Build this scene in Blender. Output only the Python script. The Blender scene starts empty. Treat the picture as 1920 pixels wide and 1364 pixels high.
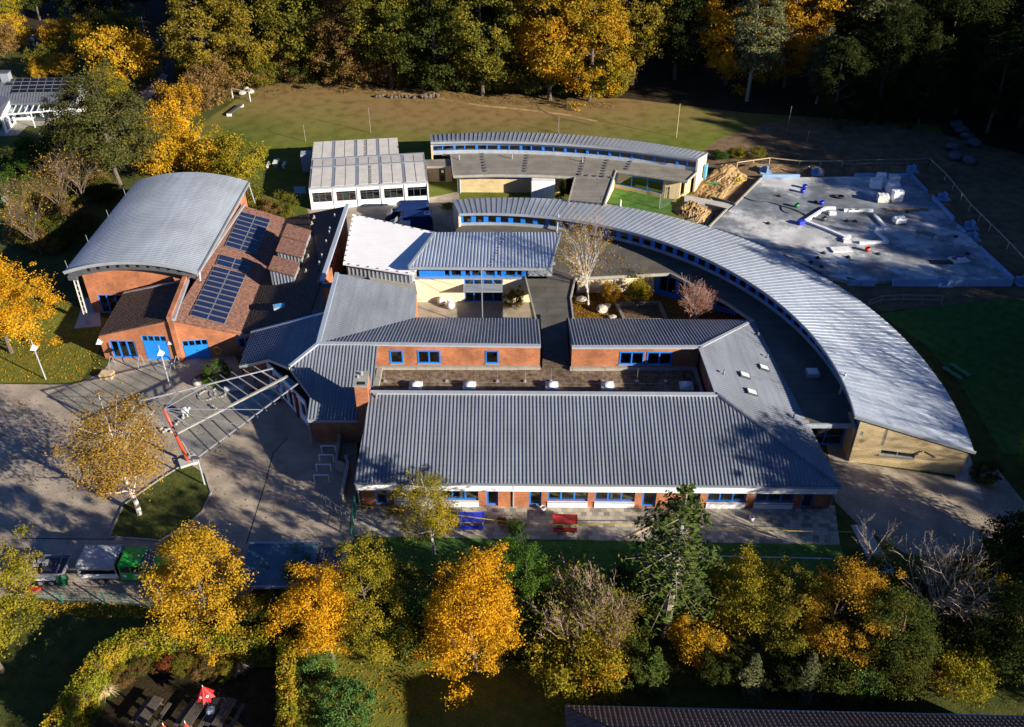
import bpy, bmesh, math, random
import numpy as np
from mathutils import Vector, Matrix
R = math.radians
rnd = random.Random(7)
scene = bpy.context.scene
col = scene.collection
# ------------------------------------------------------------------ camera, sky, sun, exposure
FP, TH, CH = 1680.0, R(36), 52.0          # focal length (px at 1920 wide), pitch, drone height
cam = bpy.data.cameras.new('camera'); camo = bpy.data.objects.new('camera', cam); col.objects.link(camo)
camo.location = (0, 0, CH); camo.rotation_euler = (R(90) - TH, 0, 0)
cam.sensor_width = 36; cam.lens = 36 * FP / 1920; cam.clip_end = 3000; cam.clip_start = 1
scene.camera = camo
SUN_AZ, SUN_EL = R(-31.5), R(18.5)        # towards the sun, measured from +X
sdir = Vector((math.cos(SUN_AZ) * math.cos(SUN_EL), math.sin(SUN_AZ) * math.cos(SUN_EL), math.sin(SUN_EL)))
sl = bpy.data.lights.new('sun', 'SUN'); sl.energy = 5.0; sl.angle = R(0.5); sl.color = (1, .91, .77)
so = bpy.data.objects.new('sun', sl); col.objects.link(so); so.location = (120, -70, 80)
so.rotation_euler = (-sdir).to_track_quat('-Z', 'Y').to_euler()
world = bpy.data.worlds.new('World'); scene.world = world; world.use_nodes = True
nt = world.node_tree
sky = nt.nodes.new('ShaderNodeTexSky'); sky.sky_type = 'NISHITA'; sky.sun_disc = False
sky.air_density = .45; sky.dust_density = .2; sky.ozone_density = 8.0; sky.altitude = 200; sky.sun_elevation = SUN_EL; sky.sun_rotation = R(90) - SUN_AZ
nt.links.new(sky.outputs[0], nt.nodes['Background'].inputs[0]); nt.nodes['Background'].inputs[1].default_value = 0.08
scene.view_settings.view_transform = 'Standard'; scene.view_settings.look = 'None'
scene.view_settings.exposure = 1.2; scene.view_settings.gamma = 1
scene.render.engine = 'CYCLES'
scene.cycles.max_bounces = 6; scene.cycles.transparent_max_bounces = 12

def at(px, py, z=0.0):                     # where the ray through a photo pixel meets height z
    u = (px - 960) / FP; v = (682 - py) / FP
    d = Vector((u, math.cos(TH) + v * math.sin(TH), -math.sin(TH) + v * math.cos(TH)))
    t = (z - CH) / d.z
    return Vector((d.x * t, d.y * t, z))
def ray(px, py):
    u = (px - 960) / FP; v = (682 - py) / FP
    return Vector((u, math.cos(TH) + v * math.sin(TH), -math.sin(TH) + v * math.cos(TH)))
def on_plane(px, py, a, b, c):
    n = (b - a).cross(c - a); d = ray(px, py); o = Vector((0, 0, CH))
    return o + d * ((a - o).dot(n) / d.dot(n))

# ------------------------------------------------------------------ materials
M = {}
def newmat(name):
    m = bpy.data.materials.new(name); m.use_nodes = True
    n = m.node_tree.nodes; b = n['Principled BSDF']
    return m, n, m.node_tree.links, b
def c4(c): return (c[0], c[1], c[2], 1)
def plain(name, c, rough=.6, metal=0, var=.15, scale=3.0, bump=0.0, spec=.5, dirt=None):
    m, n, l, b = newmat(name)
    g = n.new('ShaderNodeNewGeometry')
    t = n.new('ShaderNodeTexNoise'); t.inputs['Scale'].default_value = scale; t.inputs['Detail'].default_value = 5
    l.new(g.outputs['Position'], t.inputs['Vector'])
    r = n.new('ShaderNodeValToRGB'); e = r.color_ramp.elements
    e[0].position = .3; e[1].position = .7
    e[0].color = c4([x * (1 - var) for x in (dirt or c)]); e[1].color = c4([min(1, x * (1 + var)) for x in c])
    l.new(t.outputs[0], r.inputs[0]); l.new(r.outputs[0], b.inputs['Base Color'])
    b.inputs['Roughness'].default_value = rough; b.inputs['Metallic'].default_value = metal
    b.inputs['Specular IOR Level'].default_value = spec
    if bump:
        bp = n.new('ShaderNodeBump'); bp.inputs['Strength'].default_value = bump; bp.inputs['Distance'].default_value = .05
        l.new(t.outputs[0], bp.inputs['Height']); l.new(bp.outputs[0], b.inputs['Normal'])
    M[name] = m; return m
def roof_mat(name, c, rough, metal, spec=.5, patch=.16, streak=.14):
    """weathered sheet or tile: broad tone patches and streaks that run down the slope"""
    m, n, l, b = newmat(name); g = n.new('ShaderNodeNewGeometry'); prev = None
    for sc_, vec, lo, hi in ((.22, (1, 1, 1), 1 - patch, 1 + patch * .5), (1.0, (2.2, .16, .3), 1 - streak, 1 + streak * .6), (7.0, (1, 1, 1), .9, 1.06)):
        mp = n.new('ShaderNodeMapping'); mp.inputs['Scale'].default_value = vec; l.new(g.outputs['Position'], mp.inputs[0])
        t = n.new('ShaderNodeTexNoise'); t.inputs['Scale'].default_value = sc_; t.inputs['Detail'].default_value = 5; l.new(mp.outputs[0], t.inputs['Vector'])
        r = n.new('ShaderNodeMapRange'); r.inputs[1].default_value = .33; r.inputs[2].default_value = .67; r.inputs[3].default_value = lo; r.inputs[4].default_value = hi; l.new(t.outputs[0], r.inputs[0])
        v = n.new('ShaderNodeVectorMath'); v.operation = 'SCALE'; l.new(r.outputs[0], v.inputs['Scale'])
        if prev is None: v.inputs[0].default_value = c
        else: l.new(prev, v.inputs[0])
        prev = v.outputs[0]
    l.new(prev, b.inputs['Base Color']); b.inputs['Roughness'].default_value = rough; b.inputs['Metallic'].default_value = metal; b.inputs['Specular IOR Level'].default_value = spec
    M[name] = m; return m
def ramp(n, cols):
    r = n.new('ShaderNodeValToRGB'); e = r.color_ramp.elements
    while len(e) < len(cols): e.new(.5)
    for i, (p, c) in enumerate(cols): e[i].position = p; e[i].color = c4(c)
    return r
def brick(name, c1, c2, mortar, bw=.25, bh=.083, ms=.012, rough=.85, var=.25, offset=.5, bias=0.0, bump=.3):
    m, n, l, b = newmat(name)
    uv = n.new('ShaderNodeUVMap'); t = n.new('ShaderNodeTexBrick')
    t.inputs['Color1'].default_value = c4(c1); t.inputs['Color2'].default_value = c4(c2); t.inputs['Mortar'].default_value = c4(mortar)
    t.inputs['Scale'].default_value = 1; t.inputs['Brick Width'].default_value = bw; t.inputs['Row Height'].default_value = bh
    t.inputs['Mortar Size'].default_value = ms; t.inputs['Bias'].default_value = bias; t.offset = offset
    l.new(uv.outputs[0], t.inputs['Vector'])
    g = n.new('ShaderNodeNewGeometry'); ns = n.new('ShaderNodeTexNoise'); ns.inputs['Scale'].default_value = .6; ns.inputs['Detail'].default_value = 6
    l.new(g.outputs['Position'], ns.inputs['Vector'])
    r = ramp(n, [(.3, (1 - var,) * 3), (.7, (1 + var * .5,) * 3)]); l.new(ns.outputs[0], r.inputs[0])
    mx = n.new('ShaderNodeMix'); mx.data_type = 'RGBA'; mx.blend_type = 'MULTIPLY'; mx.inputs[0].default_value = 1
    l.new(t.outputs[0], mx.inputs[6]); l.new(r.outputs[0], mx.inputs[7]); l.new(mx.outputs[2], b.inputs['Base Color'])
    b.inputs['Roughness'].default_value = rough
    bp = n.new('ShaderNodeBump'); bp.inputs['Strength'].default_value = bump; bp.inputs['Distance'].default_value = .01; bp.invert = True
    l.new(t.outputs['Fac'], bp.inputs['Height']); l.new(bp.outputs[0], b.inputs['Normal'])
    M[name] = m; return m
def ground_mat(name, cols, scale, fine, rough=.95, bump=.5, mix=.5, big=.06, bumpdist=.15, extra=None):
    """two noise octaves blended, plus a broad patchiness; extra=(colours of a second cover, function building its mask)"""
    m, n, l, b = newmat(name)
    g = n.new('ShaderNodeNewGeometry')
    def noise(s, d=6):
        t = n.new('ShaderNodeTexNoise'); t.inputs['Scale'].default_value = s; t.inputs['Detail'].default_value = d
        l.new(g.outputs['Position'], t.inputs['Vector']); return t
    a = noise(scale); f = noise(fine, 3); p = noise(big, 4)
    mm = n.new('ShaderNodeMix'); mm.data_type = 'FLOAT'; mm.inputs[0].default_value = mix
    l.new(a.outputs[0], mm.inputs[2]); l.new(f.outputs[0], mm.inputs[3])
    r = ramp(n, cols); l.new(mm.outputs[0], r.inputs[0])
    pr = ramp(n, [(.35, (.72,) * 3), (.65, (1.2,) * 3)]); l.new(p.outputs[0], pr.inputs[0])
    mx = n.new('ShaderNodeMix'); mx.data_type = 'RGBA'; mx.blend_type = 'MULTIPLY'; mx.inputs[0].default_value = 1
    l.new(r.outputs[0], mx.inputs[6]); l.new(pr.outputs[0], mx.inputs[7])
    outc = mx.outputs[2]
    if extra:
        cols2, y0, y1, amp = extra
        r2 = ramp(n, cols2); l.new(mm.outputs[0], r2.inputs[0])
        sp = n.new('ShaderNodeSeparateXYZ'); l.new(g.outputs['Position'], sp.inputs[0])
        nn = noise(.09, 5)
        ad = n.new('ShaderNodeMath'); ad.operation = 'MULTIPLY_ADD'; ad.inputs[1].default_value = amp; l.new(nn.outputs[0], ad.inputs[0]); l.new(sp.outputs[1], ad.inputs[2])
        mr = n.new('ShaderNodeMapRange'); mr.inputs[1].default_value = y0 + amp * .5; mr.inputs[2].default_value = y1 + amp * .5; l.new(ad.outputs[0], mr.inputs[0])
        sb = n.new('ShaderNodeVectorMath'); sb.operation = 'SUBTRACT'; sb.inputs[1].default_value = (-4, 150, 0); l.new(g.outputs['Position'], sb.inputs[0])
        ml = n.new('ShaderNodeVectorMath'); ml.operation = 'MULTIPLY'; ml.inputs[1].default_value = (.42, 1, 1); l.new(sb.outputs[0], ml.inputs[0])
        ln = n.new('ShaderNodeVectorMath'); ln.operation = 'LENGTH'; l.new(ml.outputs[0], ln.inputs[0])
        ng = n.new('ShaderNodeMath'); ng.operation = 'MULTIPLY'; ng.inputs[1].default_value = -1; l.new(ln.outputs['Value'], ng.inputs[0]); l.new(ng.outputs[0], ad.inputs[2])
        m3 = n.new('ShaderNodeMix'); m3.data_type = 'RGBA'; l.new(mr.outputs[0], m3.inputs[0]); l.new(outc, m3.inputs[6]); l.new(r2.outputs[0], m3.inputs[7])
        outc = m3.outputs[2]
    l.new(outc, b.inputs['Base Color']); b.inputs['Roughness'].default_value = rough; b.inputs['Specular IOR Level'].default_value = .15
    bp = n.new('ShaderNodeBump'); bp.inputs['Strength'].default_value = bump; bp.inputs['Distance'].default_value = bumpdist
    l.new(mm.outputs[0], bp.inputs['Height']); l.new(bp.outputs[0], b.inputs['Normal'])
    M[name] = m; return m
def glass(name, tint=(.5, .6, .65), refl=.12, rough=.03):
    m, n, l, b = newmat(name); n.remove(b)
    tr = n.new('ShaderNodeBsdfTransparent'); tr.inputs[0].default_value = c4(tint)
    gl = n.new('ShaderNodeBsdfGlossy'); gl.inputs['Roughness'].default_value = rough; gl.inputs[0].default_value = (.9, .95, 1, 1)
    fr = n.new('ShaderNodeLayerWeight'); pw_ = n.new('ShaderNodeMath'); pw_.operation = 'POWER'; pw_.inputs[1].default_value = 5; l.new(fr.outputs['Facing'], pw_.inputs[0])
    ad = n.new('ShaderNodeMath'); ad.operation = 'MULTIPLY_ADD'; ad.inputs[1].default_value = .9; ad.inputs[2].default_value = refl + .04; l.new(pw_.outputs[0], ad.inputs[0])
    mx = n.new('ShaderNodeMixShader'); l.new(ad.outputs[0], mx.inputs[0]); l.new(tr.outputs[0], mx.inputs[1]); l.new(gl.outputs[0], mx.inputs[2])
    l.new(mx.outputs[0], n['Material Output'].inputs[0]); M[name] = m; return m
def leafmat(name, cols, trans=.35, vary=.12, clump=.35):
    """leaf colour: each leaf its own draw from the palette, shifted per branch by a slow noise and per tree by its own draw"""
    m, n, l, b = newmat(name); n.remove(b)
    g = n.new('ShaderNodeNewGeometry'); oi = n.new('ShaderNodeObjectInfo')
    t = n.new('ShaderNodeTexNoise'); t.inputs['Scale'].default_value = clump; t.inputs['Detail'].default_value = 2
    l.new(g.outputs['Position'], t.inputs['Vector'])
    a1 = n.new('ShaderNodeMath'); a1.operation = 'MULTIPLY_ADD'; a1.inputs[1].default_value = .45; l.new(g.outputs['Random Per Island'], a1.inputs[0])
    mr = n.new('ShaderNodeMapRange'); mr.inputs[1].default_value = .3; mr.inputs[2].default_value = .7; mr.inputs[3].default_value = 0; mr.inputs[4].default_value = .5
    l.new(t.outputs[0], mr.inputs[0]); l.new(mr.outputs[0], a1.inputs[2])
    a2 = n.new('ShaderNodeMath'); a2.operation = 'MULTIPLY_ADD'; a2.inputs[1].default_value = vary; l.new(oi.outputs['Random'], a2.inputs[0]); l.new(a1.outputs[0], a2.inputs[2])
    r = ramp(n, cols); l.new(a2.outputs[0], r.inputs[0])
    df = n.new('ShaderNodeBsdfDiffuse'); tl = n.new('ShaderNodeBsdfTranslucent'); l.new(r.outputs[0], df.inputs[0]); l.new(r.outputs[0], tl.inputs[0])
    mx = n.new('ShaderNodeMixShader'); mx.inputs[0].default_value = trans; l.new(df.outputs[0], mx.inputs[1]); l.new(tl.outputs[0], mx.inputs[2])
    l.new(mx.outputs[0], n['Material Output'].inputs[0]); M[name] = m; return m

brick('red_brick', (.3, .085, .03), (.47, .15, .05), (.36, .19, .11), var=.4)
brick('yellow_block', (.5, .375, .185), (.6, .46, .245), (.3, .225, .12), bw=.4, bh=.2, ms=.014, bias=.2, var=.16)
brick('cream_block', (.72, .58, .36), (.8, .66, .43), (.6, .48, .3), bw=.5, bh=.25, ms=.01, var=.12)
brick('pavers', (.36, .295, .22), (.43, .355, .27), (.2, .165, .13), bw=.24, bh=.16, ms=.016, var=.35, bump=.15)
brick('patio_slabs', (.46, .4, .31), (.06, .06, .062), (.24, .21, .17), bw=.46, bh=.42, ms=.014, var=.2, bias=-.3, bump=.15, offset=.35)
roof_mat('tile_grey', (.15, .166, .195), .38, 0, .6)
plain('tile_brown', (.085, .05, .036), .8, 0, .5, 5, .3, dirt=(.05, .04, .022))
plain('tile_red', (.2, .095, .062), .75, 0, .4, 4, .2, dirt=(.13, .07, .05))
plain('tile_garden', (.15, .095, .07), .6, 0, .3, 3)
plain('ridge_cap', (.42, .44, .46), .4, .2, .08, 2)
plain('zinc', (.36, .39, .42), .42, .35, .12, .7)
roof_mat('zinc_light', (.49, .54, .6), .36, .35, .5, .1, .1)
plain('zinc_seam', (.3, .33, .38), .45, .3, .08, .7)
roof_mat('gym_roof', (.31, .345, .385), .48, .25, .5, .16, .1)
plain('white_roof', (.82, .81, .79), .5, 0, .04, .8)
plain('white_paint', (.8, .8, .8), .5, 0, .05, 1.5)
plain('offwhite', (.66, .64, .6), .55, 0, .06, 1.5)
plain('grey_paint', (.3, .32, .34), .5, 0, .08, 1.5)
plain('dark_grey', (.07, .075, .085), .55, 0, .15, 2)
plain('black', (.015, .015, .018), .5, 0, .2, 3)
plain('blue_paint', (.012, .165, .58), .45, 0, .1, 1.5)
plain('blue_door', (.014, .21, .62), .4, 0, .06, 1.5)
plain('steel', (.55, .56, .57), .35, .7, .06, 3)
plain('red_paint', (.5, .06, .03), .4, 0, .1, 3)
plain('bright_red', (.46, .022, .022), .45, 0, .1, 3)
plain('play_blue', (.02, .04, .45), .45, 0, .1, 3)
brick('bitumen', (.085, .076, .06), (.105, .095, .078), (.055, .05, .042), bw=7, bh=1.0, ms=.03, var=.3, bump=.1)
brick('bitumen_light', (.2, .18, .145), (.235, .21, .175), (.13, .115, .09), bw=6, bh=1.0, ms=.03, var=.22, bump=.1)
plain('coping', (.3, .28, .24), .8, 0, .15, 2)
ground_mat('gravel_roof', [(.32, (.05, .032, .02)), (.48, (.14, .1, .065)), (.6, (.25, .19, .14)), (.72, (.11, .115, .035))], 2.2, 9, bump=.6, big=.35, bumpdist=.08)
plain('solar', (.012, .018, .05), .12, 0, .1, 2, spec=.8)
plain('solar_frame', (.3, .32, .35), .4, .5, .05, 2)
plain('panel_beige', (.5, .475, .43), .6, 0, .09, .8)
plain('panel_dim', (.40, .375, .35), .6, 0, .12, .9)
plain('wood', (.3, .2, .12), .75, 0, .25, 6)
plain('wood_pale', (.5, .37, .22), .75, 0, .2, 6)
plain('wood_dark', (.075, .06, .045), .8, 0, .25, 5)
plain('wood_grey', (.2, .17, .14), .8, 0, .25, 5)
plain('stone', (.38, .34, .28), .85, 0, .25, 4, .4)
plain('concrete', (.42, .40, .37), .85, 0, .12, .7, .1)
plain('foam_block', (.2, .33, .52), .7, 0, .1, 1.5)
plain('white_bag', (.75, .75, .76), .6, 0, .12, 2.5, .3)
plain('tarp_grey', (.6, .6, .61), .55, 0, .12, 2.5, .3)
plain('car_green', (.012, .42, .055), .25, 0, .05, 1, spec=.7)
plain('car_blue', (.012, .026, .1), .2, 0, .05, 1, spec=.7)
plain('tyre', (.015, .015, .015), .8, 0, .2, 8)
plain('lamp_white', (.6, .6, .58), .4, 0, .04, 3)
plain('hose_yellow', (.55, .4, .02), .5, 0, .1, 5)
plain('fence_green', (.01, .11, .075), .5, 0, .1, 3)
plain('floor_wood', (.5, .34, .14), .5, 0, .12, 2)
plain('room_shade', (.04, .038, .036), .9, 0, .1, 1)  # shade of unlit rooms put into the colour
plain('interior', (.3, .26, .22), .9, 0, .1, 1)
plain('bark', (.1, .075, .055), .9, 0, .3, 5, .5)
plain('bark_pale', (.3, .25, .19), .9, 0, .3, 5, .4)
plain('bark_birch', (.62, .58, .52), .8, 0, .35, 4, .2, dirt=(.3, .26, .22))
plain('solar_black', (.008, .008, .012), .15, 0, .1, 2, spec=.7)
plain('slate_roof', (.13, .14, .165), .45, .2, .12, .7)
plain('twig', (.1, .07, .045), .9, 0, .25, 4)
plain('twig_pink', (.33, .22, .18), .9, 0, .25, 4)
plain('yellow_bin', (.6, .42, .03), .5, 0, .1, 3)
plain('box_blue', (.1, .35, .6), .5, 0, .08, 3)
plain('pool_green', (.03, .2, .08), .5, 0, .1, 3)
glass('window_glass', (.42, .48, .5), .05)
glass('canopy_glass', (.74, .82, .84), .03, .05)
glass('car_glass', (.10, .12, .14), .05)
ground_mat('grass', [(.3, (.018, .026, .006)), (.46, (.05, .062, .012)), (.58, (.08, .085, .018)), (.72, (.11, .1, .03))], 1.1, 7, bump=.55, big=.05)
ground_mat('field', [(.3, (.055, .07, .012)), (.46, (.105, .13, .018)), (.58, (.14, .155, .026)), (.75, (.2, .165, .045))], .5, 5, bump=.4, big=.04,
           extra=([(.3, (.085, .056, .02)), (.45, (.18, .115, .042)), (.55, (.25, .165, .065)), (.64, (.15, .125, .035)), (.75, (.27, .19, .07))], -25, -12, 16))
ground_mat('soil', [(.3, (.07, .047, .028)), (.5, (.16, .108, .06)), (.7, (.27, .185, .105))], .7, 5, bump=.6, big=.08, bumpdist=.25)
ground_mat('sand', [(.3, (.2, .12, .05)), (.5, (.36, .23, .1)), (.7, (.48, .33, .17))], .9, 6, bump=.8, big=.2, bumpdist=.3)
ground_mat('litter', [(.32, (.03, .02, .008)), (.46, (.1, .06, .015)), (.56, (.28, .13, .03)), (.7, (.42, .2, .045))], 3, 14, bump=.8, big=.15, mix=.6)
ground_mat('woodland', [(.3, (.012, .01, .005)), (.5, (.035, .026, .012)), (.7, (.07, .045, .018))], 1.2, 6, bump=.6, big=.08)
ground_mat('asphalt', [(.3, (.036, .035, .036)), (.5, (.055, .053, .052)), (.7, (.075, .07, .066))], 1.2, 20, bump=.1, big=.2)
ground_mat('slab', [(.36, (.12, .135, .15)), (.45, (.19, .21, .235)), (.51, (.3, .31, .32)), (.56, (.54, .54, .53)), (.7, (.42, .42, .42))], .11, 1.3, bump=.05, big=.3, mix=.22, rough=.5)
ground_mat('lawn_green', [(.3, (.025, .065, .012)), (.46, (.055, .13, .022)), (.58, (.085, .17, .032)), (.72, (.12, .2, .045))], 1.1, 7, bump=.55, big=.05)
M['lawn_leaf'] = ground_mat('lawn_leaf', [(.3, (.05, .065, .01)), (.46, (.12, .135, .018)), (.6, (.18, .165, .025)), (.72, (.34, .2, .035))], 1.4, 8, bump=.55, big=.1)
# foliage
leafmat('leaf_orange', [(0, (.2, .1, .014)), (.4, (.36, .2, .018)), (.75, (.5, .28, .025)), (1, (.32, .27, .03))])
leafmat('leaf_yellow', [(0, (.2, .15, .015)), (.4, (.42, .25, .018)), (.75, (.58, .34, .024)), (1, (.36, .32, .035))])
leafmat('leaf_flame', [(0, (.27, .19, .014)), (.4, (.53, .275, .014)), (.75, (.7, .37, .02)), (1, (.55, .42, .04))])
leafmat('leaf_oak', [(0, (.05, .06, .012)), (.35, (.135, .115, .018)), (.7, (.27, .185, .022)), (1, (.2, .19, .03))])
leafmat('leaf_birch', [(0, (.15, .085, .02)), (.4, (.3, .18, .035)), (.75, (.42, .25, .04)), (1, (.4, .3, .05))])
leafmat('leaf_olive', [(0, (.05, .065, .014)), (.4, (.12, .125, .02)), (.75, (.22, .18, .024)), (1, (.3, .21, .03))])
leafmat('leaf_yellowgreen', [(0, (.085, .1, .014)), (.4, (.19, .17, .018)), (.75, (.34, .26, .02)), (1, (.46, .3, .03))])
leafmat('leaf_green', [(0, (.022, .038, .01)), (.4, (.05, .07, .016)), (.75, (.09, .1, .02)), (1, (.15, .12, .022))])
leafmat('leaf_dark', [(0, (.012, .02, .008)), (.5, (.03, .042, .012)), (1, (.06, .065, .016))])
leafmat('leaf_lush', [(0, (.03, .07, .012)), (.5, (.065, .13, .02)), (1, (.13, .19, .03))])
leafmat('leaf_beech', [(0, (.09, .085, .014)), (.3, (.2, .165, .018)), (.6, (.42, .25, .018)), (.8, (.48, .19, .016)), (1, (.36, .3, .028))], clump=.22)
leafmat('leaf_red', [(0, (.12, .06, .02)), (.4, (.24, .1, .03)), (.75, (.3, .05, .03)), (1, (.28, .18, .03))])
leafmat('leaf_brown', [(0, (.11, .06, .022)), (.5, (.21, .125, .045)), (1, (.32, .2, .06))])
leafmat('needle_pine', [(0, (.025, .034, .011)), (.5, (.065, .07, .02)), (1, (.13, .115, .028))], trans=.15, clump=.5)
leafmat('needle_fir', [(0, (.022, .046, .012)), (.5, (.065, .1, .02)), (1, (.14, .165, .028))], trans=.15, clump=.5)
leafmat('needle_blue', [(0, (.05, .075, .06)), (.5, (.1, .14, .115)), (1, (.19, .21, .14))], trans=.15)
leafmat('needle_grey', [(0, (.05, .062, .028)), (.5, (.115, .125, .055)), (1, (.2, .19, .075))], trans=.15, clump=.4)
leafmat('leaf_hedge', [(0, (.09, .12, .012)), (.35, (.2, .23, .02)), (.65, (.38, .28, .026)), (1, (.48, .22, .026))], clump=.6)
leafmat('leaf_bush', [(0, (.028, .07, .02)), (.5, (.07, .14, .035)), (1, (.14, .22, .05))], trans=.2)
# ------------------------------------------------------------------ mesh and object helpers
OFF = {}
def V(*a): return Vector(a)
class MB:
    def __init__(s): s.v = []; s.f = []
    def add(s, vs, fs):
        k = len(s.v); s.v += [tuple(x) for x in vs]; s.f += [tuple(i + k for i in f) for f in fs]; return s
    def box(s, c, d, rz=0.0, tilt=None):
        cx, cy, cz = c; a, b, h = d[0] / 2, d[1] / 2, d[2] / 2
        m = Matrix.Rotation(rz, 3, 'Z')
        if tilt is not None: m = m @ tilt
        vs = [m @ V(x * a, y * b, z * h) + V(cx, cy, cz) for z in (-1, 1) for x, y in ((-1, -1), (1, -1), (1, 1), (-1, 1))]
        return s.add(vs, [(3, 2, 1, 0), (4, 5, 6, 7), (0, 1, 5, 4), (1, 2, 6, 5), (2, 3, 7, 6), (3, 0, 4, 7)])
    def bar(s, p, q, w, h):                 # rectangular bar from p to q, w sideways, h upright
        p, q = V(*p), V(*q); d = (q - p).normalized()
        u = d.cross(V(0, 0, 1)); u = u.normalized() if u.length > 1e-4 else V(1, 0, 0); n = u.cross(d)
        vs = [x + u * (i * w / 2) + n * (j * h / 2) for x in (p, q) for i, j in ((-1, -1), (1, -1), (1, 1), (-1, 1))]
        return s.add(vs, [(3, 2, 1, 0), (4, 5, 6, 7), (0, 1, 5, 4), (1, 2, 6, 5), (2, 3, 7, 6), (3, 0, 4, 7)])
    def tube(s, p, q, r0, r1=None, n=8, caps=True):
        p, q = V(*p), V(*q); r1 = r0 if r1 is None else r1; d = (q - p)
        if d.length < 1e-6: return s
        d.normalize(); u = d.orthogonal().normalized(); w = d.cross(u); vs = []
        for x, r in ((p, r0), (q, r1)):
            for i in range(n):
                a = 2 * math.pi * i / n; vs.append(x + u * (math.cos(a) * r) + w * (math.sin(a) * r))
        fs = [(i, (i + 1) % n, n + (i + 1) % n, n + i) for i in range(n)]
        if caps: fs += [tuple(reversed(range(n))), tuple(range(n, 2 * n))]
        return s.add(vs, fs)
    def path(s, pts, r, n=6):
        for a, b in zip(pts, pts[1:]): s.tube(a, b, r, r, n)
        return s
    def prism(s, pts, z0, z1):              # plan outline, counter-clockwise
        n = len(pts); a2 = sum(pts[i][0] * pts[(i + 1) % n][1] - pts[(i + 1) % n][0] * pts[i][1] for i in range(n))
        if a2 < 0: pts = list(reversed(pts))
        vs = [(p[0], p[1], z0) for p in pts] + [(p[0], p[1], z1) for p in pts]
        fs = [tuple(reversed(range(n))), tuple(range(n, 2 * n))] + [(i, (i + 1) % n, n + (i + 1) % n, n + i) for i in range(n)]
        return s.add(vs, fs)
    def slab(s, pts, t):                    # 3-D polygon given thickness t downwards
        pts = [V(*p) for p in pts]; n = len(pts); nn = V(0, 0, 0)
        for i in range(n): nn += pts[i].cross(pts[(i + 1) % n])
        if nn.z < 0: pts.reverse()
        vs = pts + [p - V(0, 0, t) for p in pts]
        return s.add(vs, [tuple(range(n)), tuple(reversed(range(n, 2 * n)))] + [((i + 1) % n, i, n + i, n + (i + 1) % n) for i in range(n)])
    def lathe(s, c, prof, n=12):
        vs = []; fs = []
        for r, z in prof:
            for i in range(n):
                a = 2 * math.pi * i / n; vs.append((c[0] + r * math.cos(a), c[1] + r * math.sin(a), c[2] + z))
        for j in range(len(prof) - 1):
            for i in range(n): fs.append((j * n + i, j * n + (i + 1) % n, (j + 1) * n + (i + 1) % n, (j + 1) * n + i))
        fs += [tuple(reversed(range(n))), tuple(range((len(prof) - 1) * n, len(prof) * n))]
        return s.add(vs, fs)
    def quad(s, a, b, c, d): return s.add([a, b, c, d], [(0, 1, 2, 3)])
    def build(s, name, mat, parent=None, smooth=False, bevel=0):
        off = OFF.get(parent.name, V(0, 0, 0)) if parent else V(0, 0, 0)
        me = bpy.data.meshes.new(name); me.from_pydata([V(*p) - off for p in s.v], [], s.f)
        return finish(name, me, mat, parent, smooth, bevel)
def build_each(b, name, mat, parent):      # every box of b becomes a part of its own
    for i in range(len(b.v) // 8):
        c = MB(); c.v = b.v[8 * i:8 * i + 8]; c.f = [tuple(q - 8 * i for q in f) for f in b.f[6 * i:6 * i + 6]]; c.build(name, mat, parent)
def boxuv(me):
    uv = me.uv_layers.new(name='UVMap'); vs = me.vertices
    for p in me.polygons:
        n = p.normal
        if abs(n.z) > .75: t, w = V(1, 0, 0), V(0, 1, 0)
        else: t = V(0, 0, 1).cross(n).normalized(); w = V(0, 0, 1)
        for li in p.loop_indices:
            c = vs[me.loops[li].vertex_index].co; uv.data[li].uv = (c.dot(t), c.dot(w))
def finish(name, me, mat, parent, smooth=False, bevel=0):
    if bevel:
        b = bmesh.new(); b.from_mesh(me); bmesh.ops.remove_doubles(b, verts=b.verts, dist=1e-5)
        bmesh.ops.bevel(b, geom=b.edges[:], offset=bevel, segments=2, affect='EDGES', clamp_overlap=True); b.to_mesh(me); b.free()
    me.update(); boxuv(me)
    me.materials.append(M[mat] if isinstance(mat, str) else mat)
    if smooth:
        for p in me.polygons: p.use_smooth = True
    o = bpy.data.objects.new(name, me); col.objects.link(o)
    if parent: o.parent = parent; OFF[o.name] = OFF.get(parent.name, V(0, 0, 0))
    return o
def tag(o, label=None, cat=None, group=None, kind=None):
    if label: o['label'] = label
    if cat: o['category'] = cat
    if group: o['group'] = group
    if kind: o['kind'] = kind
    return o
def thing(name, label, cat, loc=(0, 0, 0), rz=0, group=None, local=False):
    """an Empty at the thing's base. Parts of a static thing are given in world coordinates (its place is taken off when they are built), parts of a local one in its own"""
    o = bpy.data.objects.new(name, None); col.objects.link(o); o.empty_display_size = .3
    o.location = loc; o.rotation_euler = (0, 0, rz); OFF[o.name] = V(0, 0, 0) if local else V(*loc)
    return tag(o, label, cat, group)
def copy_tree(o, parent=None):
    c = o.copy(); col.objects.link(c); c.parent = parent
    for ch in list(o.children): copy_tree(ch, c)
    return c
def structure(name, bm, mat): return tag(bm.build(name, mat), kind='structure')
def sheet(name, pts, z, mat):
    me = bpy.data.meshes.new(name); n = len(pts)
    a2 = sum(pts[i][0] * pts[(i + 1) % n][1] - pts[(i + 1) % n][0] * pts[i][1] for i in range(n))
    pts = list(pts) if a2 > 0 else list(reversed(pts))
    me.from_pydata([(p[0], p[1], z) for p in pts], [], [tuple(range(n))])
    return tag(finish(name, me, mat, None), kind='structure')
def pxs(*a): return [at(x, y) for x, y in a]

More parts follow.
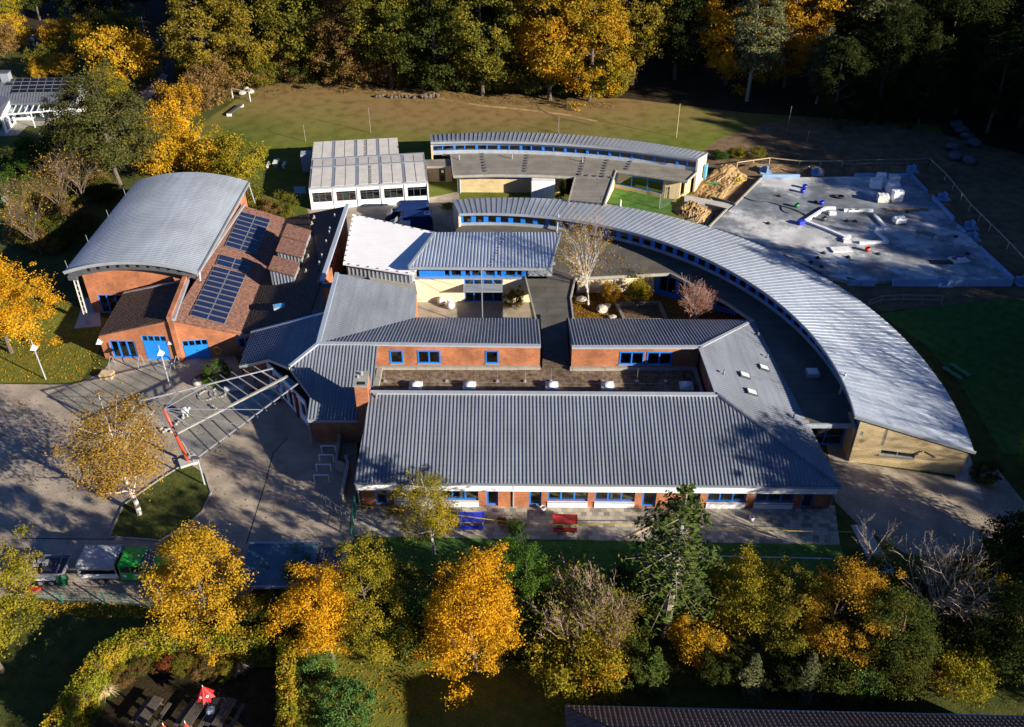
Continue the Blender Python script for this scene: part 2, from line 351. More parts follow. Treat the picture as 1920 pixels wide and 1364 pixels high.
def wall(name, A, B, outline, holes, mat, parent, thick=.25):
    """upright wall from plan point A to B (outside is on the right hand), outline and holes in (along, height)"""
    A, B = V(A[0], A[1], 0), V(B[0], B[1], 0); u = (B - A).normalized(); n = V(u.y, -u.x, 0)
    off = OFF.get(parent.name, V(0, 0, 0)) if parent else V(0, 0, 0)
    bm = bmesh.new(); edges = []
    for loop in [outline] + [[(a, c), (b, c), (b, d), (a, d)] for a, b, c, d in holes]:
        vs = [bm.verts.new(A + u * p + V(0, 0, q) - off) for p, q in loop]
        edges += [bm.edges.new((vs[i], vs[(i + 1) % len(vs)])) for i in range(len(vs))]
    bmesh.ops.triangle_fill(bm, use_beauty=True, use_dissolve=False, edges=edges)
    g = bmesh.ops.extrude_face_region(bm, geom=bm.faces[:])
    bmesh.ops.translate(bm, vec=-n * thick, verts=[e for e in g['geom'] if isinstance(e, bmesh.types.BMVert)])
    bmesh.ops.recalc_face_normals(bm, faces=bm.faces[:])
    me = bpy.data.meshes.new(name); bm.to_mesh(me); bm.free()
    return finish(name, me, mat, parent)
def window(A, B, hole, panes, frame_mat, parent, name='window', setback=.06, bar=.09, rows=None, glass_mat='window_glass', sill=None):
    A, B = V(A[0], A[1], 0), V(B[0], B[1], 0); u = (B - A).normalized(); n = V(u.y, -u.x, 0)
    a, b, c, d = hole; f = MB()
    def P(x, z, o): return A + u * x + V(0, 0, z) - n * o
    def rect(x0, x1, z0, z1):
        vs = [P(x, z, o) for o in (setback, setback + .08) for x, z in ((x0, z0), (x1, z0), (x1, z1), (x0, z1))]
        f.add(vs, [(0, 1, 2, 3), (7, 6, 5, 4), (0, 4, 5, 1), (1, 5, 6, 2), (2, 6, 7, 3), (3, 7, 4, 0)])
    rect(a, b, c, c + bar); rect(a, b, d - bar, d); rect(a, a + bar, c + bar, d - bar); rect(b - bar, b, c + bar, d - bar)
    for i in range(1, panes):
        x = a + (b - a) * i / panes; rect(x - bar * .5, x + bar * .5, c + bar, d - bar)
    if rows: rect(a + bar, b - bar, rows - bar * .4, rows + bar * .4)
    w = f.build(name, frame_mat, parent)
    g = MB(); o = setback + .045
    g.quad(P(a + bar, c + bar, o), P(b - bar, c + bar, o), P(b - bar, d - bar, o), P(a + bar, d - bar, o)).build('pane', glass_mat, w)
    if sill:
        s = MB(); s.box(P((a + b) / 2, c - .03, -.04), (b - a + .1, .2, .05), math.atan2(u.y, u.x)).build('sill', sill, w)
    return w
def corrugated(name, poly, u, mat, parent, pitch=.32, amp=.05, course=.42, lip=.03, prof='pantile', thick=.12, seg=6):
    """a real corrugated or tiled sheet laid on a plane polygon: ridges run across u, courses step down the slope"""
    poly = [V(*p) for p in poly]; off = OFF.get(parent.name, V(0, 0, 0)) if parent else V(0, 0, 0)
    n = V(0, 0, 0)
    for i in range(len(poly)): n += poly[i].cross(poly[(i + 1) % len(poly)])
    n.normalize()
    if n.z < 0: n = -n; poly.reverse()
    u = V(*u); u = (u - n * u.dot(n)).normalized(); v = n.cross(u)
    if v.z < 0: v = -v; u = -u              # v runs up the slope
    o = sum(poly, V(0, 0, 0)) / len(poly)
    us = [(p - o).dot(u) for p in poly]; vs = [(p - o).dot(v) for p in poly]
    u0, u1, v0, v1 = min(us) - pitch, max(us) + pitch, min(vs) - .01, max(vs) + .01
    nu = int((u1 - u0) / pitch * seg) + 1; uu = [u0 + i * pitch / seg for i in range(nu + 1)]
    def h(x):
        t = (x / pitch) % 1
        if prof == 'pantile': return amp * (.5 - .5 * math.cos(2 * math.pi * t)) ** .8
        if prof == 'trapez': return amp * min(1, max(0, (abs(t - .5) - .18) / .1))
        return amp * (.5 - .5 * math.cos(2 * math.pi * t))
    nv = max(1, round((v1 - v0) / course)) if course else 1
    bm = bmesh.new(); cv = (v1 - v0) / nv
    for j in range(nv):
        rows = []
        for k, (vv, e) in enumerate(((v0 + j * cv, 0.0), (v0 + j * cv, lip), (v0 + (j + 1) * cv, 0.0))):
            if k == 0 and not course: rows.append(None); continue
            rows.append([bm.verts.new(o + u * x + v * vv + n * (h(x) + e) - off) for x in uu])
        for a, b in ((0, 1), (1, 2)):
            if rows[a] is None: continue
            for i in range(nu): bm.faces.new((rows[a][i], rows[a][i + 1], rows[b][i + 1], rows[b][i]))
    for i in range(len(poly)):
        a, b = poly[i], poly[(i + 1) % len(poly)]
        if (b - a).length < 1e-4: continue
        pn = (b - a).cross(n).normalized()
        bmesh.ops.bisect_plane(bm, geom=bm.verts[:] + bm.edges[:] + bm.faces[:], plane_co=a - off, plane_no=pn, clear_outer=True)
    k = len(poly); ctop = [bm.verts.new(p - n * .012 - off) for p in poly]; cbot = [bm.verts.new(p - n * thick - off) for p in poly]
    bm.faces.new(ctop); bm.faces.new(list(reversed(cbot)))
    for i in range(k): bm.faces.new((ctop[(i + 1) % k], ctop[i], cbot[i], cbot[(i + 1) % k]))
    bm.normal_update()
    me = bpy.data.meshes.new(name); bm.to_mesh(me); bm.free()
    return finish(name, me, mat, parent)
# ------------------------------------------------------------------ the ground and what is paved
sheet('ground', [(-420, -60), (420, -60), (420, 520), (-420, 520)], 0, 'grass')
sheet('woodland_floor', [(-140, 300)] + [tuple(at(x, y).xy) for x, y in ((0, 40), (330, 130), (560, 165), (700, 175), (900, 190), (1180, 200), (1400, 235), (1700, 250), (1920, 330))] + [(110, 60), (260, 20), (260, 300)], .004, 'woodland')
sheet('playing_field', pxs((335, 262), (470, 168), (560, 148), (700, 158), (900, 172), (1180, 186), (1400, 212), (1760, 235), (1790, 300), (1440, 306), (1340, 300), (1290, 420), (480, 420), (380, 330)), .008, 'field')
sheet('school_lawn', pxs((1650, 590), (1920, 548), (1990, 545), (1990, 860), (1880, 850), (1800, 720), (1740, 650)), .008, 'lawn_green')
sheet('terrace_lawn', pxs((664, 1006), (1575, 1022), (1600, 1090), (1180, 1120), (660, 1060)), .006, 'lawn_green')
sheet('leafy_lawn', pxs((-80, 470), (100, 560), (205, 600), (185, 660), (150, 718), (0, 718), (-120, 715)), .008, 'lawn_leaf')
sheet('garden_lawn', pxs((520, 1140), (740, 1180), (1060, 1160), (1100, 1325), (1060, 1364), (500, 1400), (470, 1260)), .008, 'lawn_leaf')
sheet('forecourt', pxs((-120, 719), (110, 722), (150, 718), (190, 700), (215, 668), (440, 665), (470, 735), (600, 760), (670, 820), (668, 945), (664, 1010), (640, 1080), (440, 1120), (300, 1140), (70, 1122), (-120, 1120)), .012, 'pavers')
sheet('terrace', pxs((668, 945), (1565, 948), (1575, 1022), (664, 1006)), .016, 'patio_slabs')
sheet('side_yard', pxs((1545, 800), (1620, 800), (1605, 868), (1810, 900), (1870, 880), (1960, 990), (1960, 1050), (1700, 1040), (1610, 985), (1565, 940)), .012, 'pavers')
sheet('garden_path', pxs((1595, 985), (1625, 985), (1680, 1075), (1640, 1075)), .014, 'concrete')
sheet('round_path', [(-1.2 + r * math.cos(R(a)), 63.8 + r * math.sin(R(a))) for r, rng in ((39.4, range(-14, 40, 3)), (41.2, range(38, -17, -3))) for a in rng], .014, 'concrete')
sheet('road', pxs((160, 250), (225, 195), (300, 140), (325, 95), (330, 45), (420, 45), (395, 110), (345, 165), (280, 240), (262, 262)), .012, 'asphalt')
sheet('pavement', pxs((225, 205), (240, 200), (305, 137), (315, 142), (268, 200), (240, 222)), .03, 'pavers')
sheet('back_road', pxs((-80, 62), (60, 66), (130, 78), (220, 92), (330, 60), (330, 76), (210, 112), (100, 92), (-80, 78)), .012, 'asphalt')
b = MB(); b.bar(at(268, 200, .03), at(314, 143, .03), .22, .16); structure('kerb', b, 'coping')
b = MB(); b.bar(at(1195, 1040, .0), at(1560, 1048, .0), .12, .04); structure('lawn_path', b, 'concrete')
sheet('bare_earth', pxs((1300, 300), (1345, 262), (1420, 236), (1500, 222), (1700, 236), (1920, 290), (1990, 420), (1960, 560), (1800, 560), (1440, 330)), .010, 'soil')
sheet('building_site', pxs((1290, 370), (1330, 310), (1440, 302), (1560, 312), (1740, 304), (1800, 340), (1870, 430), (1960, 560), (1900, 560), (1650, 585), (1590, 560), (1440, 470)), .014, 'soil')
sheet('vehicle_yard', pxs((575, 392), (800, 372), (860, 360), (865, 400), (845, 450), (640, 450), (590, 420)), .012, 'pavers')
sheet('inner_yard', pxs((775, 560), (990, 560), (1000, 610), (770, 610)), .014, 'pavers')
sheet('leaf_bed', pxs((1070, 548), (1260, 545), (1420, 600), (1420, 615), (1065, 612)), .014, 'litter')
sheet('inner_lawn', pxs((1140, 380), (1155, 356), (1240, 366), (1262, 378), (1255, 402), (1180, 392)), .016, 'lawn_green')
# island with the birch, a raised kerb round its edge
isl = pxs((205, 1008), (232, 948), (300, 900), (352, 868), (385, 890), (396, 925), (380, 960), (345, 990), (300, 1015))
structure('planting_island', MB().prism([p.xy for p in isl], .0, .07), 'grass')
k = MB()
for a, c in zip(isl, isl[1:] + isl[:1]): k.bar(V(a.x, a.y, .06), V(c.x, c.y, .06), .13, .14)
structure('island_kerb', k, 'coping')
def strip(name, pts, w, z, mat):
    L_, R_ = [], []
    for i, p in enumerate(pts):
        d = (pts[min(i + 1, len(pts) - 1)] - pts[max(i - 1, 0)]).normalized(); s = V(-d.y, d.x, 0) * w * .5; L_.append(p + s); R_.append(p - s)
    return sheet(name, [(p.x, p.y) for p in L_ + R_[::-1]], z, mat)
strip('field_track', pxs((700, 168), (760, 176), (830, 186), (900, 198), (990, 207), (1065, 216), (1120, 228)), .7, .012, 'sand')
strip('field_track', pxs((1003, 192), (1012, 206), (1040, 219), (1110, 236)), .5, .0125, 'soil')
strip('drain_line', pxs((462, 1020), (498, 905), (512, 850), (540, 820)), .1, .015, 'asphalt')
strip('drain_line', pxs((40, 1010), (215, 1012)), .1, .015, 'asphalt')
sheet('garden_yard', pxs((200, 1320), (260, 1270), (400, 1255), (520, 1250), (525, 1410), (150, 1410)), .010, 'woodland')
# heaps of dug sand by the building site, uneven ground of their own
def heap(name, outline, hgt, seed, mat='sand'):
    r = random.Random(seed); xs = [p.x for p in outline]; ys = [p.y for p in outline]; n = 34
    def inside(x, y):
        c = False
        for i in range(len(outline)):
            a, b_ = outline[i], outline[i - 1]
            if (a.y > y) != (b_.y > y) and x < (b_.x - a.x) * (y - a.y) / (b_.y - a.y) + a.x: c = not c
        return c
    def dist(x, y):
        m = 9
        for i in range(len(outline)):
            a, b_ = outline[i].xy, outline[i - 1].xy; d = b_ - a; t = max(0, min(1, (V(x, y, 0).xy - a).dot(d) / d.length_squared)); m = min(m, (a + d * t - V(x, y, 0).xy).length)
        return m
    bumps = [(r.uniform(min(xs), max(xs)), r.uniform(min(ys), max(ys)), r.uniform(.5, 1.3), r.uniform(-.5, 1)) for _ in range(26)]
    vs = []; idx = {}; fs = []
    for j in range(n + 1):
        for i in range(n + 1):
            x = min(xs) + (max(xs) - min(xs)) * i / n; y = min(ys) + (max(ys) - min(ys)) * j / n
            z = -.05
            if inside(x, y):
                e = min(1, dist(x, y) / .9); z = e * (.25 + hgt * max(-.1, sum(h * math.exp(-((x - a) ** 2 + (y - c) ** 2) / (2 * s * s)) for a, c, s, h in bumps)) + r.uniform(-.13, .13))
            vs.append((x, y, z))
    for j in range(n):
        for i in range(n):
            q = (j * (n + 1) + i, j * (n + 1) + i + 1, (j + 1) * (n + 1) + i + 1, (j + 1) * (n + 1) + i)
            if max(vs[t][2] for t in q) > -.04: fs.append(q)
    me = bpy.data.meshes.new(name); me.from_pydata(vs, [], fs); return finish(name, me, mat, None)
tag(heap('sand_heap', pxs((1292, 366), (1330, 322), (1372, 318), (1405, 330), (1360, 372), (1335, 384)), .5, 3), 'big heap of dug yellow sand between the pale end wall and the concrete slab', 'sand heap')
tag(heap('sand_heap', pxs((1262, 392), (1292, 380), (1340, 398), (1325, 425), (1270, 405)), .42, 5), 'lower heap of dug sand below the concrete gangway beside the curved roof', 'sand heap')
tag(heap('sand_heap', pxs((1372, 316), (1440, 306), (1560, 314), (1735, 306), (1735, 318), (1560, 326), (1430, 324)), .3, 8, 'soil'), 'long bank of brown soil along the far edge of the concrete slab', 'soil bank')
# ------------------------------------------------------------------ school: a ring of grey tiled lean-to roofs round a gravel flat roof
F0, F1, R0, R1 = at(664, 905, 3), at(1578, 913, 3), at(694, 737, 5.9), at(1345, 741, 5.9)
G, R2, M1, N1 = at(1412, 602, 3), at(1313, 652, 5.9), at(1064, 597, 3), at(1072, 652, 5.9)
M0, VV, J, N0 = at(1012, 598, 3), at(779, 598, 3), at(597, 645, 5.9), at(1014, 650, 5.9)
S = thing('school_building', 'long school wing with grey tiled roofs around a gravel flat roof and white fascia', 'building', (7, 55, 0))
rf = corrugated('roof', [F0, F1, R1, R0], (1, 0, 0), 'tile_grey', S, amp=.075, pitch=.3)
for poly, u in (([F1, G, R2, R1], (0, 1, 0)), ([G, M1, N1, R2], (1, 0, 0)), ([M0, VV, J, N0], (1, 0, 0))):
    corrugated('roof', poly, u, 'tile_grey', S, amp=.075, pitch=.3)
caps = MB()
for a, c in ((R0, R1), (R1, R2), (R2, N1), (N0, J)): caps.bar(a + V(0, 0, .05), c + V(0, 0, .05), .42, .16)
for a, c in ((R2, G),): caps.bar(a + V(0, 0, .07), c + V(0, 0, .07), .3, .1)
caps.build('ridge_cap', 'ridge_cap', S)
hc = MB(); n = 14
for i in range(n):
    a, c = R1.lerp(F1, i / n), R1.lerp(F1, (i + .97) / n); hc.tube(a + V(0, 0, .05), c + V(0, 0, .09), .17, .19, 8)
hc.build('hip_cap', 'tile_grey', S)
# front wall
WA, WB = V(-12.15, 52.0, 0), V(25.4, 51.6, 0)
kx = .0428
def fx(px): return (px - 960) * kx - WA.x
wins = [(738, 813), (823, 897), (1027, 1102), (1115, 1190), (1325, 1398), (1414, 1488)]
doors = [(703, 725), (912, 934), (992, 1015), (1204, 1230), (1290, 1312), (1502, 1525)]
wh = [(fx(a), fx(c), .62, 2.32) for a, c in wins]; dh = [(fx(a), fx(c), .06, 2.32) for a, c in doors]
L = (WB - WA).length
wall('wall', WA, WB, [(0, 0), (L, 0), (L, 2.9), (0, 2.9)], wh + dh, 'red_brick', S)
for h in wh:
    window(WA, WB, h, 3, 'blue_paint', S, bar=.12, setback=.13, sill='zinc')
    pn = MB(); u = (WB - WA).normalized(); nn = V(u.y, -u.x, 0)
    pn.box(WA + u * ((h[0] + h[1]) / 2) + nn * .03 + V(0, 0, .33), (h[1] - h[0], .1, .6), math.atan2(u.y, u.x)).build('parapet_panel', 'white_paint', S)
for h in dh: window(WA, WB, h, 1, 'blue_paint', S, 'door', bar=.15, setback=.13)
b = MB()
b.bar(F0 + V(.1, .06, -.47), F1 + V(-.2, .06, -.47), .12, .72); b.build('fascia', 'white_paint', S)
b = MB(); b.bar(F0 + V(0, -.06, -.08), F1 + V(0, -.06, -.08), .14, .12); b.build('gutter', 'zinc', S)
for px in (673, 962, 1259, 1560):
    x = fx(px) + WA.x; b = MB(); b.tube((x, 51.42, 2.9), (x, 51.42, 2.3), .07, n=8); b.tube((x, 51.42, 2.32), (x, 51.82, 2.0), .07, n=8); b.tube((x, 51.82, 2.02), (x, 51.82, 0), .07, n=8); b.build('downpipe', 'zinc', S)
for px in (731, 905, 1021, 1197, 1495):
    x = fx(px) + WA.x; b = MB(); b.box((x, 51.6, 2.05), (.28, .2, .2)); b.build('wall_lamp', 'dark_grey', S, bevel=.03)
b = MB()
b.box((6.6, 55.4, .05), (37, 6.6, .1)); b.build('floor', 'floor_wood', S)
b = MB()
for x in (-12.0, -4.1, 1.2, 8.0, 14.6, 25.2): b.box((x, 55.4, 1.45), (.2, 6.6, 2.7))
b.box((6.6, 58.9, 1.6), (37.4, .3, 3.2)); b.build('inner_wall', 'interior', S)
b = MB()
for i in range(34):                        # tables and low shelves seen through the glass
    x = -11 + i * 1.08 + rnd.uniform(-.3, .3); b.box((x, 53.3 + rnd.random() * 3, .38), (.9, .6, .56))
b.build('furniture', 'wood', S)
for nm, A, B, o in (('wall', (-12.15, 58.9), (-12.15, 52.2), [(0, 0), (6.7, 0), (6.7, 2.95), (0, 5.4)]), ('wall', (25.35, 51.85), (23.8, 74.3), [(0, 0), (22.5, 0), (22.5, 2.8), (0, 2.8)]),
                    ('wall', (23.6, 74.5), (5.6, 74.9), [(0, 0), (18, 0), (18, 2.8), (0, 2.8)]), ('wall', (2.6, 74.8), (-9.4, 74.8), [(0, 0), (12, 0), (12, 2.8), (0, 2.8)])):
    wall(nm, A, B, o, [], 'red_brick', S)
# inner walls round the flat roof
wall('wall', (16.9, 59.25), (-11.9, 59.5), [(0, 3.2), (28.8, 3.2), (28.8, 5.75), (0, 5.75)], [], 'red_brick', S)
WI = V(-12.5, 66.45, 0); ki = .0486
def ix(px): return (px - 960) * ki - WI.x
hs = [(ix(731), ix(756), 3.78, 5.2), (ix(783), ix(826), 3.78, 5.2), (ix(910), ix(935), 3.78, 5.2)]
wall('wall', WI, (2.55, 66.4), [(0, 3.2), (15.05, 3.2), (15.05, 5.72), (0, 5.72)], hs, 'red_brick', S)
for h, p in zip(hs, (1, 2, 1)): window(WI, (2.55, 66.4), h, p, 'blue_paint', S, bar=.13, setback=-.04, sill='zinc')
WE = V(5.42, 66.3, 0)
he = [((px0 - 960) * ki - WE.x, (px1 - 960) * ki - WE.x, 3.78, 5.2) for px0, px1 in ((1161, 1207), (1212, 1259))]
wall('wall', WE, (16.95, 66.2), [(0, 3.2), (11.5, 3.2), (11.5, 5.72), (0, 5.72)], he, 'red_brick', S)
for h in he: window(WE, (16.95, 66.2), h, 2, 'blue_paint', S, bar=.13, setback=-.04, sill='zinc')
wall('wall', (17.1, 66.2), (17.2, 59.1), [(0, 3.2), (7.1, 3.2), (7.1, 5.75), (0, 5.75)], [], 'red_brick', S)
wall('wall', (2.58, 66.5), (2.76, 74.8), [(0, 3.0), (8.3, 3.0), (8.3, 3.0), (0, 5.6)], [], 'red_brick', S)
wall('wall', (5.62, 74.9), (5.42, 66.5), [(0, 3.0), (8.4, 3.0), (8.4, 5.6), (0, 3.05)], [], 'red_brick', S)
bk = MB(); bk.box((-5, 69, 3.6), (14.5, .2, 1.6)); bk.box((11, 69, 3.6), (11, .2, 1.6)); bk.build('inner_wall', 'room_shade', S)  # coloured near-black for the unlit rooms behind the upper windows
b = MB(); b.prism([(-12.35, 59.4), (17.0, 59.2), (16.9, 66.35), (5.2, 66.35), (5.2, 67.5), (2.8, 67.5), (2.8, 66.4), (-12.4, 66.5)], 3.0, 3.3); b.build('flat_roof', 'gravel_roof', S)
b = MB()
b.box((-5, 66.2, 3.42), (15.2, .34, .3)); b.box((11.1, 66.05, 3.42), (11.6, .34, .3)); b.box((16.75, 62.8, 3.42), (.3, 6.8, .24)); b.box((-12.1, 62.9, 3.42), (.5, 6.8, .24)); b.build('upstand', 'coping', S)
b = MB(); b.box((4.1, 71.2, 3.17), (2.5, 8.5, .2)); b.build('link_roof', 'bitumen', S)
for px in (779, 880, 1035, 1140, 1288):
    p = at(px, 726, 3.6); b = MB(); b.box((p.x, p.y + .2, 3.48), (1.15, 1.15, .36)); d = b.build('skylight', 'offwhite', S)
    b = MB(); b.lathe((p.x, p.y + .2, 3.66), [(.5, 0), (.46, .12), (.3, .22), (.05, .26)], 12); b.build('dome', 'white_bag', d, True)
b = MB()
for px in (722, 838, 933, 985, 1033, 1130, 1194, 1248):
    p = at(px, 716, 3.3); b.tube(p, p + V(0, 0, 1.5), .02, .012, 5); b.box((p.x, p.y, 3.35), (.3, .3, .1))
b.tube(at(722, 716, 3.36), at(1250, 720, 3.36), .012, n=4); b.build('lightning_rods', 'steel', S)
for px, py in ((1395, 706), (1408, 738), (1431, 692)):   # rooflights let into the right-hand roof
    p = on_plane(px, py, F1, G, R2); nrm = (G - F1).cross(R2 - F1).normalized(); nrm = nrm if nrm.z > 0 else -nrm
    t = V(0, 0, 1).rotation_difference(nrm).to_matrix(); b = MB(); b.box(p + nrm * .12, (.95, .75, .22), 0, t); w = b.build('rooflight', 'dark_grey', S)
    b = MB(); b.box(p + nrm * .235, (.8, .6, .02), 0, t); b.build('pane', 'lamp_white', w)
b = MB()
for px, py in ((1357, 703), (1421, 632), (1438, 673), (1488, 785), (706, 747)):
    p = on_plane(px, py, F1, G, R2) if px > 800 else on_plane(px, py, F0, F1, R1); b.tube(p, p + V(0, 0, .5), .09, n=8)
b.build('vent_pipe', 'steel', S)
c0, c1, c2, c3 = at(663.6, 723.5, 7.3), at(688, 724, 7.3), at(691.5, 697, 7.3), at(667.5, 696.5, 7.3)
ch = MB(); ch.prism([c0.xy, c1.xy, c2.xy, c3.xy], 3.2, 7.2); ch = ch.build('chimney', 'red_brick', S)
cc = (c0 + c1 + c2 + c3) / 4
b = MB(); b.prism([(cc + (q - cc) * 1.07).xy for q in (c0, c1, c2, c3)], 7.2, 7.32); b.build('chimney_cap', 'coping', ch)
b = MB(); b.tube((cc.x - .05, cc.y + .5, 7.3), (cc.x - .05, cc.y + .5, 7.75), .12, n=10); b.tube((cc.x - .3, cc.y + .1, 7.3), (cc.x - .3, cc.y + .1, 7.65), .1, n=10); b.build('flue', 'steel', ch)
b = MB(); b.box((cc.x + .1, cc.y - .7, 7.34), (.6, .35, .06)); b.build('flue_mouth', 'black', ch)

# ------------------------------------------------------------------ entrance hall with its splayed tiled roofs
E_ = thing('entrance_hall', 'entrance hall with splayed grey tiled roofs and a hip ridge, behind the glass canopy', 'building', (-18, 64, 0))
T1, W0 = at(611, 588, 5.9), at(449, 686, 3.0)
pw = lambda x, y: on_plane(x, y, J, T1, W0)
D, Ee, T0 = pw(543, 689), pw(504, 673), pw(471, 624)
S0 = at(577, 787, 3.0); NR = at(708, 650, 5.9)
ps = lambda x, y: on_plane(x, y, J, NR, S0)
A_, B_ = at(632, 513, 5.9), at(780, 546, 3.0)
corrugated('roof', [T1, J, D, Ee, T0], (T1 - T0), 'tile_grey', E_, amp=.075, pitch=.3); corrugated('roof', [T0, Ee, W0], (T1 - T0), 'tile_grey', E_, amp=.075, pitch=.3)
corrugated('roof', [A_, B_, VV, J], (A_ - J), 'tile_grey', E_, amp=.075, pitch=.3)
corrugated('roof', [J, NR, ps(700, 722), ps(671, 787), S0, ps(582, 742)], (1, 0, 0), 'tile_grey', E_, amp=.075, pitch=.3); corrugated('roof', [J, ps(582, 742), ps(543, 689)], (1, 0, 0), 'tile_grey', E_, amp=.075, pitch=.3)
b = MB(); b.bar(A_ + V(0, 0, .06), J + V(0, 0, .06), .4, .16); b.bar(T0 + V(0, 0, .05), T1 + V(0, 0, .05), .3, .16); b.bar(J + V(0, 0, .08), D + V(0, 0, .1), .3, .16); b.build('ridge_cap', 'zinc_light', E_)
b = MB()
for a, c in ((W0, Ee), (Ee, D), (ps(543, 689), ps(582, 742)), (S0, ps(671, 787)), (ps(582, 742), S0)): b.bar(a + V(0, 0, -.16), c + V(0, 0, -.16), .12, .3)
b.build('fascia', 'zinc', E_)
wl = [(-17.45, 59.75), (-12.4, 59.75)]
wall('wall', wl[0], wl[1], [(0, 0), (5.05, 0), (5.05, 2.8), (0, 2.8)], [], 'red_brick', E_)
wall('wall', (-25.1, 72.6), (-25.1, 67.4), [(0, 0), (5.2, 0), (5.2, 2.8), (0, 2.8)], [], 'red_brick', E_)
e1 = at(507, 722); e2 = at(579, 800)
wall('wall', (-25.1, 67.35), e1, [(0, 0), ((e1 - V(-25.1, 67.35, 0)).length, 0), ((e1 - V(-25.1, 67.35, 0)).length, 2.9), (0, 2.9)], [(.7, 2.2, .5, 2.0)], 'red_brick', E_)
window((-25.1, 67.35), e1, (.7, 2.2, .5, 2.0), 1, 'blue_paint', E_)
Lg = (e2 - e1).length
wall('entrance_frame', e1, e2, [(0, 0), (Lg, 0), (Lg, 2.85), (0, 2.85)], [(Lg * i / 6 + .12, Lg * (i + 1) / 6 - .12, .12 if i in (2, 3) else .7, 2.3) for i in range(6)], 'white_paint', E_, .12)
for i in range(6): window(e1, e2, (Lg * i / 6 + .12, Lg * (i + 1) / 6 - .12, .12 if i in (2, 3) else .7, 2.3), 1, 'white_paint', E_, 'door' if i in (2, 3) else 'window', bar=.07)
wall('wall', (-17.5, 62.3), (-17.5, 59.8), [(0, 0), (2.5, 0), (2.5, 2.8), (0, 3.6)], [], 'red_brick', E_)
b = MB(); b.prism([(-24.7, 72.4), (-24.7, 68), (-22.4, 69), (-17.6, 63), (-13, 63), (-13, 66), (-10.4, 74.5), (-10.4, 80), (-17, 80)], .02, 2.6); b.build('inner_wall', 'room_shade', E_)  # solid core, its near-black colour stands in for the unlit interior
wall('wall', (-10.0, 75.3), (-10.0, 80.4), [(0, 0), (5.1, 0), (5.1, 2.8), (0, 2.8)], [], 'red_brick', E_)
wall('wall', (-10.2, 80.4), A_.xy.to_3d() + V(.3, -.1, 0), [(0, 0), (7.2, 0), (7.2, 5.6), (0, 2.85)], [], 'red_brick', E_)
b = MB(); b.tube((-17.55, 59.5, 2.8), (-17.55, 59.5, 0), .07, n=8); b.build('downpipe', 'zinc', E_)
ac = thing('air_conditioner', 'small white air conditioning unit on legs against the shaded brick wall', 'air conditioner', at(655, 828))
p = at(655, 828); b = MB(); b.box((p.x, p.y + .3, 1.75), (1.1, .5, .75)); b.build('casing', 'offwhite', ac, bevel=.04)
b = MB(); b.tube((p.x - .1, p.y + .03, 1.78), (p.x - .1, p.y + .05, 1.78), .28, n=16); b.build('fan_grille', 'dark_grey', ac)
for sx in (-.5, .5): b = MB(); b.box((p.x + sx, p.y + .1, .7), (.06, .06, 1.4)); b.build('leg', 'steel', ac)

# ------------------------------------------------------------------ brown tiled workshop building
W = thing('workshop_building', 'red brick workshop with brown tiled gabled roofs, blue doors and solar panels', 'building', (-33, 80, 0))
aF, aB = at(320, 600, 4.9), at(346, 527, 4.9); lF, lB = at(185.4, 629, 2.75), at(232.6, 551, 2.75)
rF, rB = at(453, 627, 2.6), at(537, 410, 2.6)
gB = on_plane(456, 386, aF, rF, rB)
corrugated('roof', [lF, aF, aB, lB], (lB - lF), 'tile_brown', W, pitch=.3, amp=.06, course=.36, lip=.04)
corrugated('roof', [aF, rF, rB, gB], (rB - rF), 'tile_red', W, pitch=.3, amp=.012, course=.36, lip=.015)
dR = at(650, 386, 5.2); pd = lambda x, y: on_plane(x, y, rF, rB, dR)
dS, dT = pd(602, 530), pd(612, 588)
corrugated('roof', [rF + V(.02, 0, .01), rB + V(.02, 0, .01), dR, dS, dT], (rB - rF), 'tile_brown', W, pitch=.3, amp=.06, course=.36, lip=.04)
b = MB(); b.bar(aF + V(-.1, -.1, .1), aB + V(0, .3, .1), .42, .55); b.build('parapet', 'red_brick', W)
b = MB(); b.bar(aF + V(.28, -.05, .02), aB + V(.28, .2, .02), .3, .3); b.bar(aB + V(.9, .4, .1), gB + V(.1, 0, .12), .3, .2); b.bar(rF + V(-.3, -.1, -.1), rF + V(1.0, .3, -.1), .3, .2); b.bar(lB + V(0, 0, .1), aB + V(0, 0, .1), .3, .14); b.build('flashing', 'zinc', W)
b = MB(); b.bar(dR + V(.1, 0, .12), dS + V(.1, 0, .12), .42, .3); b.bar(dS + V(.1, -.2, -.2), dS + V(1.8, .5, -.6), .2, .5); b.build('verge', 'zinc_light', W)
cL, cP, cR = V(-40.45, 72.45, 0), V(-32.8, 72.15, 0), V(-25.6, 73.1, 0)
L1, L2 = (cP - cL).length, (cR - cP).length
fxw = lambda px: at(px, 673).x
h1 = (fxw(214) - cL.x, fxw(262) - cL.x, .1, 2.2); h2 = (fxw(277) - cL.x, fxw(323) - cL.x, .05, 2.85); h3 = (fxw(350) - cP.x, fxw(396) - cP.x, .05, 2.25)
wall('wall', cL, cP, [(0, 0), (L1, 0), (L1, 4.75), (0, 2.62)], [h1, h2], 'red_brick', W)
wall('wall', cP, cR, [(0, 0), (L2, 0), (L2, 2.35), (0, 4.75)], [h3, (L2 - 1.5, L2 - .15, .9, 2.1)], 'red_brick', W)
b = MB(); b.box((cP.x + .05, cP.y - .12, 2.4), (.5, .35, 4.8)); b.build('pier', 'red_brick', W)
window(cL, cP, h1, 3, 'blue_paint', W, bar=.16)
window(cP, cR, (L2 - 1.5, L2 - .15, .9, 2.1), 2, 'blue_paint', W, bar=.14)
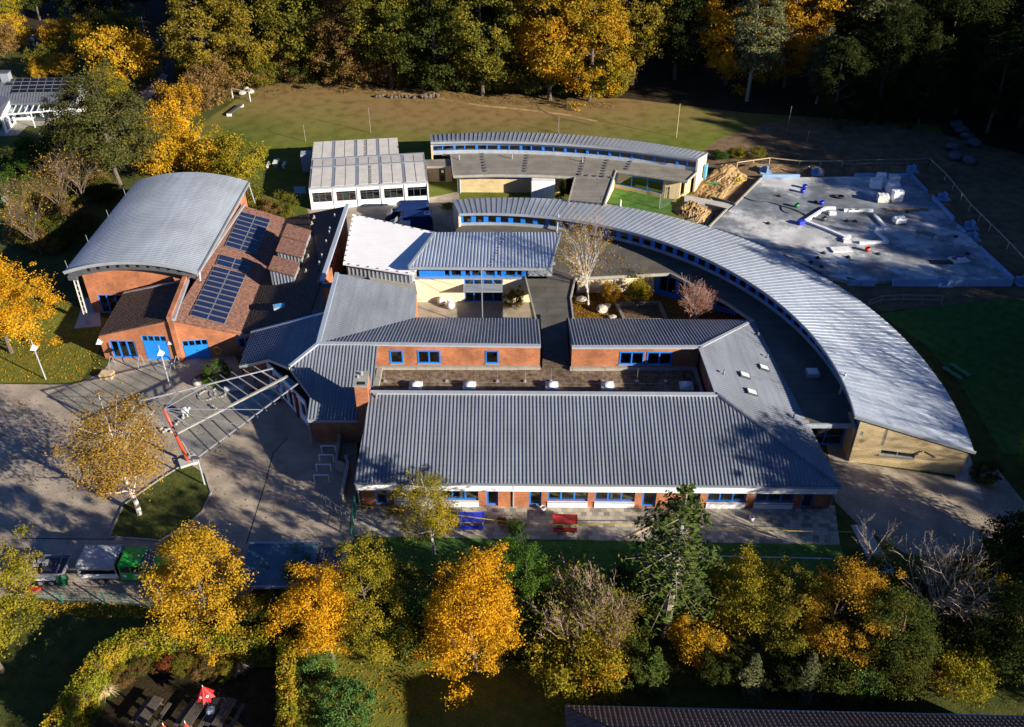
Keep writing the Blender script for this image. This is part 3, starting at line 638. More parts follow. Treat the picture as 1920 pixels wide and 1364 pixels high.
for A, B, h in ((cL, cP, h2), (cP, cR, h3)):
    dw = window(A, B, h, 4, 'blue_door', W, 'door', bar=.1, rows=None)
    u = (B - A).normalized(); nn = V(u.y, -u.x, 0); zt = h[3] - .62
    for i in (0, 1):
        x0 = h[0] + .06 + i * (h[1] - h[0] - .12) / 2; w_ = (h[1] - h[0] - .16) / 2
        b = MB(); b.box(A + u * (x0 + w_ / 2 + .02) - nn * .06 + V(0, 0, (h[2] + zt) / 2), (w_, .12, zt - h[2]), math.atan2(u.y, u.x)); b.build('leaf', 'blue_door', dw)
    b = MB(); b.box(A + u * ((h[0] + h[1]) / 2 + .15) + nn * .03 + V(0, 0, 1.05), (.14, .1, .05), math.atan2(u.y, u.x)); b.build('handle', 'dark_grey', dw)
wall('wall', (-40.5, 85.4), (-40.5, 72.7), [(0, 0), (12.7, 0), (12.7, 2.6), (0, 2.6)], [], 'red_brick', W)
wall('wall', (-25.6, 73.3), (-25.6, 79), [(0, 0), (5.7, 0), (5.7, 2.3), (0, 2.3)], [], 'red_brick', W)
e = V(dS.x - .2, dS.y, 0); f = V(dR.x - .2, dR.y, 0); Le = (f - e).length
wall('wall', e, f, [(0, 0), (Le, 0), (Le, 5.0), (0, 5.0)], [(Le * .3, Le * .3 + 2, 3.2, 4.2), (Le * .6, Le * .6 + 2, 3.2, 4.2)], 'red_brick', W)
g2 = V(rB.x, rB.y - .2, 0); Lb = (f - g2).length
wall('wall', f, g2, [(0, 0), (Lb, 0), (Lb, 2.4), (0, 5.0)], [], 'red_brick', W)
bm_ = MB(); bm_.box((-33, 76.5, 1.2), (13.5, 6, 2)); bm_.build('inner_wall', 'room_shade', W)  # dark block in place of the workshop's unlit inside
# three rooflight boxes standing in the valley
zz = lambda x, y: (420 + x / 5.053, 370 + y / 5.053)
for q in (((597, 247), (825, 314), (779, 430), (546, 366)), ((546, 374), (779, 440), (738, 572), (490, 506)), ((470, 550), (718, 620), (668, 746), (418, 676))):
    tl, tr, br, bl = [at(*zz(*c), z) for c, z in zip(q, (5.3, 4.9, 4.9, 5.3))]
    b = MB(); b.slab([tl, tr, br, bl], .14); d = b.build('dormer', 'tile_red', W)
    gtl, gtr, gbr, gbl = [V(p.x + (.12 if i in (0, 3) else -.1), p.y + (.1 if i > 1 else -.1), 0) for i, p in enumerate((tl, tr, br, bl))]
    b = MB(); vs = [V(p.x, p.y, z) for p, z in ((gtl, 5.15), (gtr, 4.75), (gbr, 4.75), (gbl, 5.15))] + [V(p.x, p.y, 2.5) for p in (gtl, gtr, gbr, gbl)]
    b.add(vs, [(0, 1, 5, 4), (1, 2, 6, 5), (2, 3, 7, 6), (3, 0, 4, 7)])
    for i in range(1, 7):
        t = i / 7; a = gbl.lerp(gbr, t); b.bar(V(a.x, a.y - .02, 2.8), V(a.x, a.y - .02, 5.12 - .4 * t), .05, .05)
    b.build('cheek', 'zinc', d)
# solar panels, each one its own
def solar(q, nc, nr, plane, parent, gap=.012, cells='solar'):
    c = [on_plane(x, y, *plane) for x, y in q]; nrm = (c[1] - c[0]).cross(c[3] - c[0]).normalized(); nrm = nrm if nrm.z > 0 else -nrm
    P = lambda s, t: (c[0].lerp(c[1], s)).lerp(c[3].lerp(c[2], s), t) + nrm * .16
    for i in range(nc):
        for j in range(nr):
            s0, s1, t0, t1 = i / nc + gap * .5, (i + 1) / nc - gap * .5, j / nr + gap * .6, (j + 1) / nr - gap * .6
            b = MB(); b.slab([P(s0, t0), P(s1, t0), P(s1, t1), P(s0, t1)], .05); fr = b.build('solar_panel', 'solar_frame', parent)
            b = MB(); e = .02
            for a0, a1 in ((s0 + (s1 - s0) * e, s1 - (s1 - s0) * e),):
                b.quad(*[p + nrm * .006 for p in (P(a0, t0 + (t1 - t0) * .045), P(a1, t0 + (t1 - t0) * .045), P(a1, t1 - (t1 - t0) * .045), P(a0, t1 - (t1 - t0) * .045))])
            b.build('cells', cells, fr)
plr = (aF, rF, rB); sc = lambda x, y: (x / 2.966, 450 + y / 2.966)
solar([zz(158, 145), zz(440, 222), zz(298, 556), zz(3, 470)], 2, 8, plr, W)
solar([sc(1220, 86), sc(1398, 133), sc(1374, 190), sc(1197, 141)], 2, 2, plr, W)
solar([sc(1187, 152), sc(1370, 196), sc(1247, 478), sc(1052, 426)], 2, 10, plr, W)
p = pd(525, 577); nrm = (rB - rF).cross(dR - rF).normalized(); nrm = nrm if nrm.z > 0 else -nrm; t = V(0, 0, 1).rotation_difference(nrm).to_matrix()
b = MB(); b.box(p + nrm * .12, (1.2, .85, .2), R(18), None); w = b.build('rooflight', 'zinc_light', W)
b = MB(); b.box(p + nrm * .12 + V(0, 0, .11), (1.0, .65, .02), R(18)); b.build('pane', 'box_blue', w)
b = MB()
for x, y in ((855, 205), (1050, 190), (835, 262), (1000, 350), (970, 437), (800, 575), (905, 640), (780, 715), (930, 570), (1005, 315)):
    p = pd(*zz(x, y)); b.tube(p, p + V(0, 0, .45), .08, n=7); b.box(p + V(0, 0, .1), (.3, .3, .12))
b.build('vent_pipe', 'coping', W)
for px, py in ((193, 641), (325, 642)):
    p = V(at(px + 4, 673).x, cL.y - .22, 2.2); b = MB(); b.add([p + V(-.26, -.2, -.25), p + V(.26, -.2, -.25), p + V(.26, .22, -.25), p + V(-.26, .22, -.25), p + V(0, .1, .3)], [(0, 1, 4), (1, 2, 4), (2, 3, 4), (3, 0, 4), (3, 2, 1, 0)]); b.build('wall_lamp', 'lamp_white', W)

# ------------------------------------------------------------------ sports hall under an arched ribbed roof
H = thing('sports_hall', 'brick sports hall under a big grey arched ribbed metal roof', 'building', (-39, 80, 0))
x0, x1, y0, y1, ze, rise = -45.6, -32.05, 79.2, 100.95, 5.95, 1.18
hw = (x1 - x0) / 2; xc = (x0 + x1) / 2; rad = (hw * hw + rise * rise) / (2 * rise)
def zarc(x): return ze + rise - rad + math.sqrt(max(0, rad * rad - (x - xc) ** 2))
bm = bmesh.new(); off = OFF[H.name]; NX = 28; ny = int((y1 - y0) / .36) * 6
rows = []
for j in range(ny + 1):
    y = y0 + (y1 - y0) * j / ny; t = (j / 6) % 1; e = .06 * min(1, max(0, (abs(t - .5) - .12) / .12))
    rows.append([bm.verts.new(V(x0 + (x1 - x0) * i / NX, y, zarc(x0 + (x1 - x0) * i / NX) + e) - off) for i in range(NX + 1)])
low = [[bm.verts.new(V(x0 + (x1 - x0) * i / NX, y, zarc(x0 + (x1 - x0) * i / NX) - .22) - off) for i in range(NX + 1)] for y in (y0, y1)]
for j in range(ny):
    for i in range(NX): bm.faces.new((rows[j][i], rows[j][i + 1], rows[j + 1][i + 1], rows[j + 1][i]))
for i in range(NX):
    bm.faces.new((low[0][i], low[0][i + 1], rows[0][i + 1], rows[0][i])); bm.faces.new((rows[-1][i], rows[-1][i + 1], low[1][i + 1], low[1][i])); bm.faces.new((low[1][i], low[1][i + 1], low[0][i + 1], low[0][i]))
me = bpy.data.meshes.new('roof'); bm.to_mesh(me); bm.free(); finish('roof', me, 'gym_roof', H)
b = MB()
for i in range(NX):
    xa, xb = x0 + (x1 - x0) * i / NX, x0 + (x1 - x0) * (i + 1) / NX; b.bar((xa, y0 - .06, zarc(xa) - .05), (xb, y0 - .06, zarc(xb) - .05), .12, .34)
b.build('verge', 'zinc', H)
gw = [(x0 + .9, x1 - .4)]
outl = [(0, 0), (12.3, 0)] + [(12.3 * (1 - i / 20), zarc(x0 + .9 + 12.3 * (1 - i / 20)) - .25) for i in range(21)]
wall('wall', (x0 + .9, y0 + 1.55), (x0 + 13.2, y0 + 1.55), outl, [(.9, 3.6, .05, 2.3)], 'red_brick', H)
window((x0 + .9, y0 + 1.55), (x0 + 13.2, y0 + 1.55), (.9, 3.6, .05, 2.3), 3, 'blue_paint', H, 'door', bar=.12)
# arched beam with oval openings
bl = []
for i in range(NX):
    xa, xb = x0 + .25 + (x1 - x0 - .5) * i / NX, x0 + .25 + (x1 - x0 - .5) * (i + 1) / NX
    bl.append((xa, xb))
ol = [(a - x0, zarc(a) - 1.05) for a, _ in bl] + [(bl[-1][1] - x0, zarc(bl[-1][1]) - 1.05)] + [(bl[-1][1] - x0, zarc(bl[-1][1]) - .23)] + [(a - x0, zarc(a) - .23) for a, _ in reversed(bl)]
holes = []
for k in range(10):
    xh = x0 + 2.4 + k * 1.02; holes.append((xh - x0 - .22, xh - x0 + .22, zarc(xh) - .78, zarc(xh) - .38))
wall('arched_beam', (x0, y0 + .25), (x1, y0 + .25), ol, holes, 'dark_grey', H, .16)
p = at(165, 608)
b = MB(); b.bar((p.x - .12, p.y, 0), (x0 + .55, y0 + .4, 5.1), .1, .34); b.bar((p.x + .22, p.y, 0), (x0 + .9, y0 + .4, 5.1), .1, .34)
for i in range(9):
    t = (i + .5) / 9; q = V(p.x + .05, p.y, 0).lerp(V(x0 + .72, y0 + .4, 5.1), t); b.box(q, (.3, .24, .09))
b.build('column', 'concrete', H)
b = MB(); b.box((x0 + .6, y0 + .25, 5.15), (.9, .3, .5)); b.build('bracket', 'dark_grey', H)
wall('wall', (x0 + .9, y1 - .3), (x0 + .9, y0 + 1.6), [(0, 0), (y1 - y0 - 1.9, 0), (y1 - y0 - 1.9, 5.9), (0, 5.9)], [], 'red_brick', H)
wall('wall', (x1 - .4, y0 + 1.6), (x1 - .4, y1 - .3), [(0, 0), (y1 - y0 - 1.9, 0), (y1 - y0 - 1.9, 5.9), (0, 5.9)], [], 'red_brick', H)
wall('wall', (x1 - .4, y1 - .3), (x0 + .9, y1 - .3), [(0, 0), (12.2, 0), (12.2, 6), (0, 6)], [], 'red_brick', H)
b = MB(); b.bar((x1 + .1, y0 + .5, 5.75), (x1 + .1, y1, 5.75), .2, .2); b.tube((x1 + .1, y1 - .2, 5.7), (x1 + .3, y1 + .2, 3), .09, n=8); b.tube((x1 + .1, y0 + .4, 5.7), (x1 + .2, y0 - .2, 5.0), .1, n=8); b.build('gutter', 'zinc', H)
b = MB()
for y in (80, 85.5, 91.5, 97): b.tube((x0 + .1, y, ze), (x0 + .05, y, ze + .9), .03, n=5)
b.build('lightning_rods', 'steel', H)
b = MB(); b.prism([at(140, 617).xy, at(190, 612).xy, at(185, 560).xy, at(160, 560).xy], .0, .1); b.build('threshold', 'concrete', H)

# ------------------------------------------------------------------ white modular classroom block
C_ = thing('modular_classroom', 'white flat roofed modular classroom block with beige roof panels in two steps', 'building', (-25.9, 105.4, 0), R(7.9), local=True)
def roofpanels(u0, nm, v0, v1, mat):
    for i in range(nm):
        for k in (0, 1):
            ua = u0 + i * 3.04 + .22 + k * 1.36; b = MB(); nr = int((v1 - v0) / .2)
            for r_ in range(nr): b.box((ua + .65, v0 + (v1 - v0) * (r_ + .5) / nr, 3.02 + (r_ % 2) * .012), (1.26, (v1 - v0) / nr, .06))
            b.build('roof_panel', mat, C_)
b = MB(); b.box((7.6, 4.6, 2.85), (15.2, 9.2, .26)); b.box((5.9, 12.3, 2.85), (11.8, 6.2, .26)); b.build('roof', 'grey_paint', C_)
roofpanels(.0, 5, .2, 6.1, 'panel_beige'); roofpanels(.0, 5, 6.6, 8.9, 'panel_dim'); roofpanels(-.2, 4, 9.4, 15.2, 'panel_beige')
b = MB()
for i in range(1, 5): b.box((i * 3.04, 4.6, 3.02), (.3, 9.2, .1))
for i in range(1, 4): b.box((i * 3.04 - .2, 12.3, 3.02), (.3, 6.2, .1))
b.box((7.6, 6.35, 3.05), (15.2, .3, .1)); b.box((7.6, 9.15, 3.05), (15.2, .34, .1)); b.build('roof_joint', 'zinc_seam', C_)
b = MB()
for i in range(17): b.box((15.1, .3 + i * .52, 3.06), (.1, .16, .1)); b.box((.08, .3 + i * .88, 3.06), (.1, .16, .1))
for i in range(11): b.box((7.6 + .3, .3 + i * .53, 3.1), (.16, .14, .1)); b.box((7.3, 9.4 + i * .53, 3.1), (.16, .14, .1))
build_each(b, 'clip', 'dark_grey', C_)
def lwall(A, B, h, holes, mat='white_paint'): return wall('wall', A, B, [(0, 0), ((V(*B, 0) - V(*A, 0)).length, 0), ((V(*B, 0) - V(*A, 0)).length, h), (0, h)], holes, mat, C_, .15)
hs = [(i * 3.04 + .3, i * 3.04 + 2.78, .95, 2.3) for i in range(5)]
lwall((0, .05), (15.2, .05), 2.72, hs)
for h in hs: window((0, .05), (15.2, .05), h, 3, 'dark_grey', C_, bar=.07, rows=1.98)
lwall((15.15, .1), (15.15, 9.15), 2.72, []); lwall((0.05, 15.3), (.05, .1), 2.72, [(3, 5.4, .95, 2.3)]); window((0.05, 15.3), (.05, .1), (3, 5.4, .95, 2.3), 2, 'dark_grey', C_)
lwall((15.1, 9.15), (11.8, 9.15), 2.72, []); lwall((11.75, 9.2), (11.75, 15.3), 2.72, []); lwall((11.7, 15.3), (0.1, 15.3), 2.72, [])
b = MB()
for i in range(6): b.box((min(15.12, max(.08, i * 3.04)), 0, 1.35), (.16, .12, 2.7))
build_each(b, 'corner_post', 'offwhite', C_)
b = MB()
for i in range(15): b.box((.5 + i * 1.01, -.035, .48), (.02, .02, .9))
b.build('panel_joint', 'grey_paint', C_)
b = MB(); b.box((7.6, 4.6, .1), (14.8, 8.6, .1)); b.build('floor', 'coping', C_)
b = MB(); b.box((7.6, 4.2, 1.4), (15, .1, 2.6)); b.build('inner_wall', 'interior', C_)
for cx_, cm in ((2.25, 'bright_red'), (3.35, 'red_paint'), (4.5, 'pool_green'), (5.25, 'bright_red')):
    b = MB(); b.box((cx_, .7, .98), (.45, .45, .06)); b.box((cx_, .92, 1.3), (.45, .06, .6)); b.tube((cx_, .7, .1), (cx_, .7, .98), .05); b.build('chair', cm, C_)
b = MB(); b.box((-.9, 12.6, 1.3), (1.6, 1.4, 2.6)); b.build('porch', 'grey_paint', C_)

# ------------------------------------------------------------------ white sheet-metal roof and the blue clerestory pavilion beside it
Wq = [at(661, 402, 4.5), at(822, 437, 4.5), at(775, 516, 4.3), at(643, 496, 4.3)]
WR = thing('white_roofed_building', 'low building with a bright white ribbed metal roof and a zinc clad edge', 'building', (-14, 88, 0))
corrugated('roof', Wq, (Wq[3] - Wq[0]), 'white_roof', WR, pitch=.33, amp=.008, course=0, prof='trapez', thick=.1)
cq = sum(Wq, V(0, 0, 0)) / 4; inn = [(cq + (q - cq) * .93) for q in Wq]
b = MB(); b.prism([q.xy for q in inn], 0, 4.15); b.build('wall', 'zinc', WR)
b = MB(); a, c = V(*inn[3].xy, 0), V(*inn[2].xy, 0)
for i in range(16):
    q = a.lerp(c, (i + .5) / 16) + V(-.02, -.03, 0); b.bar(q + V(0, 0, 3.0), q + V(0, 0, 4.15), .06, .06)
b.build('seams', 'zinc_seam', WR)
b = MB()
for e0, e1_, m in ((0, 1, 9), (0, 3, 10), (3, 2, 7)):
    for i in range(m): q = Wq[e0].lerp(Wq[e1_], (i + .5) / m); q = q + (cq - q) * .03; b.box((q.x, q.y, q.z + .05), (.14, .14, .1))
build_each(b, 'snow_guard', 'dark_grey', WR)
b = MB(); b.prism([at(690, 517, 3).xy, at(778, 527, 3).xy, at(782, 548, 3).xy, at(700, 535, 3).xy], 2.6, 3.0); b.build('flat_roof', 'coping', WR)
BP = thing('blue_pavilion', 'pavilion with a ribbed silver metal roof over a blue clerestory band and cream walls', 'building', (-3, 83, 0))
bq = [at(767, 501, 5.1), at(1032, 503, 5.1), at(1051, 437, 4.8), at(815, 437, 4.8)]
corrugated('roof', bq, (1, 0, 0), 'zinc_light', BP, pitch=.36, amp=.07, course=0, prof='trapez', thick=.16)
b = MB(); b.bar(bq[0] + V(-.05, -.06, -.1), bq[1] + V(.05, -.06, -.1), .12, .3); b.bar(bq[0] + V(0, 0, .04), bq[3] + V(0, 0, .04), .3, .2); b.bar(bq[1] + V(0, 0, .03), bq[2] + V(0, 0, .03), .16, .2); b.build('fascia', 'zinc', BP)
b = MB(); a, c = bq[1].lerp(bq[0], .43), bq[2].lerp(bq[3], .43)
for i in range(12): q = a.lerp(c, (i + .5) / 12); b.box(q + V(0, 0, .1), (.12, .14, .1))
build_each(b, 'clip', 'dark_grey', BP)
yb = 82.95; xb0, xb1 = (788 - 960) * .0577, (986 - 960) * .0577
bxp = lambda px: (px - 960) * .0577 - xb0
hs = [(bxp(834.5), bxp(844), 3.14, 4.12), (bxp(847), bxp(865.5), 3.14, 4.12), (bxp(872.5), bxp(882), 3.14, 4.12), (bxp(885), bxp(903), 3.14, 4.12), (bxp(910), bxp(928), 3.14, 4.12), (bxp(931.5), bxp(940), 3.14, 4.12), (bxp(948), bxp(966), 3.14, 4.12), (bxp(969), bxp(978), 3.14, 4.12)]
Lc = xb1 - xb0
wall('clerestory', (xb0, yb + .25), (xb1, yb + .25), [(0, 3.05), (Lc, 3.05), (Lc, 4.55), (0, 4.55)], hs, 'blue_paint', BP, .15)
for h in hs: window((xb0, yb + .25), (xb1, yb + .25), h, 1, 'blue_paint', BP, bar=.06)
b = MB(); b.box(((xb0 + 4.6) / 2, yb + .2, 4.72), (4.6 - xb0, .12, .34)); b.box((3.0, yb + .3, 3.9), (2.6, .2, 1.5)); b.build('cladding', 'zinc', BP)
Ld = 3.7 + 10.4
wall('wall', (-10.4, yb), (3.7, yb), [(0, 0), (Ld, 0), (Ld, 2.95), (0, 2.95)], [((873 - 960) * .0592 + 10.4, (943 - 960) * .0592 + 10.4, .02, 2.9)], 'cream_block', BP, .3)
hd = ((873 - 960) * .0592 + 10.4, (943 - 960) * .0592 + 10.4, .02, 2.9)
window((-10.4, yb), (3.7, yb), hd, 4, 'blue_paint', BP, 'door', bar=.14, rows=2.2)
b = MB(); b.box((-3.3, yb + .1, 3.0), (14, .5, .1)); b.build('ledge', 'zinc', BP)
b = MB(); b.box((-3.1, yb - .8, 2.3), (4.2, 1.6, .06)); b.bar((-5.2, yb - 1.6, 2.3), (-1.0, yb - 1.6, 2.3), .08, .12); b.build('porch_roof', 'zinc', BP)
b = MB(); b.prism([(-10.2, yb + .6), (3.4, yb + .6), (5.0, 89.3), (-8.4, 89.3)], .02, 4.6); b.build('inner_wall', 'room_shade', BP)  # dark core filling the pavilion, painted as if unlit
mast = thing('mast', 'tall white steel mast with cable stays in front of the blue pavilion', 'mast', at(905, 618))
p = at(905, 618); b = MB(); b.tube(p, V(p.x, p.y, 7.3), .065, .055, 10); b.build('pole', 'steel', mast)
b = MB(); b.tube((p.x, p.y, 7.2), (-5.2, yb - 1.6, 2.4), .02, n=4); b.tube((p.x, p.y, 7.2), (-1.0, yb - 1.6, 2.4), .02, n=4); b.build('stay', 'steel', mast)

# ------------------------------------------------------------------ long curved building
AC = V(-1.5, 63.3, 0)
def rcirc(cx, cy, r, a):
    d = V(math.cos(a), math.sin(a), 0); o = V(AC.x - cx, AC.y - cy, 0); bq_ = o.dot(d); return -bq_ + math.sqrt(bq_ * bq_ - o.length_squared + r * r)
ri = lambda a: rcirc(-3.17, 62.41, 31.97, a); ro = lambda a: rcirc(-.37, 63.9, 39.35, a)
def pol(a, r, z): return V(AC.x + r * math.cos(a), AC.y + r * math.sin(a), z)
a0, a1 = R(98.6), R(-11.2)
K = thing('curved_building', 'long curved building with a pale standing seam roof above a blue window band', 'building', (28, 70, 0))
def arcroof(parent, fi, fo, a0, a1, zi, zo, c, ns, seams, mat, seam_mat, seam_h=.05, th=.16):
    P = lambda a, r, z: V(c.x + r * math.cos(a), c.y + r * math.sin(a), z)
    b = MB(); vs = []; fs = []
    for i in range(ns + 1):
        a = a0 + (a1 - a0) * i / ns; vs += [P(a, fi(a), zi), P(a, fo(a), zo), P(a, fo(a), zo - th), P(a, fi(a), zi - th)]
    for i in range(ns):
        k, m = 4 * i, 4 * i + 4
        for e in range(4): fs.append((k + e, k + (e + 1) % 4, m + (e + 1) % 4, m + e))
    fs += [(3, 2, 1, 0), (4 * ns, 4 * ns + 1, 4 * ns + 2, 4 * ns + 3)]
    b.add(vs, fs).build('roof', mat, parent)
    b = MB()
    for i in range(seams + 1):
        a = a0 + (a1 - a0) * (i + .02) / (seams + .04); b.bar(P(a, fi(a) - .02, zi + seam_h * .4), P(a, fo(a) + .02, zo + seam_h * .4), .03, seam_h)
    b.build('standing_seams', seam_mat, parent)
    b = MB()
    for i in range(ns):
        p, q = a0 + (a1 - a0) * i / ns, a0 + (a1 - a0) * (i + 1) / ns; b.bar(P(p, fi(p) - .06, zi - .1), P(q, fi(q) - .06, zi - .1), .1, .3)
    b.build('fascia', 'zinc', parent)
arcroof(K, ri, ro, a0, a1, 5.0, 2.75, AC, 96, 108, 'zinc_light', 'zinc_seam')
def arcwall(name, parent, fr, a0, a1, z0, z1, c, n, mat, skip=()):
    b = MB()
    P = lambda a, r, z: V(c.x + r * math.cos(a), c.y + r * math.sin(a), z)
    for i in range(n):
        p, q = a0 + (a1 - a0) * i / n, a0 + (a1 - a0) * (i + 1) / n
        b.add([P(p, fr(p), z0), P(q, fr(q), z0), P(q, fr(q), z1), P(p, fr(p), z1), P(p, fr(p) + .25, z0), P(q, fr(q) + .25, z0), P(q, fr(q) + .25, z1), P(p, fr(p) + .25, z1)],
              [(0, 1, 2, 3), (7, 6, 5, 4), (3, 2, 6, 7), (1, 0, 4, 5), (0, 3, 7, 4), (2, 1, 5, 6)])
    return b.build(name, mat, parent)
rw = lambda a: ri(a) + .75
arcwall('clerestory', K, rw, a0, a1, 3.0, 3.42, AC, 60, 'zinc'); arcwall('clerestory', K, rw, a0, a1, 4.42, 4.72, AC, 60, 'blue_paint')
arcwall('inner_wall', K, lambda a: ri(a) + 2.6, a0, a1, 2.2, 4.0, AC, 60, 'interior')
nw = 42
for i in range(nw):                        # piers and windows alternate along the band
    p, q = a0 + (a1 - a0) * (i + .04) / nw, a0 + (a1 - a0) * (i + .38) / nw; q2 = a0 + (a1 - a0) * (i + 1.04) / nw
    b = MB(); w = .24
    vs = [pol(t, rw(t) + d, z) for z in (3.42, 4.42) for d in (0, w) for t in (p, q)]
    b.add(vs, [(0, 1, 5, 4), (3, 2, 6, 7), (2, 0, 4, 6), (1, 3, 7, 5)]); b.build('pier', 'blue_paint', K)
    if i == nw - 1: continue
    f = MB(); m = [pol(q, rw(q) + .05, 3.42), pol(q2, rw(q2) + .05, 3.42), pol(q2, rw(q2) + .05, 4.42), pol(q, rw(q) + .05, 4.42)]
    for e in range(4): f.bar(m[e], m[(e + 1) % 4], .07, .07)
    f = f.build('window', 'blue_paint', K); b = MB(); b.quad(*m).build('pane', 'window_glass', f)
b = MB()
for i in range(112):                       # rafter feet below the eave
    a = a0 + (a1 - a0) * (i + .5) / 112; b.bar(pol(a, ri(a) + .02, 4.72), pol(a, ri(a) + .8, 4.68), .1, .14)
b.build('rafter_ends', 'wood', K)
arcwall('wall', K, lambda a: ro(a) - .6, a0, a1, 0, 2.62, AC, 60, 'yellow_block')
eL, eR = pol(a1, ri(a1) + .5, 0), pol(a1, ro(a1) - .35, 0); Lq = (eR - eL).length
hq = (1.0, 3.7, 1.15, 1.6) if False else (Lq * .25, Lq * .56, 1.2, 1.72)
wall('wall', eL, eR, [(0, 0), (Lq, 0), (Lq, 2.66), (0, 4.72)], [hq], 'yellow_block', K)
window(eL, eR, hq, 2, 'grey_paint', K, bar=.08, sill='zinc')
b = MB(); b.bar(pol(a1, ri(a1) - .1, 4.92) + V(0, -.1, 0), pol(a1, ro(a1) + .1, 2.68) + V(0, -.1, 0), .1, .26); b.build('verge', 'zinc', K)
q = eL.lerp(eR, .62); b = MB(); b.bar(q + V(0, -.1, 2.15), q + V(.5, -.6, 2.15), .1, .1); b.box(q + V(.55, -.65, 2.1), (.25, .2, .12)); b.build('wall_lamp', 'dark_grey', K)
wL, wR = pol(a0, ro(a0) - .35, 0), pol(a0, ri(a0) + .5, 0); Lw = (wR - wL).length
wall('wall', wL, wR, [(0, 0), (Lw, 0), (Lw, 4.72), (0, 2.66)], [], 'cream_block', K)
eC = pol(a1, ri(a1) - .6, 0)
wall('wall', eL + V(-.05, .2, 0) + V(.2, 2.6, 0), eL + V(-.1, .15, 0), [(0, 0), (2.55, 0), (2.55, 3.2), (0, 3.2)], [], 'yellow_block', K)
# flat roof that fills the inside of the curve
fl = [pol(a0 + (R(-9.5) - a0) * i / 40, rw(a0 + (R(-9.5) - a0) * i / 40) + .1, 3.05) for i in range(41)]
fl += [at(1603, 797, 3.05), at(1508, 797, 3.05), at(1412, 603, 3.05) + V(.1, .1, 0), at(1360, 568, 3.05), at(1257, 514, 3.05), at(1078, 523, 3.05), at(1070, 560, 3.05), at(1075, 601, 3.05), at(1005, 601, 3.05), at(985, 520, 3.05), at(985, 508, 3.05) + V(0, 1, 0), at(850, 470, 3.05), at(850, 440, 3.05)]
b = MB(); b.prism([p.xy for p in fl], 2.78, 3.05); b.build('flat_roof', 'bitumen', K)
b = MB()
for s in (((1257, 514), (1360, 568)), ((1360, 568), (1412, 603)), ((1078, 523), (1257, 514)), ((1078, 523), (1070, 560)), ((1070, 560), (1075, 601)), ((985, 520), (1005, 601)), ((1508, 797), (1603, 797))):
    b = MB(); a, c = at(*s[0], 3.05), at(*s[1], 3.05); b.bar(a + V(0, 0, -.02), c + V(0, 0, -.02), .16, .3); b.build('roof_edge', 'coping', K)
p = at(1523, 702, 3.1); b = MB(); b.box((p.x, p.y, 3.25), (1.1, 1.0, .4)); w = b.build('skylight', 'steel', K); b = MB(); b.box((p.x, p.y, 3.47), (.9, .8, .06)); b.build('dome', 'lamp_white', w)
for (xa, ya), (xb, yb_) in (((1586, 700), (1573, 745)), ((1047, 402), (1045, 436))):
    a = at(xa, ya, 5.2); c = at(xb, yb_, 3.1); b = MB(); b.tube(a, V(a.x - .15, a.y - .25, 3.05), .1, .1, 10); b.build('downpipe', 'zinc_light', K)
wq, wz = at(1085, 556), at(1214, 556)
hy = [(4.2, 5.6, 1.95, 2.7), (5.75, 7.3, 1.95, 2.7)]
wall('wall', (7.15, 84.9), (15.6, 84.9), [(0, 0), (8.45, 0), (8.45, 2.78), (0, 2.78)], [(.3, 6.3, 2.2, 2.74)], 'cream_block', K)
window((7.15, 84.9), (15.6, 84.9), (.3, 6.3, 2.2, 2.74), 4, 'blue_paint', K, bar=.08)
wall('wall', (15.6, 84.9), at(1360, 600).xy.to_3d() + V(0, 1.5, 0), [(0, 0), (9.5, 0), (9.5, 2.78), (0, 2.78)], [(.6 + i * 2.2, 2.5 + i * 2.2, .5, 2.5) for i in range(4)], 'blue_paint', K)
for i in range(4): window((15.6, 84.9), at(1360, 600).xy.to_3d() + V(0, 1.5, 0), (.6 + i * 2.2, 2.5 + i * 2.2, .5, 2.5), 2, 'blue_paint', K)
wg0, wg1 = at(1512, 852) + V(0, 1.2, 0), at(1588, 852) + V(0, 1.2, 0); Lg = (wg1 - wg0).length
wall('wall', wg0, wg1, [(0, 0), (Lg, 0), (Lg, 2.78), (0, 2.78)], [(.15, Lg - .15, .05, 2.6)], 'blue_paint', K)
window(wg0, wg1, (.15, Lg - .15, .05, 2.6), 2, 'blue_paint', K, 'door', rows=1.0)
b = MB(); a, c = at(1510, 797, 3.05), at(1603, 797, 3.05); b.bar(a + V(-.6, -.08, -.05), c + V(0, -.08, -.05), .14, .42); b.build('fascia', 'zinc_light', K)

# ------------------------------------------------------------------ rear curved building
Q = thing('rear_curved_building', 'shorter curved building by the field, grey seamed roof above a low bitumen flat roof', 'building', (2, 112, 0))
c2_ = V(-3.92, 47.1, 0); q_i = lambda a: 68.84
def q_o(a):
    d = V(math.cos(a), math.sin(a), 0); o = V(c2_.x + 1.2, c2_.y - 67.08, 0); k = o.dot(d); return -k + math.sqrt(k * k - o.length_squared + 55.86 ** 2)
qa0, qa1 = R(95.9), R(65.9)
P2 = lambda a, r, z: V(c2_.x + r * math.cos(a), c2_.y + r * math.sin(a), z)
arcroof(Q, q_i, q_o, qa0, qa1, 5.0, 3.5, c2_, 48, 62, 'zinc_light', 'zinc_seam', .06)
arcwall('wall', Q, lambda a: q_o(a) - .5, qa0, qa1, 0, 3.35, c2_, 40, 'yellow_block')
arcwall('cladding', Q, lambda a: 69.5, qa0, qa1, 4.2, 4.86, c2_, 40, 'zinc'); arcwall('sill_wall', Q, lambda a: 69.5, qa0, qa1, 2.9, 3.5, c2_, 40, 'zinc_light')
arcwall('inner_wall', Q, lambda a: 71.5, qa0, qa1, 2.2, 4.2, c2_, 30, 'interior')
nq = 24
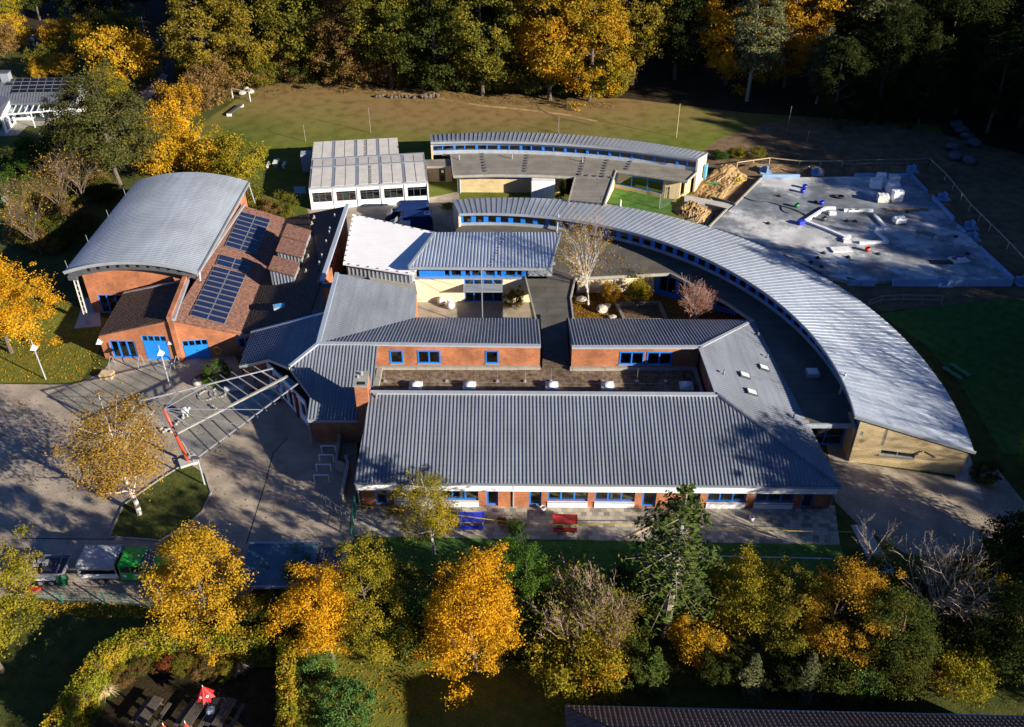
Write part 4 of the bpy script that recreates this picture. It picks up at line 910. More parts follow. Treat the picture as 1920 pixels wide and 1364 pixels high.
for i in range(nq):
    w_ = .07 if i % 2 else .2; p, q, q2 = qa0 + (qa1 - qa0) * (i + .0) / nq, qa0 + (qa1 - qa0) * (i + w_) / nq, qa0 + (qa1 - qa0) * (i + 1) / nq
    b = MB(); vs = [P2(t, 69.47 + d, z) for z in (3.5, 4.2) for d in (0, .2) for t in (p, q)]
    b.add(vs, [(0, 1, 5, 4), (3, 2, 6, 7), (2, 0, 4, 6), (1, 3, 7, 5)]); b.build('pier', 'blue_paint', Q)
    f = MB(); m = [P2(q, 69.55, 3.5), P2(q2, 69.55, 3.5), P2(q2, 69.55, 4.2), P2(q, 69.55, 4.2)]
    for e in range(4): f.bar(m[e], m[(e + 1) % 4], .08, .1)
    f = f.build('window', 'blue_paint', Q); b = MB(); b.quad(*m).build('pane', 'window_glass', f)
for a, hh in ((qa1, 1), (qa0, -1)):
    s, t = P2(a, 69.3, 0), P2(a, q_o(a) - .25, 0); s, t = (s, t) if hh > 0 else (t, s); Lq = (t - s).length
    wall('wall', s, t, [(0, 0), (Lq, 0), (Lq, 3.35 if hh > 0 else 4.86), (0, 4.86 if hh > 0 else 3.35)], [], 'yellow_block' if hh < 0 else 'cream_block', Q)
p = P2(qa1, 73.2, 1.6); b = MB(); b.box(p + V(.3, -.1, 0), (.35, 1.0, 1.9), qa1 - R(90)); b.build('meter_box', 'box_blue', Q, bevel=.03)
flat = [P2(qa0 - R(1.2) + (qa1 - qa0) * i / 20 * .95, 69.55, 3.0) for i in range(21)] + [at(*c, 3.0) for c in ((1308, 322), (1288, 341), (1155, 321), (1132, 387), (1065, 382), (1078, 333), (1010, 330), (930, 329), (850, 331), (845, 291))]
b = MB(); b.prism([p.xy for p in flat], 2.72, 3.0); b.build('flat_roof', 'bitumen_light', Q)
b = MB()
ee = [(845, 291), (850, 331), (930, 329), (1010, 330), (1078, 333), (1065, 382)]; e3 = [(1132, 387), (1155, 321), (1288, 341), (1308, 322)]
for l_ in (ee, e3):
    b = MB()
    for s, t in zip(l_, l_[1:]): b.bar(at(*s, 2.98), at(*t, 2.98), .14, .28)
    b.build('roof_edge', 'coping', Q)
b = MB()
for xa, ya, xb, yb_, m in ((905, 290, 911, 322, 7), (990, 288, 985, 322, 8), (1098, 293, 1088, 328, 8), (1141, 297, 1130, 332, 8), (1185, 300, 1176, 318, 5), (1087, 329, 1146, 334, 5), (1064, 378, 1132, 384, 7)):
    for i in range(m): p = at(xa + (xb - xa) * i / (m - 1), ya + (yb_ - ya) * i / (m - 1), 3.0); b.box((p.x, p.y, 3.08), (.28, .28, .16))
build_each(b, 'cable_foot', 'dark_grey', Q)
b = MB()
for x, y in ((861, 300), (960, 298), (1092, 304)): p = at(x, y, 3.0); b.tube(p, p + V(0, 0, .7), .09, n=8)
b.build('vent_pipe', 'steel', Q)
s, t = V(-7.0, 110.6, 0), V(7.2, 110.4, 0); Lq = (t - s).length
wall('wall', s, t, [(0, 0), (Lq, 0), (Lq, 2.72), (0, 2.72)], [(.6 + i * 1.9, 2.3 + i * 1.9, 1.95, 2.62) for i in range(7)], 'yellow_block', Q)
for i in range(7): window(s, t, (.6 + i * 1.9, 2.3 + i * 1.9, 1.95, 2.62), 2, 'blue_paint', Q, bar=.14)
wall('wall', (-7.0, 116.5), (-7.0, 110.7), [(0, 0), (5.8, 0), (5.8, 2.72), (0, 2.72)], [], 'yellow_block', Q)
b = MB(); b.tube((-6.9, 110.3, 2.8), (-6.9, 110.3, 0), .09, n=8); b.tube((-7.2, 110.5, 2.8), (-7.2, 110.5, 0), .09, n=8); b.build('downpipe', 'zinc_light', Q)
s, t = at(1150, 352), at(1245, 372); Lq = (t - s).length
wall('wall', s, t, [(0, 0), (Lq, 0), (Lq, 2.72), (0, 2.72)], [(.3, 6.9, .5, 2.6)], 'yellow_block', Q)
window(s, t, (.3, 6.9, .5, 2.6), 3, 'blue_paint', Q, bar=.14, rows=2.15)
wall('wall', t, at(1272, 374), [(0, 0), (1.95, 0), (1.95, 2.72), (0, 2.72)], [], 'yellow_block', Q)
wall('wall', at(1136, 384), at(1152, 352), [(0, 0), (5.2, 0), (5.2, 2.72), (0, 2.72)], [], 'cream_block', Q)
wall('wall', at(1272, 374), at(1297, 358), [(0, 0), (3, 0), (3, 2.72), (0, 2.72)], [(.3, 1.3, .3, 2.3)], 'yellow_block', Q)
b = MB(); b.prism([(s.x + .3, s.y + 3.5), (t.x, t.y + 3), (t.x + 1, t.y + 4), (s.x, s.y + 5)], .02, .12); b.build('floor', 'floor_wood', Q)
TS = thing('timber_link', 'small brown timber clad link with a dark door and grey flat roof', 'building', (-9, 113, 0))
b = MB(); b.prism([at(792, 300, 2.8).xy, at(850, 298, 2.8).xy, at(848, 312, 2.8).xy, at(800, 312, 2.8).xy], 2.5, 2.8); b.build('roof', 'bitumen_light', TS)
s, t = at(800, 341), at(848, 341); Lq = (t - s).length
wall('wall', s, t, [(0, 0), (Lq, 0), (Lq, 2.5), (0, 2.5)], [(1.75, 2.6, .05, 2.1)], 'wood', TS)
b = MB()
for i in range(16): q = s.lerp(t, (i + .5) / 16); b.box((q.x, q.y - .02, 1.25), (.04, .05, 2.45)) if not .45 < (i + .5) / 16 < .78 else None
b.build('battens', 'wood_pale', TS)
dw = window(s, t, (1.75, 2.6, .05, 2.1), 1, 'black', TS, 'door', bar=.2); b = MB(); q = s.lerp(t, .64); b.box((q.x, q.y - .01, 1.5), (.3, .03, .4)); b.build('notice', 'white_paint', dw)
# ------------------------------------------------------------------ glass canopy over the entrance
cN0, cN1, cB0, cB1, cS0, cS1 = at(264.6, 751.7, 5.3), at(512, 691, 5.3), at(333, 815, 4.5), at(540, 708, 4.5), at(373, 856, 5.0), at(558, 720, 5.0)
CA = thing('entrance_canopy', 'long glass canopy on steel purlins with a leaning orange-red post', 'canopy', (-26, 57, 0))
b = MB(); b.bar(cN0 + (cN0 - cN1) * .01, cN1, .1, .1); b.bar(cS0, cS1, .1, .1); b.bar(cN0, cB0, .1, .1); b.bar(cB0, cS0, .1, .1); b.build('edge_beam', 'steel', CA)
b = MB(); b.bar(cB0 + V(0, 0, .12), cB1 + V(0, 0, .12), .22, .16); b.build('main_beam', 'coping', CA)
for i in range(1, 11):
    t = i / 11.0; n_, m_, s_ = cN0.lerp(cN1, t), cB0.lerp(cB1, t), cS0.lerp(cS1, t); n2 = n_ + (n_ - m_).normalized() * .8
    b = MB(); b.bar(n2, n_, .03, .06); b.bar(n_ - V(0, 0, .06), m_ + V(0, 0, .05), .055, .12); b.build('purlin', 'steel', CA)
    b = MB(); b.bar(m_ + V(0, 0, .02), s_ - V(0, 0, .03), .07, .14); b.bar(s_, s_ + (s_ - m_).normalized() * .5, .06, .1); b.build('purlin', 'dark_grey', CA)
b = MB(); e = .05
def inset(a, c, f): return a.lerp(c, f)
b.quad(cN0 - V(0, 0, .14) + (cB0 - cN0) * .05, cN1 - V(0, 0, .14) + (cB1 - cN1) * .05, cB1 + V(0, 0, .06), cB0 + V(0, 0, .06)); b.quad(cB0 + V(0, 0, .1), cB1 + V(0, 0, .1), cS1 - V(0, 0, .09), cS0 - V(0, 0, .09)); b.build('glazing', 'canopy_glass', CA)
pf = at(354, 868); pt = at(307, 767, 6.0)
b = MB(); b.tube(pf, pt, .15, .12, 12); b.build('post', 'red_paint', CA, True)
b = MB(); b.box((pf.x, pf.y, .15), (1.5, 1.1, .3), .5); b.build('footing', 'concrete', CA)
b = MB()
for t in (.28, .5): b.tube(pt, cN0.lerp(cN1, t), .03, n=5); b.tube(pt, cS0.lerp(cS1, t + .12), .03, n=5)
b.tube(pt, cB0.lerp(cB1, .12), .03, n=5); b.tube(pf + V(.5, 0, 0), cB0, .05, n=6); b.build('tie_rods', 'steel', CA)
for q, e in (((560, 782), (548, 722)), ((524, 752), (520, 716))):
    p = at(*q); b = MB(); b.tube(p, V(p.x, p.y, 2.6), .14, n=10); b.tube((p.x, p.y, 2.55), V(p.x, p.y, 0) + V(-.9, .5, 3.1), .12, n=8); b.build('post', 'bright_red', CA, True)

# lamps
def lamp(q, lab, h=3.75, head=True):
    p = at(*q); L_ = thing('street_lamp', lab, 'street lamp', p, group=None)
    b = MB(); b.tube(p, p + V(0, 0, h), .075, .06, 10); b.build('pole', 'grey_paint', L_)
    if head:
        b = MB(); b.add([p + V(-.28, -.28, h - .15), p + V(.28, -.28, h - .15), p + V(.28, .28, h - .15), p + V(-.28, .28, h - .15), p + V(0, 0, h + .4)], [(0, 1, 4), (1, 2, 4), (2, 3, 4), (3, 0, 4), (3, 2, 1, 0)]); b.build('lamp_shade', 'lamp_white', L_)
        b = MB(); b.tube(p + V(0, 0, h + .3), p + V(0, 0, h + .85), .05, n=8); b.build('finial', 'grey_paint', L_)
    else:
        b = MB(); b.box(p + V(-.15, 0, h + .05), (.7, .3, .14)); b.build('lamp_head', 'dark_grey', L_)
lamp((86, 712), 'lamp post with a white pyramid shade standing on the leafy lawn')
lamp((318, 722), 'lamp post with a white pyramid shade in front of the blue doors')
lamp((384, 910), 'dark lamp post with a flat head at the tip of the planted island', 3.0, False)
lamp((278, 88), 'tall street lamp at the dark bend of the road', 5.5, False)
# workshop yard
for q, rz, lab in (((208, 690), .15, 'bent steel rail nearest the glazed workshop door'), ((262, 688), .15, 'bent steel rail between the glazed door and the blue double door'), ((330, 690), .1, 'bent steel rail right of the double door, upper one'), ((322, 703), .1, 'bent steel rail right of the double door, lower one')):
    p = at(*q); g = thing('cycle_rail', lab, 'cycle stand', p, rz, 'cycle stands by the workshop', local=True)
    b = MB(); b.path([(0, -.5, 0), (.05, -.45, .75), (.15, .35, 1.15), (.25, .55, .8), (.3, .55, 0)], .035, 8); b.build('hoop', 'steel', g)
p = at(202, 708); g = thing('pallet_stack', 'stack of pale wooden pallets at the edge of the lawn and paving', 'pallets', p, -.05, local=True)
for k in range(4):
    b = MB()
    for i in range(6): b.box((0, -.4 + i * .16, .13 + k * .14), (1.2, .12, .025))
    for i in (-.52, 0, .52): b.box((i, 0, .06 + k * .14), (.1, .85, .09))
    b.build('pallet', 'wood_pale', g)
p = at(352, 668); g = thing('litter_bin', 'yellow and black litter bin beside the brick pier', 'bin', p); b = MB(); b.box(p + V(0, 0, .5), (.5, .45, .95)); b.build('body', 'black', g, bevel=.04); b = MB(); b.box(p + V(0, 0, 1.08), (.55, .5, .18)); b.build('lid', 'yellow_bin', g, bevel=.05)
p = at(411, 676); g = thing('hose_reel', 'coiled yellow garden hose on the brick wall', 'hose', (p.x, 72.35, 0)); b = MB()
for k in range(4): b.path([(p.x + .32 * math.cos(i * .4), 72.3 - k * .04, 1.1 + .4 * math.sin(i * .4)) for i in range(17)], .035, 5)
b.build('coil', 'hose_yellow', g)
for q, lab in (((388, 742), 'ring of paving stones set in the forecourt under the canopy, larger one'), ((410, 737), 'smaller ring of stones right of the larger one under the canopy')):
    p = at(*q); g = MB()
    for i in range(14): a = i * 6.283 / 14; g.box(p + V(math.cos(a) * .75, math.sin(a) * .75, .05), (.3, .2, .12), a + 1.57)
    tag(g.build('stone_ring', 'stone', None, bevel=.02), lab, 'stone ring')
p = at(349, 780); g = thing('sculpture', 'white rounded animal-like sculpture on legs under the canopy', 'sculpture', p)
b = MB(); b.lathe(p + V(0, 0, .45), [(.02, 0), (.3, .05), (.42, .22), (.36, .4), (.14, .52), (.02, .55)], 14); o_ = b.build('body', 'lamp_white', g, True)
for sx, sy in ((-.2, -.15), (.2, -.15), (.2, .15), (-.2, .15)): b = MB(); b.tube(p + V(sx, sy, 0), p + V(sx * .8, sy * .8, .55), .06, n=7); b.build('leg', 'lamp_white', g)
b = MB(); b.lathe(p + V(.42, 0, .72), [(.02, 0), (.14, .06), (.16, .18), (.06, .28)], 10); b.build('head', 'lamp_white', g, True)
def stone(name, lab, q, s, mat='stone', seed=0, z=0.0, group=None, cat='stone'):
    r = random.Random(seed); p = at(*q); bm = bmesh.new(); bmesh.ops.create_icosphere(bm, subdivisions=2, radius=1)
    ax = [V(r.gauss(0, 1), r.gauss(0, 1), r.gauss(0, 1)).normalized() for _ in range(7)]
    for v in bm.verts:
        for a in ax:
            d = v.co.dot(a)
            if d > .72: v.co -= a * (d - .72)
        v.co = V(v.co.x * s[0], v.co.y * s[1], v.co.z * s[2] + s[2] * .7)
    me = bpy.data.meshes.new(name); bm.to_mesh(me); bm.free(); o = finish(name, me, mat, None); o.location = (p.x, p.y, z); tag(o, lab, cat, group); return o
for i, q in enumerate(((303, 806), (311, 808), (317, 806), (322, 811), (307, 812), (343, 785), (336, 792), (398, 763), (404, 768), (330, 797))):
    stone('cobble', 'loose pale cobble stone lying on the forecourt near the canopy', q, (.2, .18, .14), 'stone', i, 0, 'loose cobbles on the forecourt')
stone('boulder', 'round boulder left of the entrance shrub', (372, 722), (.5, .5, .5), 'stone', 71)
p = at(440, 735); g = thing('stone_bench', 'grey stone log bench lying in the shade under the canopy', 'bench', p); b = MB(); b.tube(p + V(-.9, 0, .3), p + V(.9, .3, .3), .3, .28, 12); b.build('log', 'concrete', g)
# shaded cycle racks and ramp beside the front wing
for k, (x, y) in enumerate(((617, 838), (613, 855), (608, 873), (604, 893))):
    p = at(x, y + 12); g = thing('cycle_rack', ('farthest', 'second farthest', 'second nearest', 'nearest')[k] + ' of the four white cycle hoops in the shade left of the front wing', 'cycle rack', p, 0, 'white cycle hoops', local=True)
    b = MB(); b.bar((-.6, 0, 0), (-.6, 0, .8), .08, .08); b.bar((.6, 0, 0), (.6, 0, .8), .08, .08); b.bar((-.64, 0, .84), (.64, 0, .84), .08, .08); b.build('hoop', 'white_paint', g)
g = thing('ramp_wall', 'low retaining walls of the sunken ramp between the forecourt and the front wing', 'wall', at(640, 900))
b = MB()
for s, t in (((641, 822), (632, 880)), ((632, 880), (650, 888)), ((655, 885), (643, 945)), ((650, 870), (655, 885))): b.bar(at(*s) + V(0, 0, .5), at(*t) + V(0, 0, .5), .25, 1.0)
b.build('wall', 'coping', g)
b = MB()
for s, t in (((641, 822), (634, 870)), ((655, 888), (645, 940))): b.bar(at(*s) + V(0, 0, 1.5), at(*t) + V(0, 0, 1.5), .05, .05); b.bar(at(*s) + V(0, 0, 1), at(*s) + V(0, 0, 1.5), .05, .05); b.bar(at(*t) + V(0, 0, 1), at(*t) + V(0, 0, 1.5), .05, .05)
b.build('handrail', 'steel', g)
def railing(name, lab, cat, pts, h, step, mat, wire, post=.06, rails=(1.0,), vert=0, group=None):
    g = thing(name, lab, cat, pts[0], group=group)
    for a, c in zip(pts, pts[1:]):
        n = max(1, round((c - a).length / step)); hh = V(0, 0, h)
        for i in range(n + (c is pts[-1])):
            q = a.lerp(c, i / n); b = MB(); b.box(q + V(0, 0, h / 2), (post, post, h)); b.build('post', mat, g)
        b = MB()
        for f in rails: b.bar(a + hh * f, c + hh * f, wire, wire)
        if vert:
            m = int((c - a).length / vert)
            for i in range(m): q = a.lerp(c, (i + .5) / m); b.bar(q + V(0, 0, .05), q + hh, wire * .8, wire * .8)
        b.build('rail' if not vert else 'mesh_panel', mat, g)
    return g
railing('steel_gate', 'low steel gate with see-through bars at the ramp by the forecourt', 'gate', [at(607, 946), at(664, 985)], 1.0, 4.5, 'grey_paint', .045, .08, (1, .15), .55)
railing('mesh_fence', 'green mesh fence closing the left end of the terrace', 'fence', [at(668, 958), at(660, 1008)], 1.7, 2, 'fence_green', .03, .07, (1, .75, .5, .25, .05), .18)
railing('mesh_fence', 'green mesh fence with posts along the garden behind the green truck', 'fence', [at(70, 1130), at(118, 1131), at(198, 1132), at(275, 1138), at(345, 1150)], 1.25, 3.2, 'fence_green', .012, .08, (1, .85, .7, .55, .4, .25, .1), .25)
# terrace
def bench(q, lab, mat, rz):
    p = at(*q); g = thing('bench_table', lab, 'bench', p, rz, local=True)
    b = MB(); b.box((0, .42, .74), (1.9, .95, .03))
    for x in (-.95, .95): b.box((x, .42, .76), (.07, 1.0, .07))
    for y in (-.08, .42, .92): b.box((0, y, .76), (1.95, .06, .06))
    b.build('table_top', mat, g, bevel=.01); b = MB(); b.box((0, -.42, .44), (1.85, .36, .04)); b.box((0, -.6, .45), (1.9, .05, .06)); b.box((0, -.25, .45), (1.9, .05, .06)); b.build('seat', mat, g)
    for x in (-.86, .86):
        b = MB(); b.bar((x, .05, .72), (x, -.05, 0), .06, .06); b.bar((x, .8, .72), (x, .9, 0), .06, .06); b.bar((x, -.4, .42), (x, -.4, 0), .06, .06); b.bar((x, -.4, .2), (x, .85, .2), .05, .05); b.build('leg', 'steel', g)
bench((885, 990), 'blue wire-mesh bench and table on the terrace', 'play_blue', 0)
bench((1059, 994), 'red wire-mesh bench and table on the terrace', 'bright_red', -.04)
g = MB(); pp = [at(668, 948, .9), at(845, 965, .85), at(960, 980, .8), at(1040, 984, .8), at(1225, 985, .8), at(1440, 995, .8), at(1600, 998, .9)]
for a, c in zip(pp, pp[1:]): g.bar(a, c, .05, .03)
tag(g.build('barrier_tape', 'hose_yellow'), 'yellow barrier tape stretched across the terrace at waist height', 'tape')
for q, lab in (((1018, 958), 'white bucket by the third terrace door'), ((1409, 976), 'white open bucket on the shaded right part of the terrace')):
    p = at(*q); g = thing('bucket', lab, 'bucket', p); b = MB(); b.lathe(p, [(.16, 0), (.22, .42), (.2, .42), (.15, .05)], 14); b.build('body', 'white_bag', g, True); b = MB(); b.path([p + V(.22 * math.cos(i * .5236), 0, .42 + .1 * math.sin(i * .5236)) for i in range(7)], .012, 4); b.build('handle', 'steel', g)
g = MB(); g.bar(at(1168, 1012, .05), at(1222, 986, .05), .14, .06); tag(g.build('plank', 'wood_pale'), 'pale plank lying askew on the terrace left of the fir', 'plank')
for x, lab in ((683, 'leftmost terrace door'), (1527, 'rightmost terrace door')):
    p = at(x, 955); g = thing('plant_tub', 'dark pots and boots heap beside the ' + lab, 'pots', p)
    for i in range(4): b = MB(); b.lathe(p + V(-.4 + i * .28, .05 * (i % 2), 0), [(.1, 0), (.15, .3), (.12, .3), (.1, .08)], 10); b.build('pot', 'dark_grey' if i % 2 else 'wood', g)
b = MB()
for i, (x, y) in enumerate(((728, 952), (922, 956), (1003, 956), (1217, 960), (1513, 965))): pass

# green crew-cab truck, heading right
T = thing('crew_cab_truck', 'bright green crew-cab pickup truck with a grey tarpaulin over its bed', 'truck', at(240, 1077) + V(0, 0, .01), R(.5), local=True)
def sideprofile(name, prof, w, mat, parent, taper=.0, bevel=.05):
    n = len(prof); b = MB(); zt = max(z for _, z in prof); zb = min(z for _, z in prof)
    def y(z): return w / 2 * (1 - taper * max(0, (z - .95) / (zt - .9)) if zt > .95 else 1)
    vs = [(x, -y(z), z) for x, z in prof] + [(x, y(z), z) for x, z in prof]
    b.add(vs, [tuple(range(n)), tuple(reversed(range(n, 2 * n)))] + [((i + 1) % n, i, n + i, n + (i + 1) % n) for i in range(n)])
    return b.build(name, mat, parent, bevel=bevel)
body = sideprofile('cab', [(-.05, .42), (2.75, .42), (2.95, .6), (2.93, .95), (2.7, 1.12), (2.2, 1.28), (1.55, 1.98), (1.25, 2.06), (.05, 2.04), (-.05, 1.9)], 1.94, 'car_green', T, .12)
def sidewin(name, prof, yy, parent, mat='black'):
    for s in (-1, 1):
        b = MB(); n = len(prof); vs = [(x, s * (yy - .105 * max(0, (z - 1.0))), z) for x, z in prof]; b.add(vs, [tuple(range(n)) if s < 0 else tuple(reversed(range(n)))]); b.build(name, mat, parent)
sidewin('side_window', [(.12, 1.25), (.78, 1.25), (.78, 1.8), (.12, 1.8)], .995, body); sidewin('side_window', [(.9, 1.25), (2.0, 1.28), (1.5, 1.78), (1.3, 1.82), (.9, 1.82)], .995, body)
b = MB(); b.quad((2.24, -.78, 1.32), (2.24, .78, 1.32), (1.62, .7, 1.96), (1.62, -.7, 1.96)).build('windscreen', 'car_glass', T)
b = MB()
for s in (-1, 1): b.add([(.98, s * .985, .92), (1.62, s * .985, .92), (1.62, s * .985, 1.08), (.98, s * .985, 1.08)], [(0, 1, 2, 3)]); b.add([(.2, s * .985, .82), (.46, s * .985, .82), (.46, s * .985, 1.05), (.2, s * .985, 1.05)], [(0, 1, 2, 3)])
b.build('door_sticker', 'white_paint', body)
for s in (-1, 1): b = MB(); b.box((1.95, s * 1.08, 1.3), (.16, .22, .24)); b.build('mirror', 'black', T, bevel=.03)
for s in (-1, 1): b = MB(); b.box((2.9, s * .7, .85), (.1, .35, .22)); b.build('headlight', 'lamp_white', T, bevel=.03)
b = MB(); b.box((2.95, 0, .5), (.12, 1.8, .24)); b.build('bumper', 'dark_grey', T, bevel=.04)
b = MB(); b.box((-1.55, 0, .78), (2.85, 2.05, .12)); b.build('flatbed', 'steel', T)
for nm, c, d in (('side_board', (-1.55, -1.02, 1.0), (2.85, .05, .36)), ('side_board', (-1.55, 1.02, 1.0), (2.85, .05, .36)), ('tailboard', (-2.96, 0, 1.0), (.05, 2.0, .36))): b = MB(); b.box(c, d); b.build(nm, 'offwhite', T)
bm = bmesh.new(); nx, nyy = 24, 18; rr = random.Random(4); grid = []
for j in range(nyy + 1):
    row = []
    for i in range(nx + 1):
        x = -2.95 + 2.8 * i / nx; y = -1.08 + 2.16 * j / nyy; e = min(i, nx - i) / 2, min(j, nyy - j) / 1.0
        z = 2.18 - (.05 if e[0] < .5 else 0) - (.75 if j == nyy else .5 if j == 0 else .05 if e[1] < 2 else 0) + .035 * math.sin(x * 5 + y * 4) + .03 * math.sin(y * 9 - x * 2) + rr.uniform(-.012, .012)
        row.append(bm.verts.new((x, y, z)))
    grid.append(row)
for j in range(nyy):
    for i in range(nx): bm.faces.new((grid[j][i], grid[j][i + 1], grid[j + 1][i + 1], grid[j + 1][i]))
bmesh.ops.solidify(bm, geom=bm.faces[:], thickness=.02)
me = bpy.data.meshes.new('tarpaulin'); bm.to_mesh(me); bm.free(); finish('tarpaulin', me, 'tarp_grey', T, True)
b = MB()
for x in (-2.9, -.2):
    for s in (-1, 1): b.bar((x, s * 1.0, .8), (x, s * 1.0, 2.1), .06, .06)
b.build('tarpaulin_frame', 'steel', T)
b = MB(); b.box((-1.55, 0, 1.15), (2.6, 1.6, .6)); b.build('load', 'black', T)
def wheel(parent, x, y, r=.34, w=.24, out=-1):
    b = MB(); b.tube((x, y - w / 2, r), (x, y + w / 2, r), r, n=20); o = b.build('wheel', 'tyre', parent)
    b = MB(); b.tube((x, y + out * (w / 2 + .005), r), (x, y + out * (w / 2 + .02), r), r * .58, n=14); b.build('rim', 'steel', o)
for x in (2.2, -1.5):
    for s in (-1, 1): wheel(T, x, s * .88, .34, .24, s)
# trailer behind it
TR = thing('flatbed_trailer', 'open grey two-axle trailer loaded with broken slabs, half under the left-hand tree', 'trailer', at(94, 1076), R(.5), local=True)
b = MB(); b.box((-.2, 0, .62), (3.4, 1.8, .1)); b.build('bed', 'dark_grey', TR)
for c, d in (((-.2, -.92, .85), (3.4, .05, .38)), ((-.2, .92, .85), (3.4, .05, .38)), ((1.5, 0, .85), (.05, 1.8, .38)), ((-1.9, 0, .85), (.05, 1.8, .38))): b = MB(); b.box(c, d); b.build('side_board', 'steel', TR)
for x in (-.15, .65):
    for s in (-1, 1): wheel(TR, x, s * 1.06, .28, .2, s); b = MB(); b.box((x, s * 1.06, .62), (.75, .26, .04)); b.build('mudguard', 'offwhite', TR, bevel=.015)
b = MB(); b.bar((1.5, 0, .5), (2.5, 0, .5), .12, .12); b.build('drawbar', 'steel', TR)
for i in range(22): b = MB() if i == 0 else b; b.box((-.9 + rnd.uniform(-.8, .8), rnd.uniform(-.6, .6), .78 + rnd.uniform(0, .16)), (rnd.uniform(.2, .5), rnd.uniform(.15, .4), .09), rnd.uniform(0, 3), Matrix.Rotation(rnd.uniform(-.5, .5), 3, 'X'))
b.build('slab_rubble', 'concrete', TR)
b = MB(); b.bar((.95, -.9, .75), (.95, .9, 1.1), .1, .08); b.build('beam', 'wood_grey', TR)
bm = bmesh.new(); gg = []
for j in range(9):
    gg.append([bm.verts.new((1.1 + .9 * i / 8 + .05 * math.sin(j), -.95 - .05 * j + .1 * math.sin(i * 1.4), .95 - .1 * j + .05 * math.sin(i * 2.1 + j))) for i in range(9)])
for j in range(8):
    for i in range(8): bm.faces.new((gg[j][i], gg[j][i + 1], gg[j + 1][i + 1], gg[j + 1][i]))
bmesh.ops.solidify(bm, geom=bm.faces[:], thickness=.015)
me = bpy.data.meshes.new('green_net'); bm.to_mesh(me); bm.free(); finish('cargo_net', me, 'pool_green', TR, True)
p = at(62, 1112); g = thing('cone_pile', 'orange traffic barrier pieces lying by the trailer', 'barrier', p)
for i in range(4): b = MB(); b.bar(p + V(-.5 + i * .25, -.2, .1 + .05 * i), p + V(-.2 + i * .25, .4, .25), .18, .1); b.build('board', 'red_paint' if i % 2 else 'bright_red', g)
# two dark blue vans, noses to the left
def van(lab, q, rz):
    g = thing('van', lab, 'van', at(*q), rz, 'dark blue vans', local=True)
    sideprofile('body', [(-2.75, .4), (2.55, .4), (2.72, .7), (2.6, 1.1), (1.95, 1.35), (1.15, 2.25), (.85, 2.42), (-2.6, 2.45), (-2.75, 2.3)], 2.0, 'car_blue', g, .1, .08)
    b = MB(); b.quad((2.0, .8, 1.4), (2.0, -.8, 1.4), (1.23, -.75, 2.2), (1.23, .75, 2.2)); b.build('windscreen', 'car_glass', g)
    sidewin('side_window', [(.55, 1.35), (1.75, 1.4), (1.2, 2.0), (.55, 2.05)], 1.03, g)
    for x in (1.75, -1.7):
        for s in (-1, 1): wheel(g, x, s * .9, .34, .24, s)
    for s in (-1, 1): b = MB(); b.box((1.55, s * 1.1, 1.4), (.14, .2, .26)); b.build('mirror', 'black', g, bevel=.03)
    for s in (-1, 1): b = MB(); b.box((2.55, s * .72, .95), (.15, .3, .2)); b.build('headlight', 'lamp_white', g, bevel=.03)
    b = MB(); b.box((2.68, 0, .55), (.12, 1.8, .25)); b.build('bumper', 'black', g, bevel=.04)
    return g
van('dark blue van parked close to the white modular block, the rear one', (765, 414), R(180 + 2))
v2 = van('dark blue van half hidden behind the white roof, with a white roof hatch', (771, 434), R(180 + 2))
b = MB(); b.box((-2.1, .1, 2.5), (.75, .8, .1)); h_ = b.build('roof_hatch', 'white_paint', v2, bevel=.02); b = MB(); b.box((-2.1, .1, 2.56), (.42, .42, .03)); b.build('vent', 'dark_grey', h_)
# site cabin
p = at(1017, 372); SC = thing('site_cabin', 'white sheet metal site cabin between the two curved roofs', 'cabin', p + V(.05, .6, 0), -.01, local=True)
b = MB(); b.box((0, 0, 1.3), (3.1, 2.3, 2.6)); b.build('body', 'white_paint', SC, bevel=.03); b = MB(); b.box((0, 0, 2.62), (2.9, 2.1, .04)); b.build('roof', 'offwhite', SC)
b = MB()
for i in range(18): b.box((-1.45 + i * .17, -1.16, 1.35), (.05, .03, 2.3))
b.build('cladding_ribs', 'offwhite', SC)
# play lawn
p = at(519, 312); g = thing('picnic_table', 'white picnic table with two loose benches in the shadow of the modular block', 'picnic table', p, 0, local=True)
b = MB(); b.box((0, 0, .74), (.75, 1.7, .06)); b.build('table_top', 'offwhite', g)
for x in (-1.1, 1.1): b = MB(); b.box((x, -.2, .45), (.34, 1.7, .05)); b.box((x, -.8, .22), (.3, .06, .44)); b.box((x, .4, .22), (.3, .06, .44)); b.build('seat', 'offwhite', g)
for y in (-.6, .6): b = MB(); b.box((0, y, .36), (.6, .08, .72)); b.build('leg', 'steel', g)
p = at(565, 375); g = thing('notice_board', 'pale blue board on a post in the shadow beside the modular block', 'board', p); b = MB(); b.tube(p, p + V(0, 0, 1.0), .05); b.build('post', 'steel', g); b = MB(); b.box(p + V(0, 0, 1.4), (1.5, .06, .95)); b.build('panel', 'box_blue', g)
g = thing('goal', 'white metal goal frame on the lawn by the scrub', 'goal', at(445, 180)); a, c = at(437, 184), at(470, 191); b = MB()
b.bar(a, a + V(0, 0, 1.6), .1, .1); b.bar(c, c + V(0, 0, 1.6), .1, .1); b.bar(a + V(0, 0, 1.6), c + V(0, 0, 1.6), .1, .1); b.build('frame', 'white_paint', g)
b = MB(); b.bar(a + V(0, 0, 1.55), a + V(-.4, 1.2, 0), .04, .04); b.bar(c + V(0, 0, 1.55), c + V(-.4, 1.2, 0), .04, .04); b.bar(a + V(-.4, 1.2, .03), c + V(-.4, 1.2, .03), .05, .05); b.build('stay', 'steel', g)
